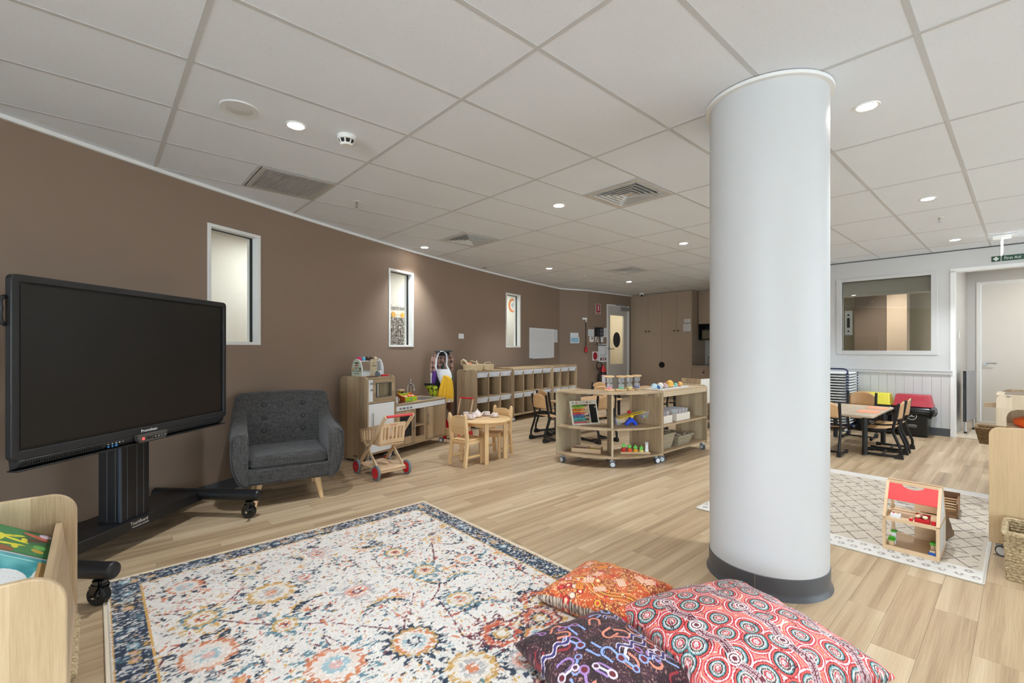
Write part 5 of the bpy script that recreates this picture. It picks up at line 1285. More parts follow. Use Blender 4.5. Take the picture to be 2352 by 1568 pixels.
# ------------------------------------------------------------------ dress-up clothes on a coat tree
CTX, CTY = -1.02, 6.86
tr = thing('coat_tree', 'dark coat tree behind the dress-up clothes', 'coat stand', (CTX, CTY, 0), 0)
MB().cyl((0, 0, 0), (0, 0, 1.17), .018, n=12).build('pole', M_DARK, tr); MB().lathe([(.11, 0), (.11, .015), (.03, .03), (.02, .05)], n=24).build('base', M_DARK, tr)
for a in range(4): MB().tube([(0, 0, 1.12), (.06*math.cos(a*PI/2+.5), .06*math.sin(a*PI/2+.5), 1.10), (.08*math.cos(a*PI/2+.5), .08*math.sin(a*PI/2+.5), 1.14)], .006, 6).build('hook', M_DARK, tr)
PXM = CTY/FPX
def gx(px): return (px-1176)*PXM - CTX
def gz(py): return CAM_H + (HORIZON-py)*PXM
def garment(name, label, cat, rows, m, y0, depth=.035, fold=.008, nf=5, root=None, ncol=25, cm=None):
    """a hanging cloth shell with two layers; rows = [(z, x_left, x_right)] from top to bottom"""
    zs = np.array([r[0] for r in rows]); xl = np.array([r[1] for r in rows]); xr = np.array([r[2] for r in rows])
    n = 22; t = np.linspace(0, 1, n); zz = np.interp(t, np.linspace(0, 1, len(rows)), zs); ll = np.interp(t, np.linspace(0, 1, len(rows)), xl); rr = np.interp(t, np.linspace(0, 1, len(rows)), xr)
    mb_ = MB(); ph = RNG.rand()*6
    def layer(sgn):
        def fn(s, q):
            k = q*(n-1); i = min(int(k), n-2); f = k-i
            x0 = ll[i]*(1-f)+ll[i+1]*f; x1 = rr[i]*(1-f)+rr[i+1]*f; z = zz[i]*(1-f)+zz[i+1]*f
            y = -sgn*depth*math.sin(PI*s)**.6 + fold*math.sin(nf*PI*s+ph+q*1.2)*(.3+.7*q)
            return (x0+(x1-x0)*s, y, z+.004*math.sin(6*s+ph)*q)
        return fn
    mb_.grid(layer(1), ncol, n); k0 = len(mb_.v); mb_.grid(layer(-.25), ncol, n)
    k1 = ncol*n
    for i in range(n-1):
        for c in (0, ncol-1):
            a, b = i*ncol+c, (i+1)*ncol+c; mb_.f.append((a, b, b+k1, a+k1) if c else (b, a, a+k1, b+k1))
    for r_ in (0, n-1):
        for c in range(ncol-1): a = r_*ncol+c; mb_.f.append((a, a+1, a+1+k1, a+k1) if r_ else (a+1, a, a+k1, a+1+k1))
    if root is None:
        root = thing(name, label, cat, (CTX, CTY+y0, 0), 0, 'dress-up clothes on the coat tree'); nm = 'cloth'
    else: nm = name
    mb_.build(nm, m, root)
    return root
def rows_px(L): return [(gz(y), gx(a), gx(b)) for y, a, b in L]
M_WCL = mat('white_cotton', (232, 234, 240), .85, bump=.2, bscale=120); M_YEL = mat('yellow_cotton', (244, 196, 56), .85, noise=.06, nscale=30); M_PUR = mat('purple_satin', (84, 36, 128), .5); M_BLK = mat('black_cloth', (18, 17, 20), .8)
g = NG('plaid_cloth', .9); tc = g.n('ShaderNodeTexCoord'); sp = g.n('ShaderNodeSeparateXYZ'); g.l(tc.outputs['Object'], sp.inputs[0])
nzp = g.math('MULTIPLY', g.noise(tc.outputs['Object'], 14, 2), 7.0); sx_ = g.math('GREATER_THAN', g.math('SINE', g.math('ADD', g.math('MULTIPLY', sp.outputs[0], 95), nzp)), .1); sz_ = g.math('GREATER_THAN', g.math('SINE', g.math('ADD', g.math('MULTIPLY', sp.outputs[2], 80), nzp)), .2)
g.col(g.mix(g.math('MULTIPLY', g.math('ADD', sx_, sz_), .5), rgb(190, 150, 134), rgb(88, 66, 60))); M_PLAID = g.m
g = NG('lime_print_cloth', .7); tc = g.n('ShaderNodeTexCoord'); nz = g.noise(tc.outputs['Object'], 34, 2); g.col(g.ramp(nz, [(.40, rgb(24, 26, 14)), (.44, rgb(168, 180, 24))])); M_LIME = g.m
garment('plaid_jacket', 'brown and pink plaid jacket hanging behind the white apron', 'clothing', rows_px([(812, 1002, 1026), (818, 995, 1032), (830, 991, 1030), (846, 990, 1016), (862, 993, 1008)]), M_PLAID, .02, .05, .016, 7)
p_ = bpy.data.objects['plaid_jacket']; garment('sleeve', '', '', rows_px([(814, 1029, 1038), (822, 1030, 1042), (831, 1032, 1041), (850, 1033, 1040)]), M_PLAID, 0, .02, .006, 3, root=p_); garment('sleeve', '', '', rows_px([(818, 991, 998), (840, 988, 996), (862, 987, 993)]), M_PLAID, 0, .02, .006, 3, root=p_)
ap = garment('white_apron', 'white bib apron with a looped neck strap on the coat tree', 'clothing', rows_px([(847, 1003, 1034), (856, 1005, 1038), (866, 1007, 1040), (876, 1011, 1036), (884, 1015, 1024)]), M_WCL, -.07, .03, .006, 3)
MB().tube([(gx(1004), 0, gz(850)), (gx(1003), 0, gz(838)), (gx(1005), 0, gz(822)), (gx(1009), -.005, gz(811)), (gx(1015), -.008, gz(807.5)), (gx(1022), -.008, gz(808)), (gx(1027), -.004, gz(813)), (gx(1028), 0, gz(826)), (gx(1027), 0, gz(838)), (gx(1034), 0, gz(852))], .013, 8).build('neck_strap', M_WCL, ap)
garment('purple_vest', 'purple satin costume with a white edge under the plaid jacket', 'clothing', rows_px([(852, 994, 1008), (864, 993, 1007), (878, 993, 1004), (886, 994, 1002)]), M_PUR, -.03, .03, .006, 4)
garment('white_edge', '', '', rows_px([(856, 990, 994), (870, 989.5, 993), (880, 990, 993)]), M_WCL, 0, .015, .003, 2, root=bpy.data.objects['purple_vest'])
bt = garment('bat_costume', 'black costume with a lime green printed wing', 'clothing', rows_px([(866, 1002, 1014), (882, 999, 1014), (895, 998, 1012), (912, 1002, 1011)]), M_BLK, -.035, .03, .008, 4)
garment('wing', '', '', rows_px([(882.5, 978, 1000), (887, 979, 1007), (895, 985, 1008), (904, 990, 1007), (914, 995, 1006)]), M_LIME, 0, .02, .005, 3, root=bt); bpy.data.objects['wing'].location = (0, -.04, 0)
garment('wing_trim', '', '', rows_px([(879, 976, 1004), (882, 977, 1003), (884, 979, 986)]), M_BLK, 0, .025, .004, 3, root=bt); bpy.data.objects['wing_trim'].location = (0, -.045, 0)
ys_ = garment('yellow_skirt', 'bright yellow gathered skirt with a white hem', 'clothing', rows_px([(861, 1021, 1030), (866, 1019, 1038), (875, 1016, 1042), (890, 1012, 1044), (905, 1009, 1044.5), (919, 1007, 1044)]), M_YEL, -.12, .035, .014, 9)
garment('hem', '', '', rows_px([(913, 1007, 1044), (918, 1007.5, 1043.5), (921, 1008, 1043)]), M_WCL, 0, .045, .012, 9, root=ys_)
garment('green_sash', 'dark green cloth sash beside the yellow skirt', 'clothing', rows_px([(850, 1030, 1034), (860, 1031, 1040), (870, 1033, 1042)]), mat('green_cloth', (32, 98, 62), .8), -.05, .02, .004, 3)
garment('raffia_costume', 'brown raffia costume hanging below the yellow skirt', 'clothing', rows_px([(915, 1028, 1044), (925, 1027, 1042), (936, 1026, 1040), (943, 1030, 1038)]), mat('raffia_brown', (128, 98, 76), .9, noise=.4, nscale=60), -.03, .04, .014, 11)
ht = thing('black_hat', 'black flat-topped dress-up hat on top of the coat tree', 'hat', (CTX, CTY, 1.17), R(15))
MB().lathe([(.09, 0), (.095, .03), (.09, .06), (0, .062)], n=22).build('crown', M_BLK, ht); MB().box((0, 0, .066), (.24, .24, .008), (R(4), R(-4), 0)).build('board', M_BLK, ht)

# ------------------------------------------------------------------ cubby shelves with white trays
CB0 = Vector((-.57, 7.30, 0)); CBA = R(52); CBD = .42
def cbp(x, y, z=0): return CB0 + Vector((math.cos(CBA)*x-math.sin(CBA)*y, math.sin(CBA)*x+math.cos(CBA)*y, z))
def cubby(x0, n, cw, label):
    L = n*cw+.018*(n+1)+.008
    t = thing('cubby_shelf', label, 'shelf', cbp(x0, 0), CBA, 'oak cubby shelves along the wall')
    for x in (0, L-.022): panel_yz('end_panel', x, x+.022, -.012, CBD, .085, .935, .05, W_Z, t)
    MB().bx(.022, L-.022, .0, CBD-.01, .895, .913).build('top_board', W_X, t); MB().bx(.022, L-.022, CBD-.03, CBD-.012, .895, .932).build('back_rail', W_X, t)
    MB().bx(.022, L-.022, .0, CBD-.01, .49, .508).build('mid_board', W_X, t); MB().bx(.022, L-.022, .0, CBD-.01, .10, .118).build('bottom_board', W_X, t)
    MB().bx(.022, L-.022, CBD-.014, CBD-.004, .085, .895).build('back_panel', W_Z, t)
    xs = []
    for k in range(n):
        xa = .022+k*(cw+.018)
        xs.append(xa)
        if k: MB().bx(xa-.018, xa, .0, CBD-.014, .118, .895).build('divider', W_Z, t)
    for cx_ in (.06, L-.06):
        for cy_ in (.05, CBD-.06): caster(t, cx_, cy_, .088, R(30+200*cx_))
    return L, xs
tm = MB(); cwid = .27
units = [(0.0, 3, .283, 'three-bay oak cubby shelf nearest the dress-up clothes'), (.955, 4, .283, 'four-bay oak cubby shelf in the middle of the row'), (2.21, 3, .283, 'three-bay oak cubby shelf at the far end of the row')]
TRAY = {}
M_TRAY = mat('white_plastic_tray', (222, 226, 234), .35)
TRAY['body'] = MB().add([(0, 0, 0), (.255, 0, 0), (.255, .34, 0), (0, .34, 0), (-.01, -.008, .075), (.268, -.008, .075), (.268, .345, .075), (-.01, .345, .075), (.012, .012, .006), (.243, .012, .006), (.243, .33, .006), (.012, .33, .006), (.004, .004, .075), (.252, .004, .075), (.252, .335, .075), (.004, .335, .075)],
    [(0, 3, 2, 1), (0, 1, 5, 4), (1, 2, 6, 5), (2, 3, 7, 6), (3, 0, 4, 7), (8, 9, 10, 11), (12, 13, 9, 8), (13, 14, 10, 9), (14, 15, 11, 10), (15, 12, 8, 11), (4, 5, 13, 12), (5, 6, 14, 13), (6, 7, 15, 14), (7, 4, 12, 15)]).mesh('body', False)
TRAY['rim'] = MB().bx(-.012, .27, -.016, -.004, .066, .082).mesh('rim', False)
TRAY['label'] = MB().bx(.07, .185, -.006, -.003, .022, .05).mesh('name_label', False)
ORD = ['first', 'second', 'third', 'fourth', 'fifth', 'sixth', 'seventh', 'eighth', 'ninth', 'tenth']
bay = 0
for (x0, n, cw, lab) in units:
    L, xs = cubby(x0, n, cw, lab)
    for xa in xs:
        for row, z in (('upper', .808), ('lower', .404)):
            t = thing('cubby_tray', '%s white tray from the near end in the %s cubby row' % (ORD[bay], row), 'tray', cbp(x0+xa+.012, .012, z), CBA, 'white trays in the cubby shelves')
            put('body', TRAY['body'], M_TRAY, t); put('rim', TRAY['rim'], M_TRAY, t); put('name_label', TRAY['label'], M_PAPER, t)
        bay += 1
# straw baskets on top of the cubbies
M_STRAW = weave_mat('pale_straw', (238, 220, 184), (196, 168, 124), 1.0)
t = thing('straw_doll_basket', 'pale straw doll basket with a hood on the cubby top', 'basket', cbp(.16, .20, .913), CBA-R(12))
ell = lambda k, f, z, q=0: [((.17+.02*f)*math.cos(a)*1.0, (.105+.015*f)*math.sin(a), z) for a in [2*PI*i/40 for i in range(40)]]
wv_ = MB()
for k in range(7): wv_.tube(ell(0, k/6, .012+k*.0145), .0085, 6, closed=True)
wv_.build('weave_course', M_STRAW, t)['kind'] = 'stuff'; MB().lathe([(0, .004), (.16, .004), (.16, .01), (0, .01)], n=30, sy=.62).build('basket_floor', M_STRAW, t)
MB().tube([(-.17, -.09, .10), (-.19, -.06, .16), (-.195, 0, .18), (-.19, .06, .16), (-.17, .09, .10)], .016, 8).build('hood', M_STRAW, t)
MB().ball((-.09, 0, .105), .055, 14, 8, (1.2, .9, .6)).build('blanket', mat('terracotta_cloth', (214, 142, 108), .9), t)
MB().tube([(.0, -.11, .10), (.02, -.06, .17), (.06, 0, .16), (.12, .05, .11), (.15, .07, .105)], .0065, 7).build('handle', M_STRAW, t); MB().tube([(-.03, .11, .10), (-.01, .06, .165), (.04, .0, .14), (.09, -.04, .112)], .0065, 7).build('handle', M_STRAW, t)
t2 = thing('straw_basket', 'smaller straw basket in front of the doll basket', 'basket', cbp(.42, .12, .913), CBA)
wv_ = MB()
for k in range(7): wv_.tube([((.095+.004*k)*math.cos(a), (.075+.003*k)*math.sin(a), .012+k*.0135) for a in [2*PI*i/32 for i in range(32)]], .008, 6, closed=True)
wv_.build('weave_course', M_STRAW, t2)['kind'] = 'stuff'; MB().lathe([(0, .004), (.09, .004), (.09, .01), (0, .01)], n=26, sy=.8).build('basket_floor', M_STRAW, t2)
MB().tube([(-.10, 0, .10), (-.05, 0, .13), (.05, .0, .135), (.10, 0, .10)], .007, 7).build('handle', M_STRAW, t2)

# ------------------------------------------------------------------ round pine table, two chairs and the tea set
TBX, TBY = -.33, 5.36
tb = thing('round_play_table', 'small round pine play table set for tea', 'table', (TBX, TBY, 0), R(11))
MB().lathe([(0, .452), (.30, .452), (.312, .456), (.316, .464), (.312, .472), (.305, .475), (0, .475)], n=48).build('table_top', PINE_X, tb)
ap_ = MB()
for a in range(4):
    c, s = math.cos(a*PI/2), math.sin(a*PI/2)
    MB().box((.255*c, .255*s, .226), (.045, .045, .452), (0, 0, a*PI/2)).build('leg', PINE_Z, tb, bevel=.004)
    e = (a+1)*PI/2; ap_.bar((.255*c, .255*s, .425), (.255*math.cos(e), .255*math.sin(e), .425), .018, .05)
ap_.build('apron', PINE_X, tb)
ch = thing('pine_chair', 'small pine chair with its back to the camera at the round table', 'chair', (-.50, 5.144, 0), R(140.9), 'small pine chairs at the round table')
for s in (-1, 1):
    MB().bar((s*.118, .15, 0), (s*.118, .115, .27), .034, .034, (0, 1, 0)).build('leg', PINE_Z, ch, bevel=.003)
    MB().bar((s*.118, .115, .26), (s*.118, .15, .56), .034, .034, (0, 1, 0)).ball((s*.118, .151, .562), .017, 10, 6).build('back_post', PINE_Z, ch, bevel=.003)
    MB().bar((s*.112, -.125, 0), (s*.112, -.12, .275), .034, .034, (0, 1, 0)).build('leg', PINE_Z, ch, bevel=.003)
    MB().bar((s*.112, -.11, .10), (s*.114, .13, .10), .014, .022).build('stretcher', PINE_Y, ch)
    MB().bar((s*.112, -.11, .255), (s*.114, .115, .255), .018, .035).build('rail', PINE_Y, ch)
MB().bar((-.112, -.123, .255), (.112, -.123, .255), .018, .035).build('rail', PINE_X, ch); MB().bar((-.112, .118, .255), (.112, .118, .255), .018, .035).build('rail', PINE_X, ch)
MB().prism(rrect(-.118, .118, -.15, .105, .02, 4), .275, .29).build('seat', PINE_Y, ch, bevel=.004)
bp_ = [(-.102, .36), (-.06, .352), (.06, .352), (.102, .36), (.102, .53), (.05, .548), (0, .553), (-.05, .548), (-.102, .53)]
bb = MB().prism(bp_, .118, .134, 'xz').build('backrest', PINE_X, ch, bevel=.003)
dup(ch, (-.185, 5.575, 0), R(-30), 'small pine chair on the far side of the round table')
M_CER = mat('pale_pink_ceramic', (236, 220, 214), .25, coat=.3)
def on_t(x, y): return Vector((x, y, .475))
tp = thing('toy_teapot', 'white toy teapot with lid on the round table', 'teapot', on_t(-.405, 5.43), R(20))
MB().lathe([(.028, 0), (.045, .012), (.05, .032), (.042, .055), (.025, .066)], n=20).build('body', M_CER, tp); MB().lathe([(.026, .066), (.02, .076), (.007, .082), (.006, .088), (.01, .094), (0, .099)], n=16).build('lid', M_CER, tp)
MB().tube([(.045, 0, .03), (.065, 0, .045), (.078, 0, .062)], [.011, .008, .006], 8).build('spout', M_CER, tp); MB().tube([(-.045, 0, .05), (-.07, 0, .055), (-.075, 0, .035), (-.048, 0, .02)], .005, 7).build('handle', M_CER, tp)
mj = thing('toy_milk_jug', 'small white toy jug beside the teapot', 'jug', on_t(-.445, 5.36), 0)
MB().lathe([(.02, 0), (.03, .01), (.03, .035), (.02, .05), (.024, .062), (.02, .062), (.016, .05), (0, .04)], n=18).build('body', M_CER, mj); MB().tube([(.028, 0, .045), (.045, 0, .045), (.042, 0, .02), (.029, 0, .015)], .004, 7).build('handle', M_CER, mj)
CUPS = [((-.545, 5.50), 'white toy cup and saucer at the far left rim of the table'), ((-.485, 5.29), 'white toy cup and saucer behind the near chair'), ((-.30, 5.55), 'white toy cup and saucer at the back of the table'), ((-.20, 5.44), 'white toy cup and saucer nearest the far chair')]
cup = None
for (x, y), lb in CUPS:
    if cup is None:
        cup = thing('toy_teacup', lb, 'cup', on_t(x, y), .5, 'toy cups on the round table')
        MB().lathe([(.018, .008), (.028, .012), (.036, .036), (.038, .048), (.035, .048), (.032, .034), (.02, .016), (0, .014)], n=22).build('cup', M_CER, cup); MB().tube([(.036, 0, .04), (.052, 0, .04), (.05, 0, .022), (.032, 0, .02)], .0035, 7).build('handle', M_CER, cup)
        MB().lathe([(.03, 0), (.055, .006), (.062, .012), (.058, .013), (.03, .006), (0, .006)], n=26).build('saucer', M_CER, cup)
    else: dup(cup, on_t(x, y), random.random()*6, lb)
sp_ = thing('toy_spoon', 'small white toy spoon lying on the round table', 'spoon', on_t(-.345, 5.33), R(30))
MB().cyl((0, 0, .004), (.07, 0, .004), .003, n=7).build('handle', M_CER, sp_); MB().ball((.078, 0, .005), .013, 12, 6, (1.3, 1, .35)).build('bowl', M_CER, sp_)
# ------------------------------------------------------------------ curved and straight open shelves
SU0, SV0, SRO, SRI = 4.68, 3.53, .82, .40
def sc(u, v, z=0): return rm(SU0+u, SV0+v, z)
GREYOAK = wood('pale_grey_oak', (206, 190, 160), (150, 132, 106), 'z')
cs = thing('curved_shelf', 'quarter-round open oak shelf on castors with counting toys', 'shelf', sc(0, 0), TH)
def sector(r0, r1, a0, a1, n=24): return [(r1*math.cos(a0+(a1-a0)*k/n), r1*math.sin(a0+(a1-a0)*k/n)) for k in range(n+1)]+[(r0*math.cos(a1+(a0-a1)*k/n), r0*math.sin(a1+(a0-a1)*k/n)) for k in range(n+1)]
for nm, z, ro in (('top_board', .785, SRO-.004), ('mid_board', .40, SRO-.01), ('bottom_board', .10, SRO+.004)):
    MB().prism(sector(SRI, ro, R(180), R(270)), z, z+.018).build(nm, W_X, cs, bevel=.002)
MB().prism(rrect(-SRO, -SRI, .085, .815, .045, 7, (0, 0, 1, 1)), 0, .02, 'xz').build('end_panel', GREYOAK, cs, bevel=.002)
MB().prism(rrect(-SRO, -SRI, .085, .815, .045, 7, (0, 0, 1, 1)), 0, .02, 'yz').build('end_panel', W_Z, cs, bevel=.002)
for M_ in (Matrix.Rotation(R(225), 4, 'Z'),):
    MB().bx(SRI+.09, SRO-.008, -.009, .009, .118, .40, M_).bx(SRI+.09, SRO-.012, -.009, .009, .418, .785, M_).build('divider', GREYOAK, cs)
MB().bx(-SRO+.03, -SRI-.02, -.02, 0, .742, .784).build('under_rail', GREYOAK, cs); MB().bx(-.02, 0, -SRO+.03, -SRI-.02, .742, .784).build('under_rail', GREYOAK, cs)
for a in (182.5, 225, 267.5): caster(cs, (SRO-.05)*math.cos(R(a)), (SRO-.05)*math.sin(R(a)), .09, R(a-200)); caster(cs, (SRI+.06)*math.cos(R(a)), (SRI+.06)*math.sin(R(a)), .09, R(a-130))
ss = thing('straight_shelf', 'straight open oak shelf on castors holding planets and card boxes', 'shelf', sc(.022, -SRO), TH)
SL = 1.06; SD = .42
for x in (0, SL): panel_yz('end_panel', x, x+.02, 0, SD, .085, .815, .045, W_Z if x == 0 else GREYOAK, ss)
for nm, z in (('top_board', .785), ('mid_board', .40), ('bottom_board', .10)): MB().bx(.02, SL, .006, SD-.004, z, z+.018).build(nm, W_X, ss, bevel=.002)
MB().bx(.02, SL, .0, .02, .735, .79).build('front_rail', PALE_X, ss, bevel=.002)
for x in (.05, SL-.03):
    for y in (.05, SD-.05): caster(ss, x, y, .09, R(25 if x < .5 else -20))
TOPZ = .803
# four sand timers
M_CLEAR = mat('clear_acrylic', (240, 246, 248), .03, trans=1.0, spec=.5); M_CLEAR.node_tree.nodes['Principled BSDF'].inputs['IOR'].default_value = 1.12
for k, (px, py, c, l) in enumerate(((1400, 897.5, (236, 96, 104), 'red'), (1427, 897.5, (60, 164, 96), 'green'), (1446, 896.5, (238, 214, 40), 'yellow'), (1463, 894.5, (70, 60, 150), 'violet'))):
    Y = (CAM_H-TOPZ)*FPX/(py-HORIZON); t = thing('sand_timer', 'wooden sand timer with %s sand' % l, 'sand timer', ((px-1176)/FPX*Y, Y, TOPZ), R(28+9*k), 'row of sand timers on the curved shelf')
    for z in (0, .152): MB().bx(-.041, .041, -.041, .041, z, z+.02).build('end_block', PINE_X, t, bevel=.003)
    MB().lathe([(.034, .02), (.034, .066), (.027, .079), (.005, .086), (.027, .093), (.034, .106), (.034, .152)], n=20).build('glass_bulb', M_GLASS2 if False else mat('timer_glass', (236, 240, 242), .05, alpha=.22), t)
    MB().lathe([(.032, .021), (.032, .030), (.016, .042), (0, .046)], n=18).build('sand', mat('sand_'+l, c, .7), t)
    for a in range(4): MB().cyl((.037*math.cos(a*PI/2+.78), .037*math.sin(a*PI/2+.78), .02), (.037*math.cos(a*PI/2+.78), .037*math.sin(a*PI/2+.78), .152), .0022, n=6).build('pillar', M_CLEAR, t)
# planets on a white tray
pt_ = thing('planet_tray', 'long narrow white tray under the planet balls', 'tray', ss.matrix_basis @ Vector((.03, .09, TOPZ)), TH)
MB().bx(0, .72, 0, .13, 0, .008).build('tray_floor', M_WHITE2, pt_); MB().bx(0, .72, -.006, 0, 0, .014).bx(0, .72, .13, .136, 0, .014).bx(-.006, 0, -.006, .136, 0, .014).bx(.72, .726, -.006, .136, 0, .014).build('tray_edge', M_WHITE2, pt_)
def planet_mat(n, a, b):
    g = NG('planet_'+n, .6); tc = g.n('ShaderNodeTexCoord'); mp = g.n('ShaderNodeMapping'); mp.inputs['Scale'].default_value = (12, 12, 60); mp.inputs['Rotation'].default_value = (.5, .3, 0); g.l(tc.outputs['Object'], mp.inputs['Vector']); g.col(g.ramp(g.noise(mp.outputs[0], 1, 3), [(.42, rgb(*a)), (.58, rgb(*b))])); return g.m
for k, (x, r, a, b, l) in enumerate(((.05, .034, (150, 186, 200), (190, 210, 216), 'pale blue'), (.185, .036, (216, 190, 160), (240, 232, 218), 'cream striped'), (.275, .033, (150, 100, 108), (206, 170, 168), 'mauve striped'), (.335, .017, (150, 176, 190), (206, 214, 214), 'tiny grey blue'), (.40, .044, (222, 160, 60), (240, 186, 90), 'large golden yellow'), (.475, .017, (226, 170, 150), (236, 190, 170), 'tiny pink'), (.535, .025, (70, 170, 150), (130, 200, 180), 'teal'), (.60, .014, (210, 80, 60), (226, 120, 90), 'tiny red'), (.645, .029, (232, 150, 70), (240, 180, 110), 'orange'))):
    b_ = tag(MB().ball((0, 0, 0), r, 18, 12).build('planet_ball', planet_mat(l.replace(' ', '_'), a, b)), '%s planet ball on the white tray' % l, 'toy', 'felt planet balls'); b_.location = pt_.matrix_basis @ Vector((x, .065, .008+r))
sat = thing('ringed_planet', 'small blue planet ball with a white ring', 'toy', pt_.matrix_basis @ Vector((.125, .05, .034)), TH); sat.rotation_euler = (R(20), R(60), TH)
MB().ball((0, 0, 0), .022, 16, 10).build('ball', mat('planet_blue', (60, 120, 176), .6), sat); MB().lathe([(.024, -.003), (.036, -.002), (.036, .002), (.024, .003), (.024, -.003)], n=26).build('ring', M_WHITE, sat)
# card boxes on the middle shelf, baskets below
for k, (x0, x1, lb) in enumerate(((.05, .32, 'white box of word cards beside the shelf end panel'), (.42, .74, 'longer white box of word cards farther along the shelf'))):
    t = thing('card_box', lb, 'box', ss.matrix_basis @ Vector((x0, .06, .418)), TH, 'boxes of cards'); w_ = x1-x0; m = mat('box_cream', (238, 226, 212), .6)
    MB().bx(0, w_, 0, .01, 0, .085).build('front_board', m, t); MB().bx(0, w_, .24, .25, 0, .085).build('back_board', m, t); MB().bx(0, .01, .01, .24, 0, .085).build('side_board', m, t); MB().bx(w_-.01, w_, .01, .24, 0, .085).build('side_board', m, t); MB().bx(.01, w_-.01, .01, .24, 0, .008).build('base_board', m, t)
    cm_ = MB().bx(0, .005, 0, .22, 0, .125).mesh('card', False); n = 8 if k == 0 else 10
    for q in range(n):
        o = put('card', cm_, M_PAPER, t); o.location = (.02+q*(w_-.05)/n, .015, .01); o.rotation_euler = (0, R(10), 0)
        if q % 3 == 1: MB().bx(-.001, .0062, -.001, .0, 0, .126).build('card_edge', mat('card_red', (176, 84, 66), .6), o)
for k, (xc, w0, w1, lb) in enumerate(((.20, .24, .32, 'grey woven basket of wooden blocks beside the end panel'), (.62, .26, .36, 'shallow grey woven basket of wooden blocks farther along the shelf'))):
    t = thing('block_basket', lb, 'basket', ss.matrix_basis @ Vector((xc, .20, .118)), TH, 'baskets of blocks'); hh = .17 if k == 0 else .11
    woven_box(t, w0, .22, w1, .30, hh, 9 if k == 0 else 6, M_SEA2, .006, step=.02)
    for q in range(7):
        b_ = tag(MB().box((0, 0, 0), (.075, .05, .03)).build('wooden_block', mat('driftwood_%d' % (q % 3), [(150, 132, 110), (186, 172, 150), (120, 104, 86)][q % 3], .8), bevel=.004), 'weathered wooden block in the %s basket, %s of the heap' % (['taller', 'shallower'][k], ['front', 'left side', 'middle', 'right side', 'back', 'top', 'far edge'][q]), 'block', 'wooden blocks in baskets')
        b_.location = t.matrix_basis @ Vector(((q % 4)*.06-.09, (q//4)*.09-.06, hh-.012+.004*(q % 3))); b_.rotation_euler = (random.uniform(-.3, .3), random.uniform(-.3, .3), random.random()*3)
# abacus
ab = thing('abacus', 'wooden bead abacus with rainbow rows and a small blackboard', 'abacus', (.685, 5.20, .418), R(19)); MFR = mat('abacus_frame', (232, 222, 204), .5)
tilt = Matrix.Rotation(R(-18), 4, 'X'); AW, AH = .34, .275
def abx(nm, m, *a, par=None): return MB().bx(*a, tilt).build(nm, m, par or ab)
abx('frame_bar', MFR, 0, AW, 0, .018, 0, .016); abx('header_board', MFR, 0, AW, 0, .018, AH-.045, AH); abx('frame_bar', MFR, 0, .016, 0, .018, .016, AH-.045); abx('frame_bar', MFR, AW-.016, AW, 0, .018, .016, AH-.045); abx('frame_bar', MFR, .228, .236, 0, .018, .016, AH-.045)
abx('blackboard', M_BLACK, .236, AW-.016, .004, .012, .016, AH-.045)
for k, c in enumerate(((236, 92, 110), (30, 160, 160), (60, 196, 196), (30, 130, 190), (120, 80, 170), (226, 44, 44), (246, 180, 60), (240, 120, 40), (190, 214, 40), (90, 180, 50))):
    z = .029+k*.0208; MB().cyl(tilt @ Vector((.014, .009, z)), tilt @ Vector((.23, .009, z)), .002, n=6).build('rod', BEECH, ab)
    bd_ = MB()
    for q in range(10): bd_.ball(tilt @ Vector((.028+q*.0163+(.05 if (q == 9 and k in (3, 4, 6)) else 0), .009, z)), .0092, 8, 5, (.85, 1, 1))
    o = bd_.build('bead_row', mat('bead_%d' % k, c, .35), ab); o['kind'] = 'stuff'
for k, c in enumerate(((40, 130, 140), (190, 90, 60), (200, 196, 190), (210, 206, 196), (60, 60, 60), (160, 164, 120))): abx('printed_mark', mat('mark_%d' % k, c, .6), .025+k*.045, .045+k*.045, -.001, .0, AH-.03, AH-.018)
for x in (.03, AW-.03): MB().bar((x, .06, .19), (x, .20, .006), .012, .012).build('prop_leg', BEECH_Z, ab)
MB().bx(.03, AW-.03, .194, .206, 0, .012).build('prop_bar', BEECH, ab)
# bucket balance
bl = thing('bucket_balance', 'yellow toy balance scale with clear buckets on a blue base', 'balance scale', (1.345, 5.235, .418), R(5)); MBL, MYL = mat('toy_blue', (22, 74, 214), .35), mat('toy_yellow_bright', (246, 206, 36), .35)
MB().prism([(-.07, 0), (-.035, 0), (-.03, .015), (-.015, .026), (.015, .026), (.03, .015), (.035, 0), (.07, 0), (.055, .04), (.02, .065), (.015, .085), (-.015, .085), (-.02, .065), (-.055, .04)], -.03, .03, 'xz').build('base', MBL, bl, bevel=.003)
for y in (-.045, .045): MB().bar((-.16, y, .07), (.16, y, .155), .008, .024, (0, 1, 0)).build('beam', MYL, bl, bevel=.003)
MB().bx(-.015, .015, -.045, .045, .085, .12).build('pivot', MYL, bl); MB().ball((-.02, 0, .145), .022, 12, 8, (1.1, 1, .8)).build('weight_knob', M_RED, bl)
M_BKT = mat('bucket_clear', (206, 210, 220), .1, alpha=.25)
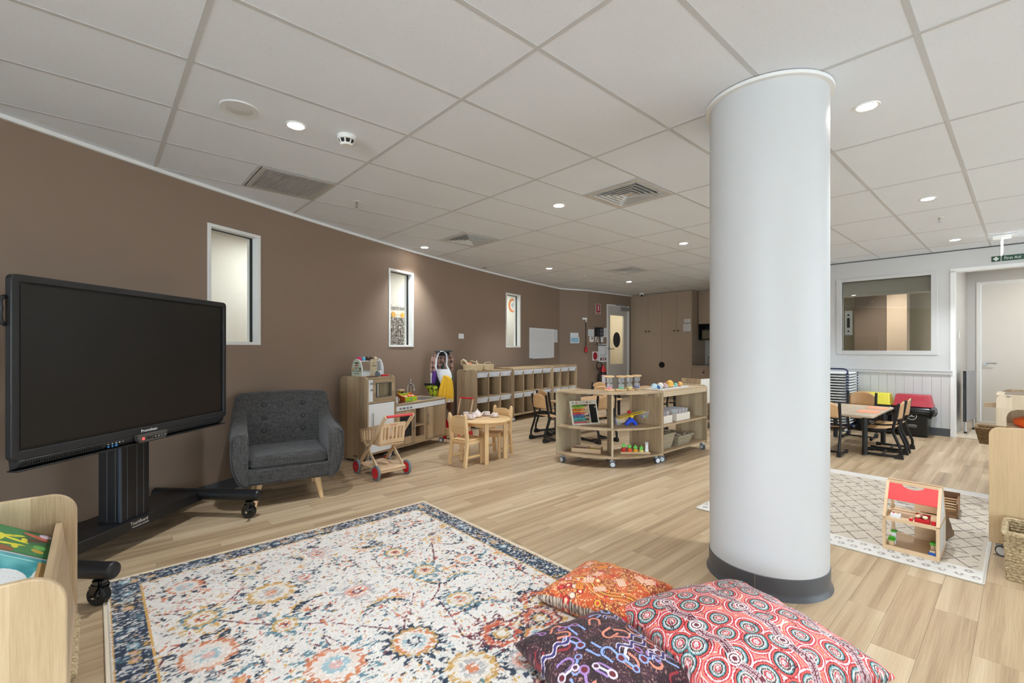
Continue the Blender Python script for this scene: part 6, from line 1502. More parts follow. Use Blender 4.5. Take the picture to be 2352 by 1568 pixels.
for x, z in ((-.155, .0), (.15, .075)):
    MB().add([(x-.03, -.04, z+.004), (x+.03, -.04, z+.004), (x+.03, .04, z+.004), (x-.03, .04, z+.004), (x-.045, -.055, z+.085), (x+.045, -.055, z+.085), (x+.045, .055, z+.085), (x-.045, .055, z+.085)], [(0, 3, 2, 1), (0, 1, 5, 4), (1, 2, 6, 5), (2, 3, 7, 6), (3, 0, 4, 7)]).build('bucket', M_BKT, bl)
    for q, c in enumerate(((60, 90, 200), (240, 200, 50), (60, 170, 90), (200, 60, 120), (70, 110, 210), (240, 190, 60))):
        if x > 0 and q > 2: break
        b_ = tag(MB().ball((0, 0, 0), .012, 10, 6).build('counter_bear', mat('counter_%d' % q, c, .4)), '%s counter in the %s bucket of the balance' % (['blue', 'yellow', 'green', 'pink', 'light blue', 'amber'][q], ['lower', 'raised'][x > 0]), 'counter', 'coloured counters'); b_.location = bl.matrix_basis @ Vector((x-.02+.018*(q % 3), -.02+.03*(q//3), z+.018))
# sorting tray
st = thing('sorting_tray', 'flat wooden two-compartment sorting tray on the bottom shelf', 'tray', (.668, 5.215, .118), R(-19))
MB().bx(0, .33, 0, .012, 0, .045).build('front_board', BEECH, st, bevel=.002); MB().bx(0, .33, .158, .17, 0, .045).build('back_board', BEECH, st, bevel=.002)
for x in (0, .168, .318): MB().bx(x, x+.012, .012, .158, 0, .045).build('cross_board', BEECH, st)
MB().bx(.012, .318, .012, .158, 0, .008).build('base_board', BEECH, st); MB().bx(.02, .16, .02, .15, .028, .032).build('picture_card', mat('card_brown', (150, 122, 106), .6, noise=.4, nscale=30), st)
for q, (x, y) in enumerate(((.20, .06), (.23, .10), (.26, .06), (.285, .11), (.21, .12), (.24, .05))):
    o = tag(MB().prism([(.018*math.cos(a*PI/3)*(1 if a % 2 else .7), .018*math.sin(a*PI/3)*(1 if a % 2 else .7)) for a in range(6)], 0, .012).build('puzzle_piece', mat('piece_yellow' if q % 3 else 'piece_dark', (240, 214, 40) if q % 3 else (60, 50, 46), .5)), '%s puzzle piece in the sorting tray, %s' % ('yellow' if q % 3 else 'dark', ['by the divider', 'at the middle back', 'at the middle front', 'by the far corner', 'at the back by the divider', 'near the front board'][q]), 'puzzle piece', 'sorting pieces'); o.location = st.matrix_basis @ Vector((x, y, .012+.008*(q % 3)))
# carrot and rabbit stacker
rb_ = thing('carrot_stacker', 'wooden carrot counting toy with a white rabbit', 'toy', (1.20, 5.14, .118), R(-1)); MGL = mat('leaf_green', (110, 206, 90), .5)
MB().bx(0, .325, -.03, .03, 0, .018).build('base', BEECH, rb_, bevel=.002)
for k, (n, c) in enumerate(((5, (214, 50, 40)), (4, (236, 96, 36)), (3, (246, 176, 40)), (2, (236, 226, 130)))):
    x = .04+k*.065; 
    for q in range(n): MB().lathe([(.024, 0), (.025, .004), (.024, .009)], (x, 0, .018+q*.0095), 16).build('ring', mat('carrot_%d' % k, c, .45), rb_)
    z = .018+n*.0095; lf_ = [(x-.012, z), (x+.012, z), (x+.018, z+.012), (x+.023, z+.028), (x+.017, z+.034), (x+.010, z+.024), (x+.006, z+.045), (x, z+.05), (x-.006, z+.045), (x-.010, z+.024), (x-.017, z+.034), (x-.023, z+.028), (x-.018, z+.012)]
    MB().prism(lf_, -.005, .005, 'xz').build('leaf', MGL, rb_)
rbp = [(-.017, 0), (.017, 0), (.02, .02), (.013, .042), (.017, .055), (.013, .072), (.016, .10), (.01, .112), (.005, .10), (.003, .078), (-.003, .078), (-.005, .10), (-.01, .112), (-.016, .10), (-.013, .072), (-.017, .055), (-.013, .042), (-.02, .02)]
MB().prism([(.295+x, .018+z) for x, z in rbp], -.006, .006, 'xz').build('rabbit', M_WHITE2, rb_)

# ------------------------------------------------------------------ black framed school chairs and tables
def make_chair(label, loc, rz):
    t = thing('school_chair', label, 'chair', loc, rz, 'plywood chairs with black frames')
    for s in (-1, 1):
        x = s*.165
        MB().tube([(x, .185, .64), (x, .165, .50), (x, .135, .36), (x, .13, .31), (x, .15, .25), (x, .20, .12), (x, .205, .06), (x, .17, .03), (x, .12, .022), (x, -.13, .022)], .0155, 8).build('side_frame', M_BLACKM, t)
        MB().tube([(x, .13, .315), (x*.98, .02, .305), (x*.95, -.14, .305)], .011, 8).build('seat_tube', M_BLACKM, t)
        MB().prism([(.23, 0), (.14, 0), (.15, .04), (.185, .055), (.225, .05)], x-.02, x+.02, 'yz').build('rear_foot', M_BLACK, t)
        MB().bx(x-.015, x+.015, -.165, -.11, 0, .04).build('front_foot', M_BLACK, t, bevel=.006)
    MB().tube([(-.165, .02, .022), (.165, .02, .022)], .011, 8).build('cross_bar', M_BLACKM, t)
    MB().tube([(-.15, -.08, .30), (.15, -.08, .30)], .011, 8).build('seat_bar', M_BLACKM, t)
    MB().grid(lambda s, q: (-.155+.31*s, -.165+.31*q, .325+.012*(q-.4)**2*8*(1 if q > .4 else .3)-.01*math.sin(PI*s)-(.022*(1-q/.12)**2 if q < .12 else 0)), 12, 14).build('seat', PLY_X, t)
    so = bpy.data.objects[-1] if False else t.children[-1]; m_ = so.modifiers.new('thick', 'SOLIDIFY'); m_.thickness = .012; m_.offset = -1
    pts = [(-.15, .44), (.15, .44), (.155, .48), (.15, .58), (.11, .63), (.05, .65), (0, .655), (-.05, .65), (-.11, .63), (-.15, .58), (-.155, .48)]
    nb = 13; bm2 = MB()
    def back(s, q):
        x = -.152+.304*s; top = .58+.075*math.sin(PI*s)**.6; z = .455+(top-.455)*q; return (x, .165+.10*(z-.455)+.02*math.sin(PI*s), z)
    bo = bm2.grid(back, nb, 8).build('backrest', PLY, t); m_ = bo.modifiers.new('thick', 'SOLIDIFY'); m_.thickness = .011; m_.offset = 0
    for s in (-1, 1):
        for z in (.485, .56): MB().cyl((s*.15, .16+.1*(z-.455), z), (s*.17, .16+.1*(z-.455), z), .009, n=8).build('bolt', M_BLACK, t)
    return t
sch = make_chair('plywood chair with black frame left of the abacus, back to the cubbies', (.53, 6.52, 0), R(122))
for loc, rz, lb in (((.62, 7.02, 0), 118, 'plywood chair half hidden behind the chair left of the abacus'), ((1.19, 6.44, 0), -147, 'plywood chair seen through the curved shelf behind the abacus'), (tuple(rm(6.06, 4.72)), -48, 'plywood chair showing just over the curved shelf left of the sand timers'), (tuple(rm(6.75, 5.28)), -48, 'plywood chair farther back behind the sand timers, near the extinguisher'), (tuple(rm(7.5, 4.28)), -138, 'plywood chair behind the violet sand timer'), (tuple(rm(6.55, 3.95)), 132, 'plywood chair behind the pale blue planet ball')):
    dup(sch, loc, R(rz), lb)
def school_table(label, u0, u1, v0, v1, z, loc_legs=.09, top=None):
    t = thing('school_table', label, 'table', rm(u0, v0), TH, 'low school tables'); a, b = u1-u0, v1-v0
    MB().prism(rrect(0, a, 0, b, .03, 4), z-.022, z).build('table_top', top or PLY_X, t, bevel=.003)
    for x in (loc_legs, a-loc_legs):
        for y in (loc_legs, b-loc_legs):
            MB().cyl((x, y, 0.012), (x, y, z-.022), .028, n=16).build('leg', M_BLACKM, t); MB().lathe([(.02, 0), (.022, .012)], (x, y, 0), 14).build('glide', M_CHROME, t)
    MB().bx(loc_legs, a-loc_legs, loc_legs-.012, loc_legs+.012, z-.06, z-.022).bx(loc_legs, a-loc_legs, b-loc_legs-.012, b-loc_legs+.012, z-.06, z-.022).build('rail', M_BLACKM, t)
    return t
school_table('low plywood table between the chairs behind the curved shelf', 5.0, 6.1, 4.2, 4.76, .50)
school_table('low plywood table with black legs in front of the far cupboards', 7.35, 8.5, 4.5, 5.3, .50)
# white-backed shelf partly behind the column
wsf = thing('white_backed_shelf', 'low shelf with a white back panel half hidden by the column', 'shelf', (2.945, 7.20, 0), TH-R(6))
MB().bx(0, .9, 0, .012, .42, .80).build('back_panel', mat('cream_white', (240, 236, 226), .5), wsf); MB().bx(0, .9, 0, .35, .40, .42).build('mid_board', W_X, wsf); MB().bx(0, .9, 0, .35, .12, .14).build('bottom_board', W_X, wsf)
for x in (.0, .88): MB().bx(x, x+.02, .012, .35, .02, .80).build('end_panel', W_Z, wsf)
MB().bx(0, .9, .33, .35, .14, .40).build('front_lip', W_X, wsf)

# ------------------------------------------------------------------ tall cupboards and kitchenette
CUU = 10.75
tc_ = thing('tall_cupboard', 'full height taupe cupboard wall with black knobs', 'cupboard', rm(CUU, 7.02), TH-R(90))   # local x = -v, y = +u
MB().bx(0, 1.6, .02, .69, .0, CEIL-.004).bx(-.128, 0, .015, .06, 0, CEIL-.004).build('carcass', M_TAUPE, tc_)
M_KN = mat('knob_black', (14, 14, 15), .35)
for k in range(4):
    x0 = k*.4; d_ = MB().bx(x0+.002, x0+.398, 0, .019, 1.655, CEIL-.012).build('upper_door', M_TAUPE, tc_, bevel=.0015)
    kx = x0+.35 if k % 2 == 0 else x0+.05; MB().lathe([(.012, 0), (.012, .018), (.02, .022), (.02, .03), (0, .031)], n=14, M=Matrix.Translation((kx, 0, 1.71)) @ Matrix.Rotation(R(90), 4, 'X')).build('knob', M_KN, d_)
for k in range(2):
    x0 = k*.8; d_ = MB().bx(x0+.002, x0+.798, 0, .019, .08, 1.648).build('lower_door', M_TAUPE, tc_, bevel=.0015)
    hp = [(.8+(-1 if k == 0 else 1)*.075*math.cos(a), .85+.075*math.sin(a)) for a in [(-PI/2+PI*i/14) for i in range(15)]]; hp = [(x+(-.003 if k == 0 else .003), z) for x, z in hp]
    MB().prism(hp if k else hp[::-1], -.012, 0, 'xz').build('half_moon_handle', M_KN, d_)
for nm, x, z, w_, h_, lb in (('door_notice', 1.40, 1.90, .16, .09, 'small white notice above the larger one on the tall cupboard'), ('door_notice', 1.38, 1.69, .19, .18, 'larger white notice on the tall cupboard beside the kitchenette')):
    o = thing(nm, lb, 'notice', tc_.matrix_basis @ Vector((x, -.0015, z)), TH-R(90), 'notices on the cupboard'); MB().bx(0, w_, -.001, .0008, 0, h_).build('sheet', M_PAPER, o)
    ln = MB()
    for q in range(int(h_/.022)): ln.bx(.015, w_-.02-.03*(q % 2), -.0016, -.001, h_-.016-q*.02, h_-.013-q*.02)
    ln.build('print_lines', mat('print_grey_red', (168, 130, 130), .7), o)['kind'] = 'stuff'
kb = thing('kitchenette_bench', 'taupe kitchenette base cupboard with pale bench top', 'cupboard', rm(CUU, 5.42), TH-R(90))
MB().bx(.004, 2.25, .02, .68, .08, .83).build('carcass', M_TAUPE, kb); MB().bx(.004, 2.27, -.012, .69, .83, .862).build('bench_top', mat('bench_taupe', (172, 158, 144), .4), kb)
for k in range(4):
    d_ = MB().bx(.006+k*.56, .562+k*.56, 0, .019, .085, .822).build('door', M_TAUPE, kb, bevel=.0015); MB().lathe([(.012, 0), (.012, .018), (.02, .022), (.02, .03), (0, .031)], n=14, M=Matrix.Translation((.30+k*.56, 0, .70)) @ Matrix.Rotation(R(90), 4, 'X')).build('knob', M_KN, d_); MB().cyl((.30+k*.56, 0, .76), (.30+k*.56, -.004, .76), .01, n=10).build('lock', M_KN, d_)
ku = thing('kitchenette_wall_cupboard', 'taupe wall cupboard above the kitchenette bench', 'cupboard', rm(CUU+.3, 5.40), TH-R(90))
MB().bx(.0, 2.2, .02, .39, 1.87, CEIL-.004).build('carcass', M_TAUPE, ku)
for k in range(4): MB().bx(.002+k*.55, .548+k*.55, 0, .019, 1.872, CEIL-.012).build('door', M_TAUPE, ku, bevel=.0015)
nb_ = MB().bx(.0, .7, .0, .39, 1.865, 1.87).bx(.0, .7, .37, .39, 1.49, 1.865).bx(0, .012, 0, .37, 1.49, 1.865).bx(.688, .7, 0, .37, 1.49, 1.865).bx(0, .7, 0, .39, 1.475, 1.49); nb_.build('niche', M_BLACK, ku)
mw = thing('counter_oven', 'small dark oven tilted door in the black niche', 'microwave', rm(CUU+.32, 5.34, 1.49), TH-R(90)); MB().bx(0, .48, .02, .32, 0, .24).build('body', mat('oven_body', (74, 70, 60), .4), mw, bevel=.006); MB().bx(.02, .46, .0, .02, .02, .21).build('door', mat('oven_door_olive', (112, 104, 84), .3), mw)
th_ = tag(MB().lathe([(.04, 0), (.042, .01), (.042, .15), (.036, .17), (.036, .19), (0, .192)], n=20).build('thermos', M_STEEL), 'steel thermos flask on the kitchenette bench', 'flask'); th_.location = rm(CUU+.22, 5.08, .862); MB().lathe([(.036, .192), (.036, .21), (0, .212)], n=20).build('stopper', M_BLACK, th_)
cf_ = thing('coffee_machine', 'steel coffee machine on the kitchenette bench', 'coffee machine', rm(CUU+.25, 4.98, .862), TH-R(90)); MB().bx(0, .22, 0, .25, 0, .03).bx(0, .22, .16, .25, .03, .26).bx(0, .22, .0, .25, .2, .26).build('body', M_STEEL, cf_, bevel=.006); MB().cyl((.11, .06, .2), (.11, .06, .16), .03, n=16).build('group_head', M_DARK, cf_); MB().bx(.03, .19, -.003, .0, .212, .246).build('panel', mat('panel_brown', (110, 84, 62), .4), cf_)
scm = thing('security_camera', 'white dome security camera on the ceiling by the tall cupboards', 'camera', rm(10.45, 6.62, CEIL), TH); MB().lathe([(.05, 0), (.055, -.02), (.05, -.055), (.03, -.075), (0, -.08)], n=20).build('housing', M_WHITE, scm); MB().ball((-.025, -.02, -.06), .03, 14, 8).build('lens', M_BLACK, scm)

# ------------------------------------------------------------------ things fixed to the far walls
VF = 7.15
def fwu(px): r = (px-1176)/FPX; return VF*(SU+CU*r)/(CU-SU*r)
def fwz(px, py): p = rm(fwu(px), VF); return CAM_H+(HORIZON-py)*p.y/FPX
def far_item(name, label, cat, px0, px1, py0, py1, group=None):
    u0, u1 = fwu(px0), fwu(px1); pm = (px0+px1)/2; z0, z1 = fwz(pm, py1), fwz(pm, py0)
    t = thing(name, label, cat, rm(u0, VF, z0), TH, group); return t, u1-u0, z1-z0
def sheet(t, w_, h_, m=None, th=.004): return MB().bx(0, w_, -th, 0, 0, h_).build('sheet', m or M_PAPER, t)
M_INK = mat('ink_grey', (120, 122, 128), .7)
def lines(t, w_, h_, n, th=.004, m=None, x0=.1, x1=.9):
    ln = MB()
    for q in range(n): z = h_*(.88-.8*q/n); ln.bx(w_*x0, w_*(x1-.15*(q % 3 == 2)), -th-.0008, -th, z-.004, z)
    ln.build('print_lines', m or M_INK, t)['kind'] = 'stuff'
t, a, b = far_item('extinguisher_sign', 'red and white fire extinguisher location sign high on the wall', 'sign', 1368.5, 1379, 698, 721); sheet(t, a, b, mat('sign_white', (236, 234, 232), .5)); MB().bx(a*.08, a*.92, -.0055, -.004, b*.16, b*.96).build('red_field', mat('sign_red', (160, 22, 40), .5), t)
MB().bx(a*.4, a*.62, -.007, -.0055, b*.32, b*.86).build('extinguisher_symbol', MATS['sign_white'], t, bevel=.004); MB().bx(a*.1, a*.9, -.0055, -.004, b*.03, b*.12).build('red_bar', MATS['sign_red'], t)
t, a, b = far_item('wall_phone', 'black wall telephone beside the far door', 'telephone', 1366, 1383, 752, 772); MB().bx(0, a, -.05, 0, 0, b).build('body', M_BLACK, t, bevel=.008); MB().bx(a*.02, a*.3, -.1, -.05, b*.02, b*.98).build('handset', M_BLACK, t, bevel=.014); MB().bx(a*.45, a*.9, -.053, -.05, b*.6, b*.85).build('display', mat('lcd_grey', (96, 100, 104), .3), t)
kp_ = MB()
for i in range(3):
    for j in range(4): kp_.bx(a*(.45+.16*i), a*(.56+.16*i), -.054, -.05, b*(.1+.11*j), b*(.18+.11*j))
kp_.build('keypad', M_GREY, t)['kind'] = 'stuff'
cdp = [(a*.15, -.06, 0), (a*.05, -.05, -.1), (a*.12, -.04, -.2), (a*.35, -.04, -.235), (a*.58, -.04, -.2), (a*.6, -.04, -.08), (a*.55, -.03, 0)]; MB().tube(cdp, .008, 7).build('cord', M_BLACK, t)
t, a, b = far_item('wall_notice', 'white notice left of the wall telephone', 'notice', 1351, 1364, 756, 772, 'notices by the far door'); sheet(t, a, b); lines(t, a, b, 6)
t, a, b = far_item('wall_notice', 'white notice between the wall telephone and the far door', 'notice', 1384, 1393.5, 753, 774, 'notices by the far door'); sheet(t, a, b); lines(t, a, b, 9)
t, a, b = far_item('thermostat', 'white thermostat under the notice left of the telephone', 'thermostat', 1353.5, 1362.5, 773, 785.5); MB().bx(0, a, -.02, 0, 0, b).build('case', M_WHITE, t, bevel=.004); MB().bx(a*.35, a*.72, -.022, -.02, b*.55, b*.86).build('screen', mat('lcd_dark', (60, 66, 60), .3), t)
t, a, b = far_item('light_switch', 'white switch plate right under the wall telephone', 'switch', 1367, 1373.5, 773.5, 785.5, 'switches by the far door'); MB().bx(0, a, -.012, 0, 0, b).build('plate', M_WHITE, t, bevel=.003); MB().bx(a*.35, a*.65, -.016, -.012, b*.35, b*.7).build('rocker', M_GREY, t)
t, a, b = far_item('light_switch', 'plain white switch plate nearest the far door', 'switch', 1379, 1385, 773.5, 785.5, 'switches by the far door'); MB().bx(0, a, -.012, 0, 0, b).build('plate', M_WHITE, t, bevel=.003); MB().bx(a*.35, a*.65, -.015, -.012, b*.35, b*.65).build('rocker', M_WHITE, t)
t, a, b = far_item('evacuation_plan', 'white framed evacuation diagram beside the far door', 'notice', 1374, 1393.5, 789.5, 831); sheet(t, a, b, MATS['paper_white'], .01); MB().bx(a*.08, a*.92, -.0115, -.01, b*.9, b*.95).build('title_bar', M_DARK, t)
fp = MB()
for q in range(26):
    aa_ = -2.6+q*.18; r_ = .17+.02*math.sin(q*1.7); fp.bar((a*.5+r_*math.cos(aa_), -.0108, b*.62+r_*math.sin(aa_)), (a*.5+(r_-.06)*math.cos(aa_+.1), -.0108, b*.62+(r_-.06)*math.sin(aa_+.1)), .002, .004)
fp.build('floor_plan', M_INK, t)['kind'] = 'stuff'
for x, c in ((.46, (200, 110, 110)), (.72, (110, 112, 118)), (.2, (60, 60, 62))): MB().bx(a*x, a*(x+.18), -.0115, -.01, b*.08, b*.24).build('legend_block', mat('legend_%d' % c[0], c, .6), t)
t, a, b = far_item('red_oval_sign', 'white sign with a red oval above the extinguisher hose', 'sign', 1360.5, 1373, 807, 827.5); sheet(t, a, b, MATS['sign_white']); MB().prism([(a*(.5+.4*math.cos(q*PI/14)), b*(.5+.44*math.sin(q*PI/14))) for q in range(28)], -.0055, -.004, 'xz').build('red_oval', MATS['sign_red'], t)
ux = fwu(1382)-.10; ex_ = thing('fire_extinguisher', 'red and black fire extinguisher with hose on the far wall', 'fire extinguisher', rm(ux, VF-.11, fwz(1382, 890)), TH); Hx = fwz(1382, 838)-fwz(1382, 890)
MB().lathe([(0, 0), (.07, 0), (.078, .012), (.078, Hx*.78), (.07, Hx*.86), (.035, Hx*.93), (.025, Hx)], n=26).build('cylinder', M_RED, ex_); MB().lathe([(.079, Hx*.6), (.079, Hx*.72)], n=26).build('band', M_BLACK, ex_)
MB().grid(lambda s, q: (.0795*math.cos(R(200)+s*R(130)), .0795*math.sin(R(200)+s*R(130)), Hx*(.22+.36*q)), 12, 2).build('label', MATS['sign_white'], ex_); text('CO2', .07, MATS['sign_red'], ex_, (.02, -.083, Hx*.40), (R(90), R(-90), 0))
MB().bx(-.02, .02, -.02, .02, Hx, Hx+.04).bar((0, 0, Hx+.04), (.09, 0, Hx+.09), .02, .01).build('valve', M_CHROME, ex_)
MB().tube([(-.02, 0, Hx+.01), (-.08, -.02, Hx+.02)]+[(-.19+.10*math.cos(q*PI/10+.3), -.03, Hx+.0+.085*math.sin(q*PI/10+.3)) for q in range(20)]+[(-.09, -.03, Hx-.05), (-.10, 0, Hx-.2)], .012, 8).build('hose', M_BLACK, ex_); MB().cyl((-.115, 0, Hx-.2), (-.115, 0, .05), .03, .055, 16).build('horn', M_BLACK, ex_)
# bend wall: paper towel dispenser, pull cord
BD = (C2-C1); BL = BD.length; BA = math.atan2(BD.y, BD.x)
def bend_at(px):
    r = (px-1176)/FPX; s = (r*C1.y-C1.x)/(BD.x-r*BD.y); return s*BL, (C1+BD*s).y
x0, Y0 = bend_at(1308); x1, _ = bend_at(1328)
bm_root = lambda x, z: Vector((C1.x+BD.x/BL*x, C1.y+BD.y/BL*x, z))
t = thing('wall_pocket', 'white and blue wall pocket on the short angled wall', 'holder', bm_root(x0, CAM_H+(798-788)*Y0/FPX), BA); ww = x1-x0
MB().bx(0, ww, -.05, 0, 0, .15).build('pocket', M_WHITE2, t, bevel=.004); MB().bx(.006, ww-.006, -.02, -.004, .15, .25).build('sheet', M_PAPER, t); MB().bx(.012, ww-.03, -.052, -.05, .02, .13).build('blue_print', mat('print_blue', (150, 190, 214), .6, noise=.3, nscale=25), t)
x0, Y0 = bend_at(1337); x1, _ = bend_at(1347.5); zt_ = CAM_H+(798-734)*Y0/FPX
t = thing('pull_cord', 'white bracket with a dark cord and red pull bulb at the wall corner', 'pull cord', bm_root(x0, zt_), BA); w_ = x1-x0
MB().bx(0, w_, -.02, 0, 0, .05).build('plate', M_WHITE, t, bevel=.003); MB().cyl((w_*.7, -.03, 0), (w_*.7, -.03, -.06), .016, n=12).build('switch_body', M_WHITE, t); MB().cyl((w_*.7, -.03, -.06), (w_*.72, -.03, -.64), .008, n=8).build('cord', mat('cord_brown', (64, 48, 44), .7), t)
MB().lathe([(0, -.80), (.035, -.78), (.042, -.74), (.032, -.69), (.014, -.65), (0, -.64)], (w_*.72, -.03, 0), 16).build('bulb', M_RED, t)
# left wall: whiteboard, paper, switch plate
def wall_item(name, label, cat, px0, px1, py0, py1, off=.0, group=None):
    Ya, Yb = wall_at(px0), wall_at(px1); A, B = wpt(Ya, 0, off), wpt(Yb, 0, off); d = B-A; Ym = (Ya+Yb)/2
    t = thing(name, label, cat, Vector((A.x, A.y, CAM_H+(HORIZON-py1)*Ym/FPX)), math.atan2(d.y, d.x), group); return t, d.length, (py1-py0)*Ym/FPX
t, a, b = wall_item('whiteboard', 'white planning board on the brown wall above the cubbies', 'whiteboard', 1215, 1271, 754, 821.5, .003); MB().bx(0, a, -.018, 0, 0, b).build('board', mat('whiteboard_face', (232, 232, 234), .3), t, bevel=.003)
lines(t, a, b*.45, 7, .018, mat('faint_ink', (196, 198, 204), .7), .05, .9); t.children[-1].location = (0, 0, b*.5); MB().bx(a*.1, a*.85, -.03, -.018, -.01, .004).build('pen_tray', M_WHITE2, t)
t, a, b = wall_item('wall_sheet', 'white printed sheet at the edge of the planning board', 'notice', 1271.5, 1280, 757, 786, .003); MB().bx(0, a, -.003, 0, 0, b).build('sheet', M_PAPER, t); lines(t, a, b, 10, .003)
t, a, b = wall_item('wall_plate', 'blank white plate on the brown wall between two windows', 'switch', 1053, 1064.5, 766, 777.5, .0); MB().bx(0, a, -.01, 0, 0, b).build('plate', M_WHITE, t, bevel=.003); MB().cyl((a/2, -.01, b/2), (a/2, -.012, b/2), .008, n=10).build('screw_cover', M_WHITE2, t)
# prints on the corridor wall seen through the windows
def corr_at(px):
    r = (px-1176)/FPX; lo, hi = 2.0, 12.4
    for _ in range(60):
        m_ = (lo+hi)/2; q = wpt(m_, 0, -CD)
        if q.x/q.y < r: lo = m_
        else: hi = m_
    return (lo+hi)/2
def corr_item(name, label, cat, px0, px1, py0, py1):
    Ya, Yb = corr_at(px0), corr_at(px1); A, B = wpt(Ya, 0, -CD+.004), wpt(Yb, 0, -CD+.004); d = B-A; Ym = (A.y+B.y)/2
    t = thing(name, label, cat, Vector((A.x, A.y, CAM_H+(HORIZON-py1)*Ym/FPX)), math.atan2(d.y, d.x)); return t, d.length, (py1-py0)*Ym/FPX
t, a, b = corr_item('timeline_mural', 'wall graphic with grey words and two orange dots behind the second window', 'mural', 896, 945, 704, 728)
text('Trusted for Excellence', b*.62, mat('mural_grey', (88, 88, 92), .6), t, (0, -.003, b*.82), FACE, align='LEFT', sx=.40)
for x in (.14, .56): MB().cyl((a*x, -.004, b*.18), (a*x, 0, b*.18), b*.27, n=20).build('timeline_dot', mat('mural_orange', (244, 190, 96), .5), t)
MB().bx(-a*.2, a*1.4, -.002, 0, b*.17, b*.19).build('timeline_line', MATS['mural_orange'], t)
t, a, b = corr_item('photo_collage', 'black and white photo collage behind the second window', 'mural', 897, 940, 729, 793)
g = NG('collage_print', .6); tc = g.n('ShaderNodeTexCoord'); nz = g.noise(tc.outputs['Object'], 26, 5, .75); g.col(g.ramp(nz, [(.38, rgb(30, 30, 32)), (.5, rgb(130, 126, 124)), (.6, rgb(232, 230, 228))]))
cl_ = 4; rw = 5
for i in range(cl_):
    for j in range(rw): MB().bx(a*1.5*(i+.03)/cl_, a*1.5*(i+.97)/cl_, -.004, 0, b*(j+.03)/rw, b*(j+.97)/rw).build('photo', g.m, t)
t, a, b = corr_item('round_emblem', 'orange and white round anniversary emblem behind the third window', 'emblem', 1167, 1186, 686, 717); c_, s_ = a/2, b/2
MB().cyl((c_, -.004, s_), (c_, 0, s_), b*.5, n=28).build('outer_disc', mat('emblem_orange', (226, 142, 84), .5), t); MB().cyl((c_+.02, -.006, s_), (c_+.02, -.004, s_), b*.36, n=28).build('inner_disc', M_WHITE, t); text('45', b*.5, mat('emblem_blue', (110, 122, 170), .5), t, (c_+.02, -.008, s_), FACE)
# ------------------------------------------------------------------ right side: table, chairs, cots, bins
TT = school_table('grey-topped low table with orange mats beyond the column', 6.74, 8.0, 1.19, 1.93, .485, .10, wood('grey_oak_top', (196, 178, 154), (160, 142, 120), 'x'))
for loc, rz, lb in ((rm(7.08, 1.17), -138, 'plywood chair with black frame pushed in nearest on the side of the bins'), (rm(7.56, 1.17), -138, 'plywood chair with black frame pushed in closer to the red bin'), (rm(8.13, 1.60), -48, 'plywood chair at the far end of the table, in front of the yellow bin'), (rm(6.72, 1.64), 132, 'plywood chair at the near end of the table, cut by the column')):
    dup(sch, tuple(loc), R(rz), lb)
for k, (px0, py0, lb) in enumerate(((1995, 945, 'orange place mat nearest the table corner'), (2016, 937, 'orange place mat second from the table corner'))):
    Y = (CAM_H-.485)*FPX/(py0-HORIZON); p = Vector(((px0-1176)/FPX*Y, Y, .485)); o = thing('place_mat', lb, 'place mat', p, TH, 'orange place mats')
    MB().prism(rrect(-.15, .15, -.105, .105, .01, 3), 0, .003).build('mat_sheet', mat('mat_orange', (240, 138, 96), .6), o); MB().prism(rrect(-.135, .135, -.09, .09, .008, 3), .003, .0036).build('mat_print', mat('mat_orange_light', (244, 150, 110), .6, noise=.05, nscale=20), o)
M_NAVY = mat('navy_tube', (26, 36, 84), .35); M_SHEET = mat('white_mesh_sheet', (222, 226, 230), .6)
NC = 19; cot0 = None
for k in range(NC):
    z = .115+k*.0425; lb = '%s stretcher cot from the floor in the stack by the white wall' % (ORD+['eleventh', 'twelfth', 'thirteenth', 'fourteenth', 'fifteenth', 'sixteenth', 'seventeenth', 'eighteenth', 'topmost'])[k]
    if k == NC-1: lb = 'topmost stretcher cot with a rounded navy end frame by the white wall'
    if cot0 is None:
        cot0 = thing('stretcher_cot', lb, 'cot', rm(8.52, 1.82, z), TH, 'stacked stretcher cots')
        MB().bx(.02, .56, .02, 1.30, .008, .016).build('sheet', M_SHEET, cot0); MB().tube([(x, y, .012) for x, y in rrect(.0, .58, .0, 1.32, .05, 4)], .011, 7, closed=True).build('frame', M_WHITE2, cot0)
        for x in (0, .58):
            for y in (0, 1.32): MB().box((x, y, .01), (.034, .034, .02)).build('corner', M_NAVY, cot0, bevel=.004)
    else: c_ = dup(cot0, rm(8.52, 1.82, z), TH, lb)
MB().tube([(0, 0, 0), (0, 0, .05), (0, .02, .075), (0, .06, .085), (0, 1.26, .085), (0, 1.30, .075), (0, 1.32, .05), (0, 1.32, 0)], .011, 8).build('end_frame', M_NAVY, c_)
ct_ = thing('cot_trolley', 'low navy trolley under the stack of cots', 'trolley', rm(8.52, 1.82, 0), TH); MB().tube([(x, y, .088) for x, y in rrect(.0, .58, .0, 1.32, .05, 4)], .014, 8, closed=True).build('frame', M_NAVY, ct_)
for x in (.04, .54):
    for y in (.05, 1.27): caster(ct_, x, y, .085, R(30))
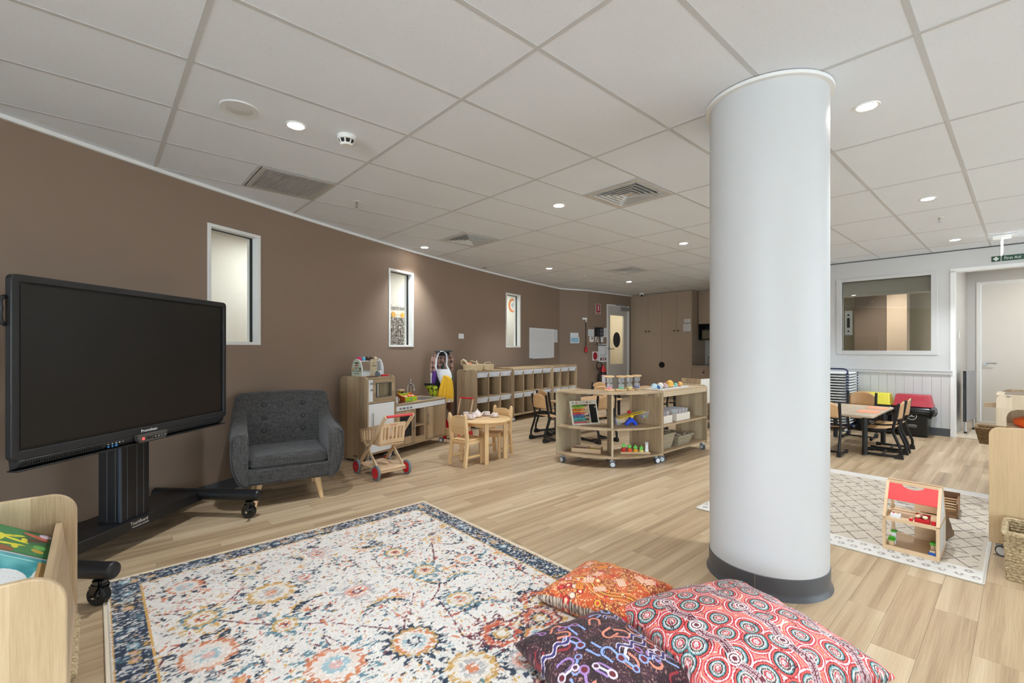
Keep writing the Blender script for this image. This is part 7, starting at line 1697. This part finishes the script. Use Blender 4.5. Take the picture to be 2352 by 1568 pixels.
def bin_(label, u, v, w_, lidm):
    t = thing('waste_bin', label, 'bin', rm(u, v), TH-R(90), 'bins with coloured lids')      # local x = -v, y = +u (front is -y)
    MB().add([(.02, .02, 0), (w_-.02, .02, 0), (w_-.02, .30, 0), (.02, .30, 0), (0, 0, .43), (w_, 0, .43), (w_, .33, .43), (0, .33, .43)], [(0, 3, 2, 1), (4, 5, 6, 7), (0, 1, 5, 4), (1, 2, 6, 5), (2, 3, 7, 6), (3, 0, 4, 7)]).build('body', mat('bin_black', (18, 18, 19), .4), t, bevel=.018)
    MB().bx(-.03, w_+.03, -.03, .36, .435, .452).build('lid_rim', lidm, t, bevel=.006)
    MB().add([(-.02, -.02, .45), (w_+.02, -.02, .45), (w_+.02, .35, .45), (-.02, .35, .45), (.0, .07, .60), (w_, .07, .60), (w_, .26, .60), (.0, .26, .60)], [(4, 5, 6, 7), (0, 1, 5, 4), (1, 2, 6, 5), (2, 3, 7, 6), (3, 0, 4, 7)]).build('lid', lidm, t, bevel=.01)
    MB().add([(.05, .005, .478), (w_-.05, .005, .478), (w_-.06, .058, .578), (.06, .058, .578), (.05, -.003, .47), (w_-.05, -.003, .47), (w_-.06, .053, .582), (.06, .053, .582)], [(4, 5, 6, 7), (0, 1, 5, 4), (1, 2, 6, 5), (2, 3, 7, 6), (3, 0, 4, 7)]).build('flap', lidm, t)
    def bag(s, q):
        a = 2*PI*s; per = rrect(-.012, w_+.012, -.014, .344, .03, 3); k = s*len(per); i = int(k) % len(per); f = k-int(k); x = per[i][0]*(1-f)+per[(i+1) % len(per)][0]*f; y = per[i][1]*(1-f)+per[(i+1) % len(per)][1]*f
        o = .016*math.sin(a*9+q*3)*q+.012*math.sin(a*23)*q+.05*math.sin(q*PI)**.7; cx, cy = w_/2, .165; L = math.hypot(x-cx, y-cy); return (x+(x-cx)/L*o, y+(y-cy)/L*o, .437-.14*q+.02*math.sin(a*5+1)*q)
    MB().grid(bag, 72, 8, True).build('liner_bag', mat('black_bin_liner', (24, 24, 26), .25), t)
    MB().lathe([(.05, 0), (.058, .0), (.058, .003), (.05, .003), (.05, 0)], n=30, M=Matrix.Translation((w_*.5, .004, .30)) @ Matrix.Rotation(R(93), 4, 'X')).build('ring_symbol', M_WHITE, t)
    MB().bx(w_*.5-.03, w_*.5-.004, .0, .006, .287, .297).bx(w_*.5+.004, w_*.5+.03, .0, .006, .287, .297).bx(w_*.5-.008, w_*.5+.008, -.001, .006, .30, .325).build('symbol_mark', M_WHITE, t)
    text('LANDFILL' if 'red' in label else 'RECYCLE', .03, M_WHITE, t, (w_*.52, .009, .165), (R(93), 0, 0), sx=.8); MB().bx(w_*.52-.045, w_*.52+.045, .009, .0105, .135, .147).build('label_strip', M_GREY, t)
bin_('black bin with a red swing lid and loose black liner', 8.80, 1.30, .38, mat('lid_red', (176, 48, 62), .4)); bin_('black bin with a yellow lid behind the table end chair', 8.80, 1.755, .38, mat('lid_yellow', (222, 208, 70), .4))
t = thing('first_aid_sign', 'small green first aid sign over the wash room opening', 'sign', rm(UR-.001, .20, 2.465), TH-R(90))     # local x = -v
MB().bx(.0, .085, -.003, 0, 0, .075).build('cross_panel', mat('sign_green', (26, 72, 48), .5), t); MB().bx(.095, .30, -.003, 0, 0, .075).build('word_panel', MATS['sign_green'], t); MB().bx(.032, .053, -.0045, -.003, .012, .063).bx(.017, .068, -.0045, -.003, .027, .048).build('cross', M_WHITE, t); text('First Aid', .05, M_WHITE, t, (.197, -.0035, .036), FACE, sx=.9)
t.location = rm(UR-.001, .318, 2.47)
t = thing('light_switch', 'white double switch plate inside the wash room opening', 'switch', rm(9.86, OPV-.001, 1.43), TH, None); MB().bx(0, .13, -.012, 0, 0, .115).build('plate', M_WHITE, t, bevel=.003); MB().bx(.05, .08, -.015, -.012, .045, .07).build('rocker', M_WHITE2, t)
t = thing('folded_table', 'grey folding table stood on edge in the wash room', 'table', rm(9.66, .60, 0), TH-R(6)); MB().bx(0, .7, 0, .028, .18, .94).build('table_top', mat('table_grey', (150, 152, 158), .4), t, bevel=.006); MB().bx(.0, .012, -.004, .032, .18, .94).build('edge_band', M_BLACK, t)
for x in (.05, .62): MB().cyl((x, .014, .18), (x, .014, .03), .018, n=14).build('leg', M_CHROME, t); MB().cyl((x, .014, .03), (x, .014, 0), .02, n=14).build('foot', M_BLACK, t)
t = thing('office_dome', 'brown dome added behind the interior window', 'lamp', rm(10.75, 1.98, 2.50), 0); MB().lathe([(0, -.24), (.10, -.225), (.19, -.17), (.24, -.08), (.25, -.0), (.24, -.0), (.18, -.15), (0, -.22)], n=30).build('dome_shell', mat('dome_brown', (84, 66, 60), .6), t);  # dome put in for a half-round reflection on the window glass
for u_, v_ in ((10.5, 2.4), (11.0, 1.45), (9.8, 1.2)):
    o = thing('office_downlight', 'small lit downlight in the room behind the interior window, %s' % ['by the brown dome', 'over the pale pier', 'near the glass edge'][[10.5, 11.0, 9.8].index(u_)], 'downlight', rm(u_, v_, 2.499), 0, 'office downlights'); MB().lathe([(0, -.004), (.045, -.004), (.045, 0), (0, 0)], n=20).build('lens', mat('office_glow', (255, 255, 255), .5, emit=(255, 244, 222), estr=8), o); MB().lathe([(.045, -.005), (.055, -.004), (.055, 0)], n=20).build('rim', M_WHITE, o)
t = thing('window_poster', 'white and black paper notice stuck inside the interior window', 'notice', rm(UR+.10, 1.975, 1.50), TH-R(90)); MB().bx(-.05, .055, 0, .002, 0, .40).build('sheet', M_PAPER, t); MB().bx(-.02, .02, -.002, 0, .12, .28).ball((0, -.001, .33), .016, 10, 6, (1, .1, 1)).ball((0, -.001, .06), .014, 10, 6, (1, .1, 1)).build('figure', M_BLACK, t)

# ------------------------------------------------------------------ diamond rug and the dolls house
D0, D1, E0, E1 = 3.585, 5.80, .155, 1.775
nx, ny = 446, 326; S2, T2 = np.meshgrid(np.linspace(0, D1-D0, nx), np.linspace(0, E1-E0, ny))   # S along u, T along v
C2_ = np.empty((ny, nx, 3)); C2_[:] = (206, 192, 174); C2_[(S2 < .19) | (S2 > D1-D0-.17)] = (222, 216, 208); C2_ += ((vnoise(ny, nx, 10, 10)-.5)*10)[..., None]
wob2 = (vnoise(ny, nx, 12, 12)-.5)*.012
p1 = (S2/.21+T2/.135+wob2*4) % 1.0; p2 = (S2/.21-T2/.135+wob2*4) % 1.0; dash = vnoise(ny, nx, 5, 5) > .24
ln = ((np.abs(p1-.5) < .032) | (np.abs(p2-.5) < .032)) & dash
ln |= (np.abs((S2 % .13)-.065) < .003) & (vnoise(ny, nx, 4, 9) > .62)
inner = (S2 > .2) & (S2 < D1-D0-.18) & (T2 > .03) & (T2 < 1.59); C2_[ln & inner] = (92, 76, 66)
for k in range(46):
    cx, cy = (.06+.08*(k % 2), .03+.035*k) if k < 46 else (0, 0); d = np.abs(S2-cx)+np.abs(T2-cy); a = np.abs(np.abs(S2-cx)-.012)+np.abs(np.abs(T2-cy)-.010)
    C2_[((d > .014) & (d < .022) & dash) | (a < .006)] = (120, 108, 100)
for k in range(70):
    cx, cy = .9+.42*(k//24)+.03*(k % 2), .03+.067*(k % 24); C2_[(np.abs(S2-cx)+np.abs(T2-cy)*.6 < .014)] = (104, 88, 78)
ed2 = np.minimum(np.minimum(S2, D1-D0-S2), np.minimum(T2, E1-E0-T2)); C2_[ed2 < .01] = (232, 226, 216)
pos = np.stack([S2+D0, T2+E0, np.where(ed2 < .006, .001, .008)], -1)
r2 = thing('diamond_rug', 'cream rug with thin dark diamond lattice beside the column', 'rug', (0, 0, 0), TH); colmesh('pile', [(pos, np.clip(C2_, 0, 255))], P_RUG, r2)
MB().tube([(x, y, .0045) for x, y in rrect(D0-.002, D1+.002, E0-.002, E1+.002, .012, 4)], .0042, 6, closed=True).build('binding', mat('rug_binding_grey', (196, 188, 176), .9), r2); MB().bx(D0, D1, E0, E1, 0, .004).build('backing', MATS['rug_binding_grey'], r2)
dh = thing('dolls_house', 'wooden A-frame dolls house with a red roof panel on the rug', 'dolls house', rm(3.745, .615, .009), TH-R(90))     # local x = -v (left to right), y = +u depth
DWd, DDp, KZ, RZ = .27, .32, .195, .405
def post(x, y0, y1, z0, z1): MB().bar((x, y0, z0), (x, y1, z1), .018, .016, (1, 0, 0)).build('frame_post', BEECH_Z, dh)
for x in (.008, DWd-.008):
    post(x, .008, .008, 0, KZ); post(x, .008, DDp*.42, KZ, RZ); post(x, DDp-.008, DDp-.008, 0, KZ); post(x, DDp-.008, DDp*.58, KZ, RZ)
    MB().bar((x, 0, .01), (x, DDp, .01), .016, .02).build('base_rail', BEECH, dh); MB().bar((x, .0, KZ), (x, DDp, KZ), .016, .018).build('mid_rail', BEECH, dh)
for y, z, hh in ((.008, .012, .024), (.008, KZ, .02), (DDp*.42, RZ, .016), (DDp*.58, RZ, .016), (DDp-.008, .012, .024)): MB().bar((0, y, z), (DWd, y, z), .016, hh).build('cross_rail', BEECH, dh)
MB().bx(.01, DWd-.01, .01, DDp-.01, .008, .014).build('ground_floor', BEECH, dh); MB().bx(.01, DWd-.01, .01, DDp-.01, KZ-.008, KZ).build('upper_floor', BEECH, dh)
MB().prism([(0, .02), (DDp, .02), (DDp, KZ), (DDp*.58, RZ), (DDp*.42, RZ), (0, KZ)], DWd-.006, DWd-.002, 'yz').build('side_wall', M_WHITE2, dh)
rl_ = Matrix.Translation((0, .008, KZ)) @ Matrix.Rotation(math.atan2(DDp*.42-.008, RZ-KZ)*-1, 4, 'X'); RLn = math.hypot(DDp*.42-.008, RZ-KZ)
arc_ = [(DWd/2+.055*math.cos(a), RLn-.006-.03*math.sin(a)) for a in [PI-PI*i/12 for i in range(13)]][::-1]
MB().prism([(.016, RLn*.52), (DWd-.016, RLn*.52), (DWd-.016, RLn-.006)]+arc_+[(.016, RLn-.006)], -.004, .004, 'xz', rl_).build('roof_panel', mat('roof_red', (240, 70, 70), .45), dh)
MB().bx(.12, DWd-.01, DDp-.02, DDp-.014, .02, KZ-.01).bx(.12, DWd-.01, DDp-.03, DDp-.024, KZ+.01, KZ+.13).build('back_wall', BEECH, dh)
for z in (KZ+.03, KZ+.055, KZ+.08): MB().bar((.015, DDp-.03, z), (.12, DDp-.03, z), .006, .006).build('back_rail', M_WHITE2, dh)
def toy(name, label, x, y, z, parts, cat='doll furniture'):
    t = thing(name, label, cat, dh.matrix_basis @ Vector((x, y, z)), TH-R(90), 'dolls house furniture')
    for nm, m, box in parts: MB().bx(*box).build(nm, m, t, bevel=.002)
    return t
M_TG, M_TB = mat('toy_green', (86, 180, 50), .45), mat('toy_navy_blue', (24, 84, 170), .45)
toy('doll_sink', 'tiny white double sink upstairs in the dolls house', .035, .03, KZ, [('body', M_WHITE2, (0, .05, 0, .035, 0, .03)), ('basin', M_RED, (.008, .02, .008, .027, .03, .031)), ('basin', mat('basin_tan', (200, 160, 110), .5), (.028, .042, .008, .027, .03, .031))])
toy('doll_bed', 'tiny red bed full of doll bits upstairs in the dolls house', .15, .05, KZ, [('base', M_RED, (0, .07, 0, .05, 0, .025)), ('headboard', M_RED, (.0, .07, .05, .056, 0, .045)), ('pillow', BEECH, (.01, .06, .03, .05, .025, .034))])
for q, (x, y, c) in enumerate(((.165, .06, (226, 196, 160)), (.185, .07, (150, 100, 80)), (.20, .055, (236, 214, 180)), (.175, .085, (216, 150, 140)))):
    o = tag(MB().ball((0, 0, 0), .012, 10, 6, (1.3, 1, .9)).build('doll_piece', mat('doll_%d' % q, c, .6)), '%s wooden doll piece lying on the red doll bed' % ['tan', 'brown', 'cream', 'pink'][q], 'doll'); o.location = dh.matrix_basis @ Vector((x, y, KZ+.038))
toy('doll_ball_chair', 'tiny red and cream doll stool beside the doll bed', .125, .035, KZ, [('seat', M_RED, (0, .018, 0, .018, 0, .02)), ('top', BEECH, (.002, .016, .002, .016, .02, .026))])
toy('doll_wardrobe', 'tiny wooden cupboard with a red door upstairs', .225, .04, KZ, [('body', BEECH, (0, .03, 0, .04, 0, .05)), ('door', M_RED, (.002, .028, -.004, 0, .004, .03))])
toy('doll_chair', 'tiny green and wood chair downstairs nearest the left post', .022, .03, .014, [('seat', M_TG, (0, .035, 0, .035, .035, .042)), ('legs', BEECH, (.004, .031, .004, .031, 0, .035)), ('back', M_TG, (0, .035, .031, .037, .042, .055))])
toy('doll_cupboard', 'tiny tall cream cupboard with a green top behind the green chair', .03, .085, .014, [('body', M_WHITE2, (0, .025, 0, .03, 0, .075)), ('top', M_TG, (-.003, .028, -.003, .033, .075, .085))])
toy('doll_table', 'tiny green topped table downstairs at the right', .22, .05, .014, [('post', BEECH, (.005, .03, .005, .03, 0, .06)), ('top', M_TG, (0, .038, 0, .04, .06, .075))])
toy('doll_box', 'tiny blue box downstairs in the right corner', .218, .018, .014, [('box', M_TB, (0, .036, 0, .026, 0, .024)), ('lid', BEECH, (.004, .032, .004, .022, .024, .036))])
# brown wooden toy pen and curvy ramp behind the dolls house
M_DKW = wood('brown_toy_wood', (160, 116, 70), (106, 72, 42), 'x')
fp_ = thing('wooden_toy_pen', 'brown wooden toy animal pen with rails behind the dolls house', 'toy', rm(4.78, .55, .009), TH-R(88))
for x in (0, .20): MB().bx(x, x+.012, 0, .30, 0, .11).build('side_board', M_DKW, fp_)
MB().bx(0, .212, .288, .30, 0, .13).build('back_board', M_DKW, fp_); MB().bx(0, .212, 0, .30, 0, .012).build('base_board', M_DKW, fp_)
for y in (.06, .14, .22):
    MB().bx(.1, .112, y-.006, y+.006, .012, .11).build('rail_post', M_DKW, fp_)
    for z in (.05, .09): MB().cyl((.006, y, z), (.206, y, z), .005, n=8).build('rail', PINE_X, fp_)
cv = thing('wooden_ramp', 'wavy brown wooden ramp piece against the dolls house', 'toy', rm(4.10, .385, .009), TH-R(12))
wvp = [(0, 0), (.27, 0), (.27, .03), (.24, .045), (.22, .08), (.20, .10), (.17, .15), (.12, .18), (.09, .25), (.04, .30), (0, .31)]
for y in (0, .06): MB().prism(wvp, y, y+.012, 'xz').build('side_board', M_DKW, cv)
MB().add([(0, .012, .28), (0, .06, .28), (.12, .06, .16), (.12, .012, .16), (.26, .012, .02), (.26, .06, .02)], [(0, 3, 2, 1), (3, 4, 5, 2)]).build('slide_board', M_DKW, cv)
m_ = cv.children[-1].modifiers.new('thick', 'SOLIDIFY'); m_.thickness = .008

# ------------------------------------------------------------------ right-hand shelves and baskets
OAKR = wood('oak_right_panel', (202, 172, 130), (162, 132, 94), 'z', lam=5.0, rough=.45); BIRCH = wood('birch_pale_panel', (230, 212, 186), (200, 180, 150), 'z', lam=6.0)
def side_shelf(label, u0, u1, v0, dep, z1, m, rounded=.05):
    t = thing('open_shelf', label, 'shelf', rm(u0, v0), TH-R(90), 'low shelves on the open side')    # local x = -v (depth), y = +u (length)
    L = u1-u0
    for y, zz in ((0, z1), (L-.02, z1-.12 if z1 > .6 else z1)): MB().prism(rrect(0, dep, .085, zz, rounded, 7, (0, 0, 1, 1)), y, y+.02, 'xz').build('end_panel', m, t, bevel=.002)
    for nm, z in (('mid_board', .42 if z1 > .6 else z1-.03), ('bottom_board', .10)): MB().bx(.01, dep-.01, .02, L-.02, z, z+.018).build(nm, W_Y, t)
    MB().bx(dep-.02, dep-.01, .02, L-.02, .118, z1-.25).build('back_panel', m, t)
    for x in (.05, dep-.05):
        for y in (.05, L-.05): caster(t, x, y, .088, R(60))
    return t
side_shelf('oak shelf end nearest the woven basket at the frame edge', 4.13, 4.62, .155, .46, .80, OAKR); side_shelf('low oak shelf standing in line behind the nearest one', 5.36, 6.5, .16, .46, .45, OAKR)
t = thing('small_wicker_basket', 'small brown wicker basket sticking out of the second shelf', 'basket', rm(5.92, .17, .44), TH); woven_box(t, .16, .14, .22, .20, .14, 9, weave_mat('brown_wicker', (150, 116, 76), (84, 60, 36)), .006, step=.018); t.location = rm(5.92, .20, .438)
u2 = thing('play_stall', 'pale birch play stall with a rounded cut-out behind the shelves', 'play stall', rm(7.0, .21), TH-R(90))
out = rrect(0, .75, .0, .80, .07, 7, (0, 0, 1, 1)); MB().bx(0, .075, 0, .02, 0, .66).build('post', BIRCH, u2); MB().prism(rrect(0, .75, .655, .80, .06, 7, (0, 0, 0, 1)), 0, .02, 'xz').build('front_panel', BIRCH, u2, bevel=.002); MB().bx(.675, .75, 0, .02, 0, .66).build('post', BIRCH, u2)
MB().prism([(.075, .655), (.075, .57), (.085, .61), (.11, .64), (.15, .655)], 0, .02, 'xz').build('corner_fillet', BIRCH, u2); MB().bx(0, .75, .02, .5, .44, .46).build('counter', BIRCH, u2); MB().prism(rrect(0, .75, .0, .83, .10, 7, (0, 0, 0, 1)), .5, .52, 'xz').build('back_panel', W_Z, u2)
MB().bx(.0, .75, .02, .5, .782, .80).build('top_board', BIRCH, u2); MB().bx(.06, .7, .06, .46, .80, .806).build('tray_insert', mat('tray_brown', (120, 104, 88), .6), u2); MB().bx(.0, .02, .02, .5, 0, .44).build('side_panel', W_Z, u2)
MB().lathe([(.014, 0), (.018, .006), (.014, .012)], (.09, -.0, .785), 12).build('screw_cap', M_CHROME, u2); MB().bx(-.09, -.002, .10, .16, .655, .70).build('side_box', W_X, u2)
t = tag(MB().lathe([(.07, 0), (.11, .03), (.115, .08), (.06, .105), (0, .11)], n=24).build('orange_toy_bowl', mat('toy_orange_bright', (240, 98, 30), .4)), 'bright orange toy bowl on the play stall counter', 'toy'); t.location = rm(7.2, -.02, .46); MB().lathe([(.02, .11), (.024, .125), (0, .13)], n=14).build('knob', MATS['toy_orange_bright'], t)
t = tag(MB().lathe([(.03, 0), (.035, .05), (.045, .075), (.05, .10), (.02, .10)], n=18).build('pink_toy_cup', mat('toy_pink', (224, 40, 110), .4)), 'bright pink toy cup on top of the play stall', 'toy'); t.location = rm(7.25, -.075, .806); MB().lathe([(.046, .10), (.05, .11), (0, .112)], n=18).build('lid', MATS['toy_pink'], t)
t = thing('seagrass_basket', 'tall square woven seagrass basket at the right frame edge', 'basket', rm(3.91, -.085, 0), TH); woven_box(t, .28, .30, .31, .33, .262, 17, weave_mat('seagrass_light', (214, 192, 152), (120, 94, 62), .9), .008, step=.0145)
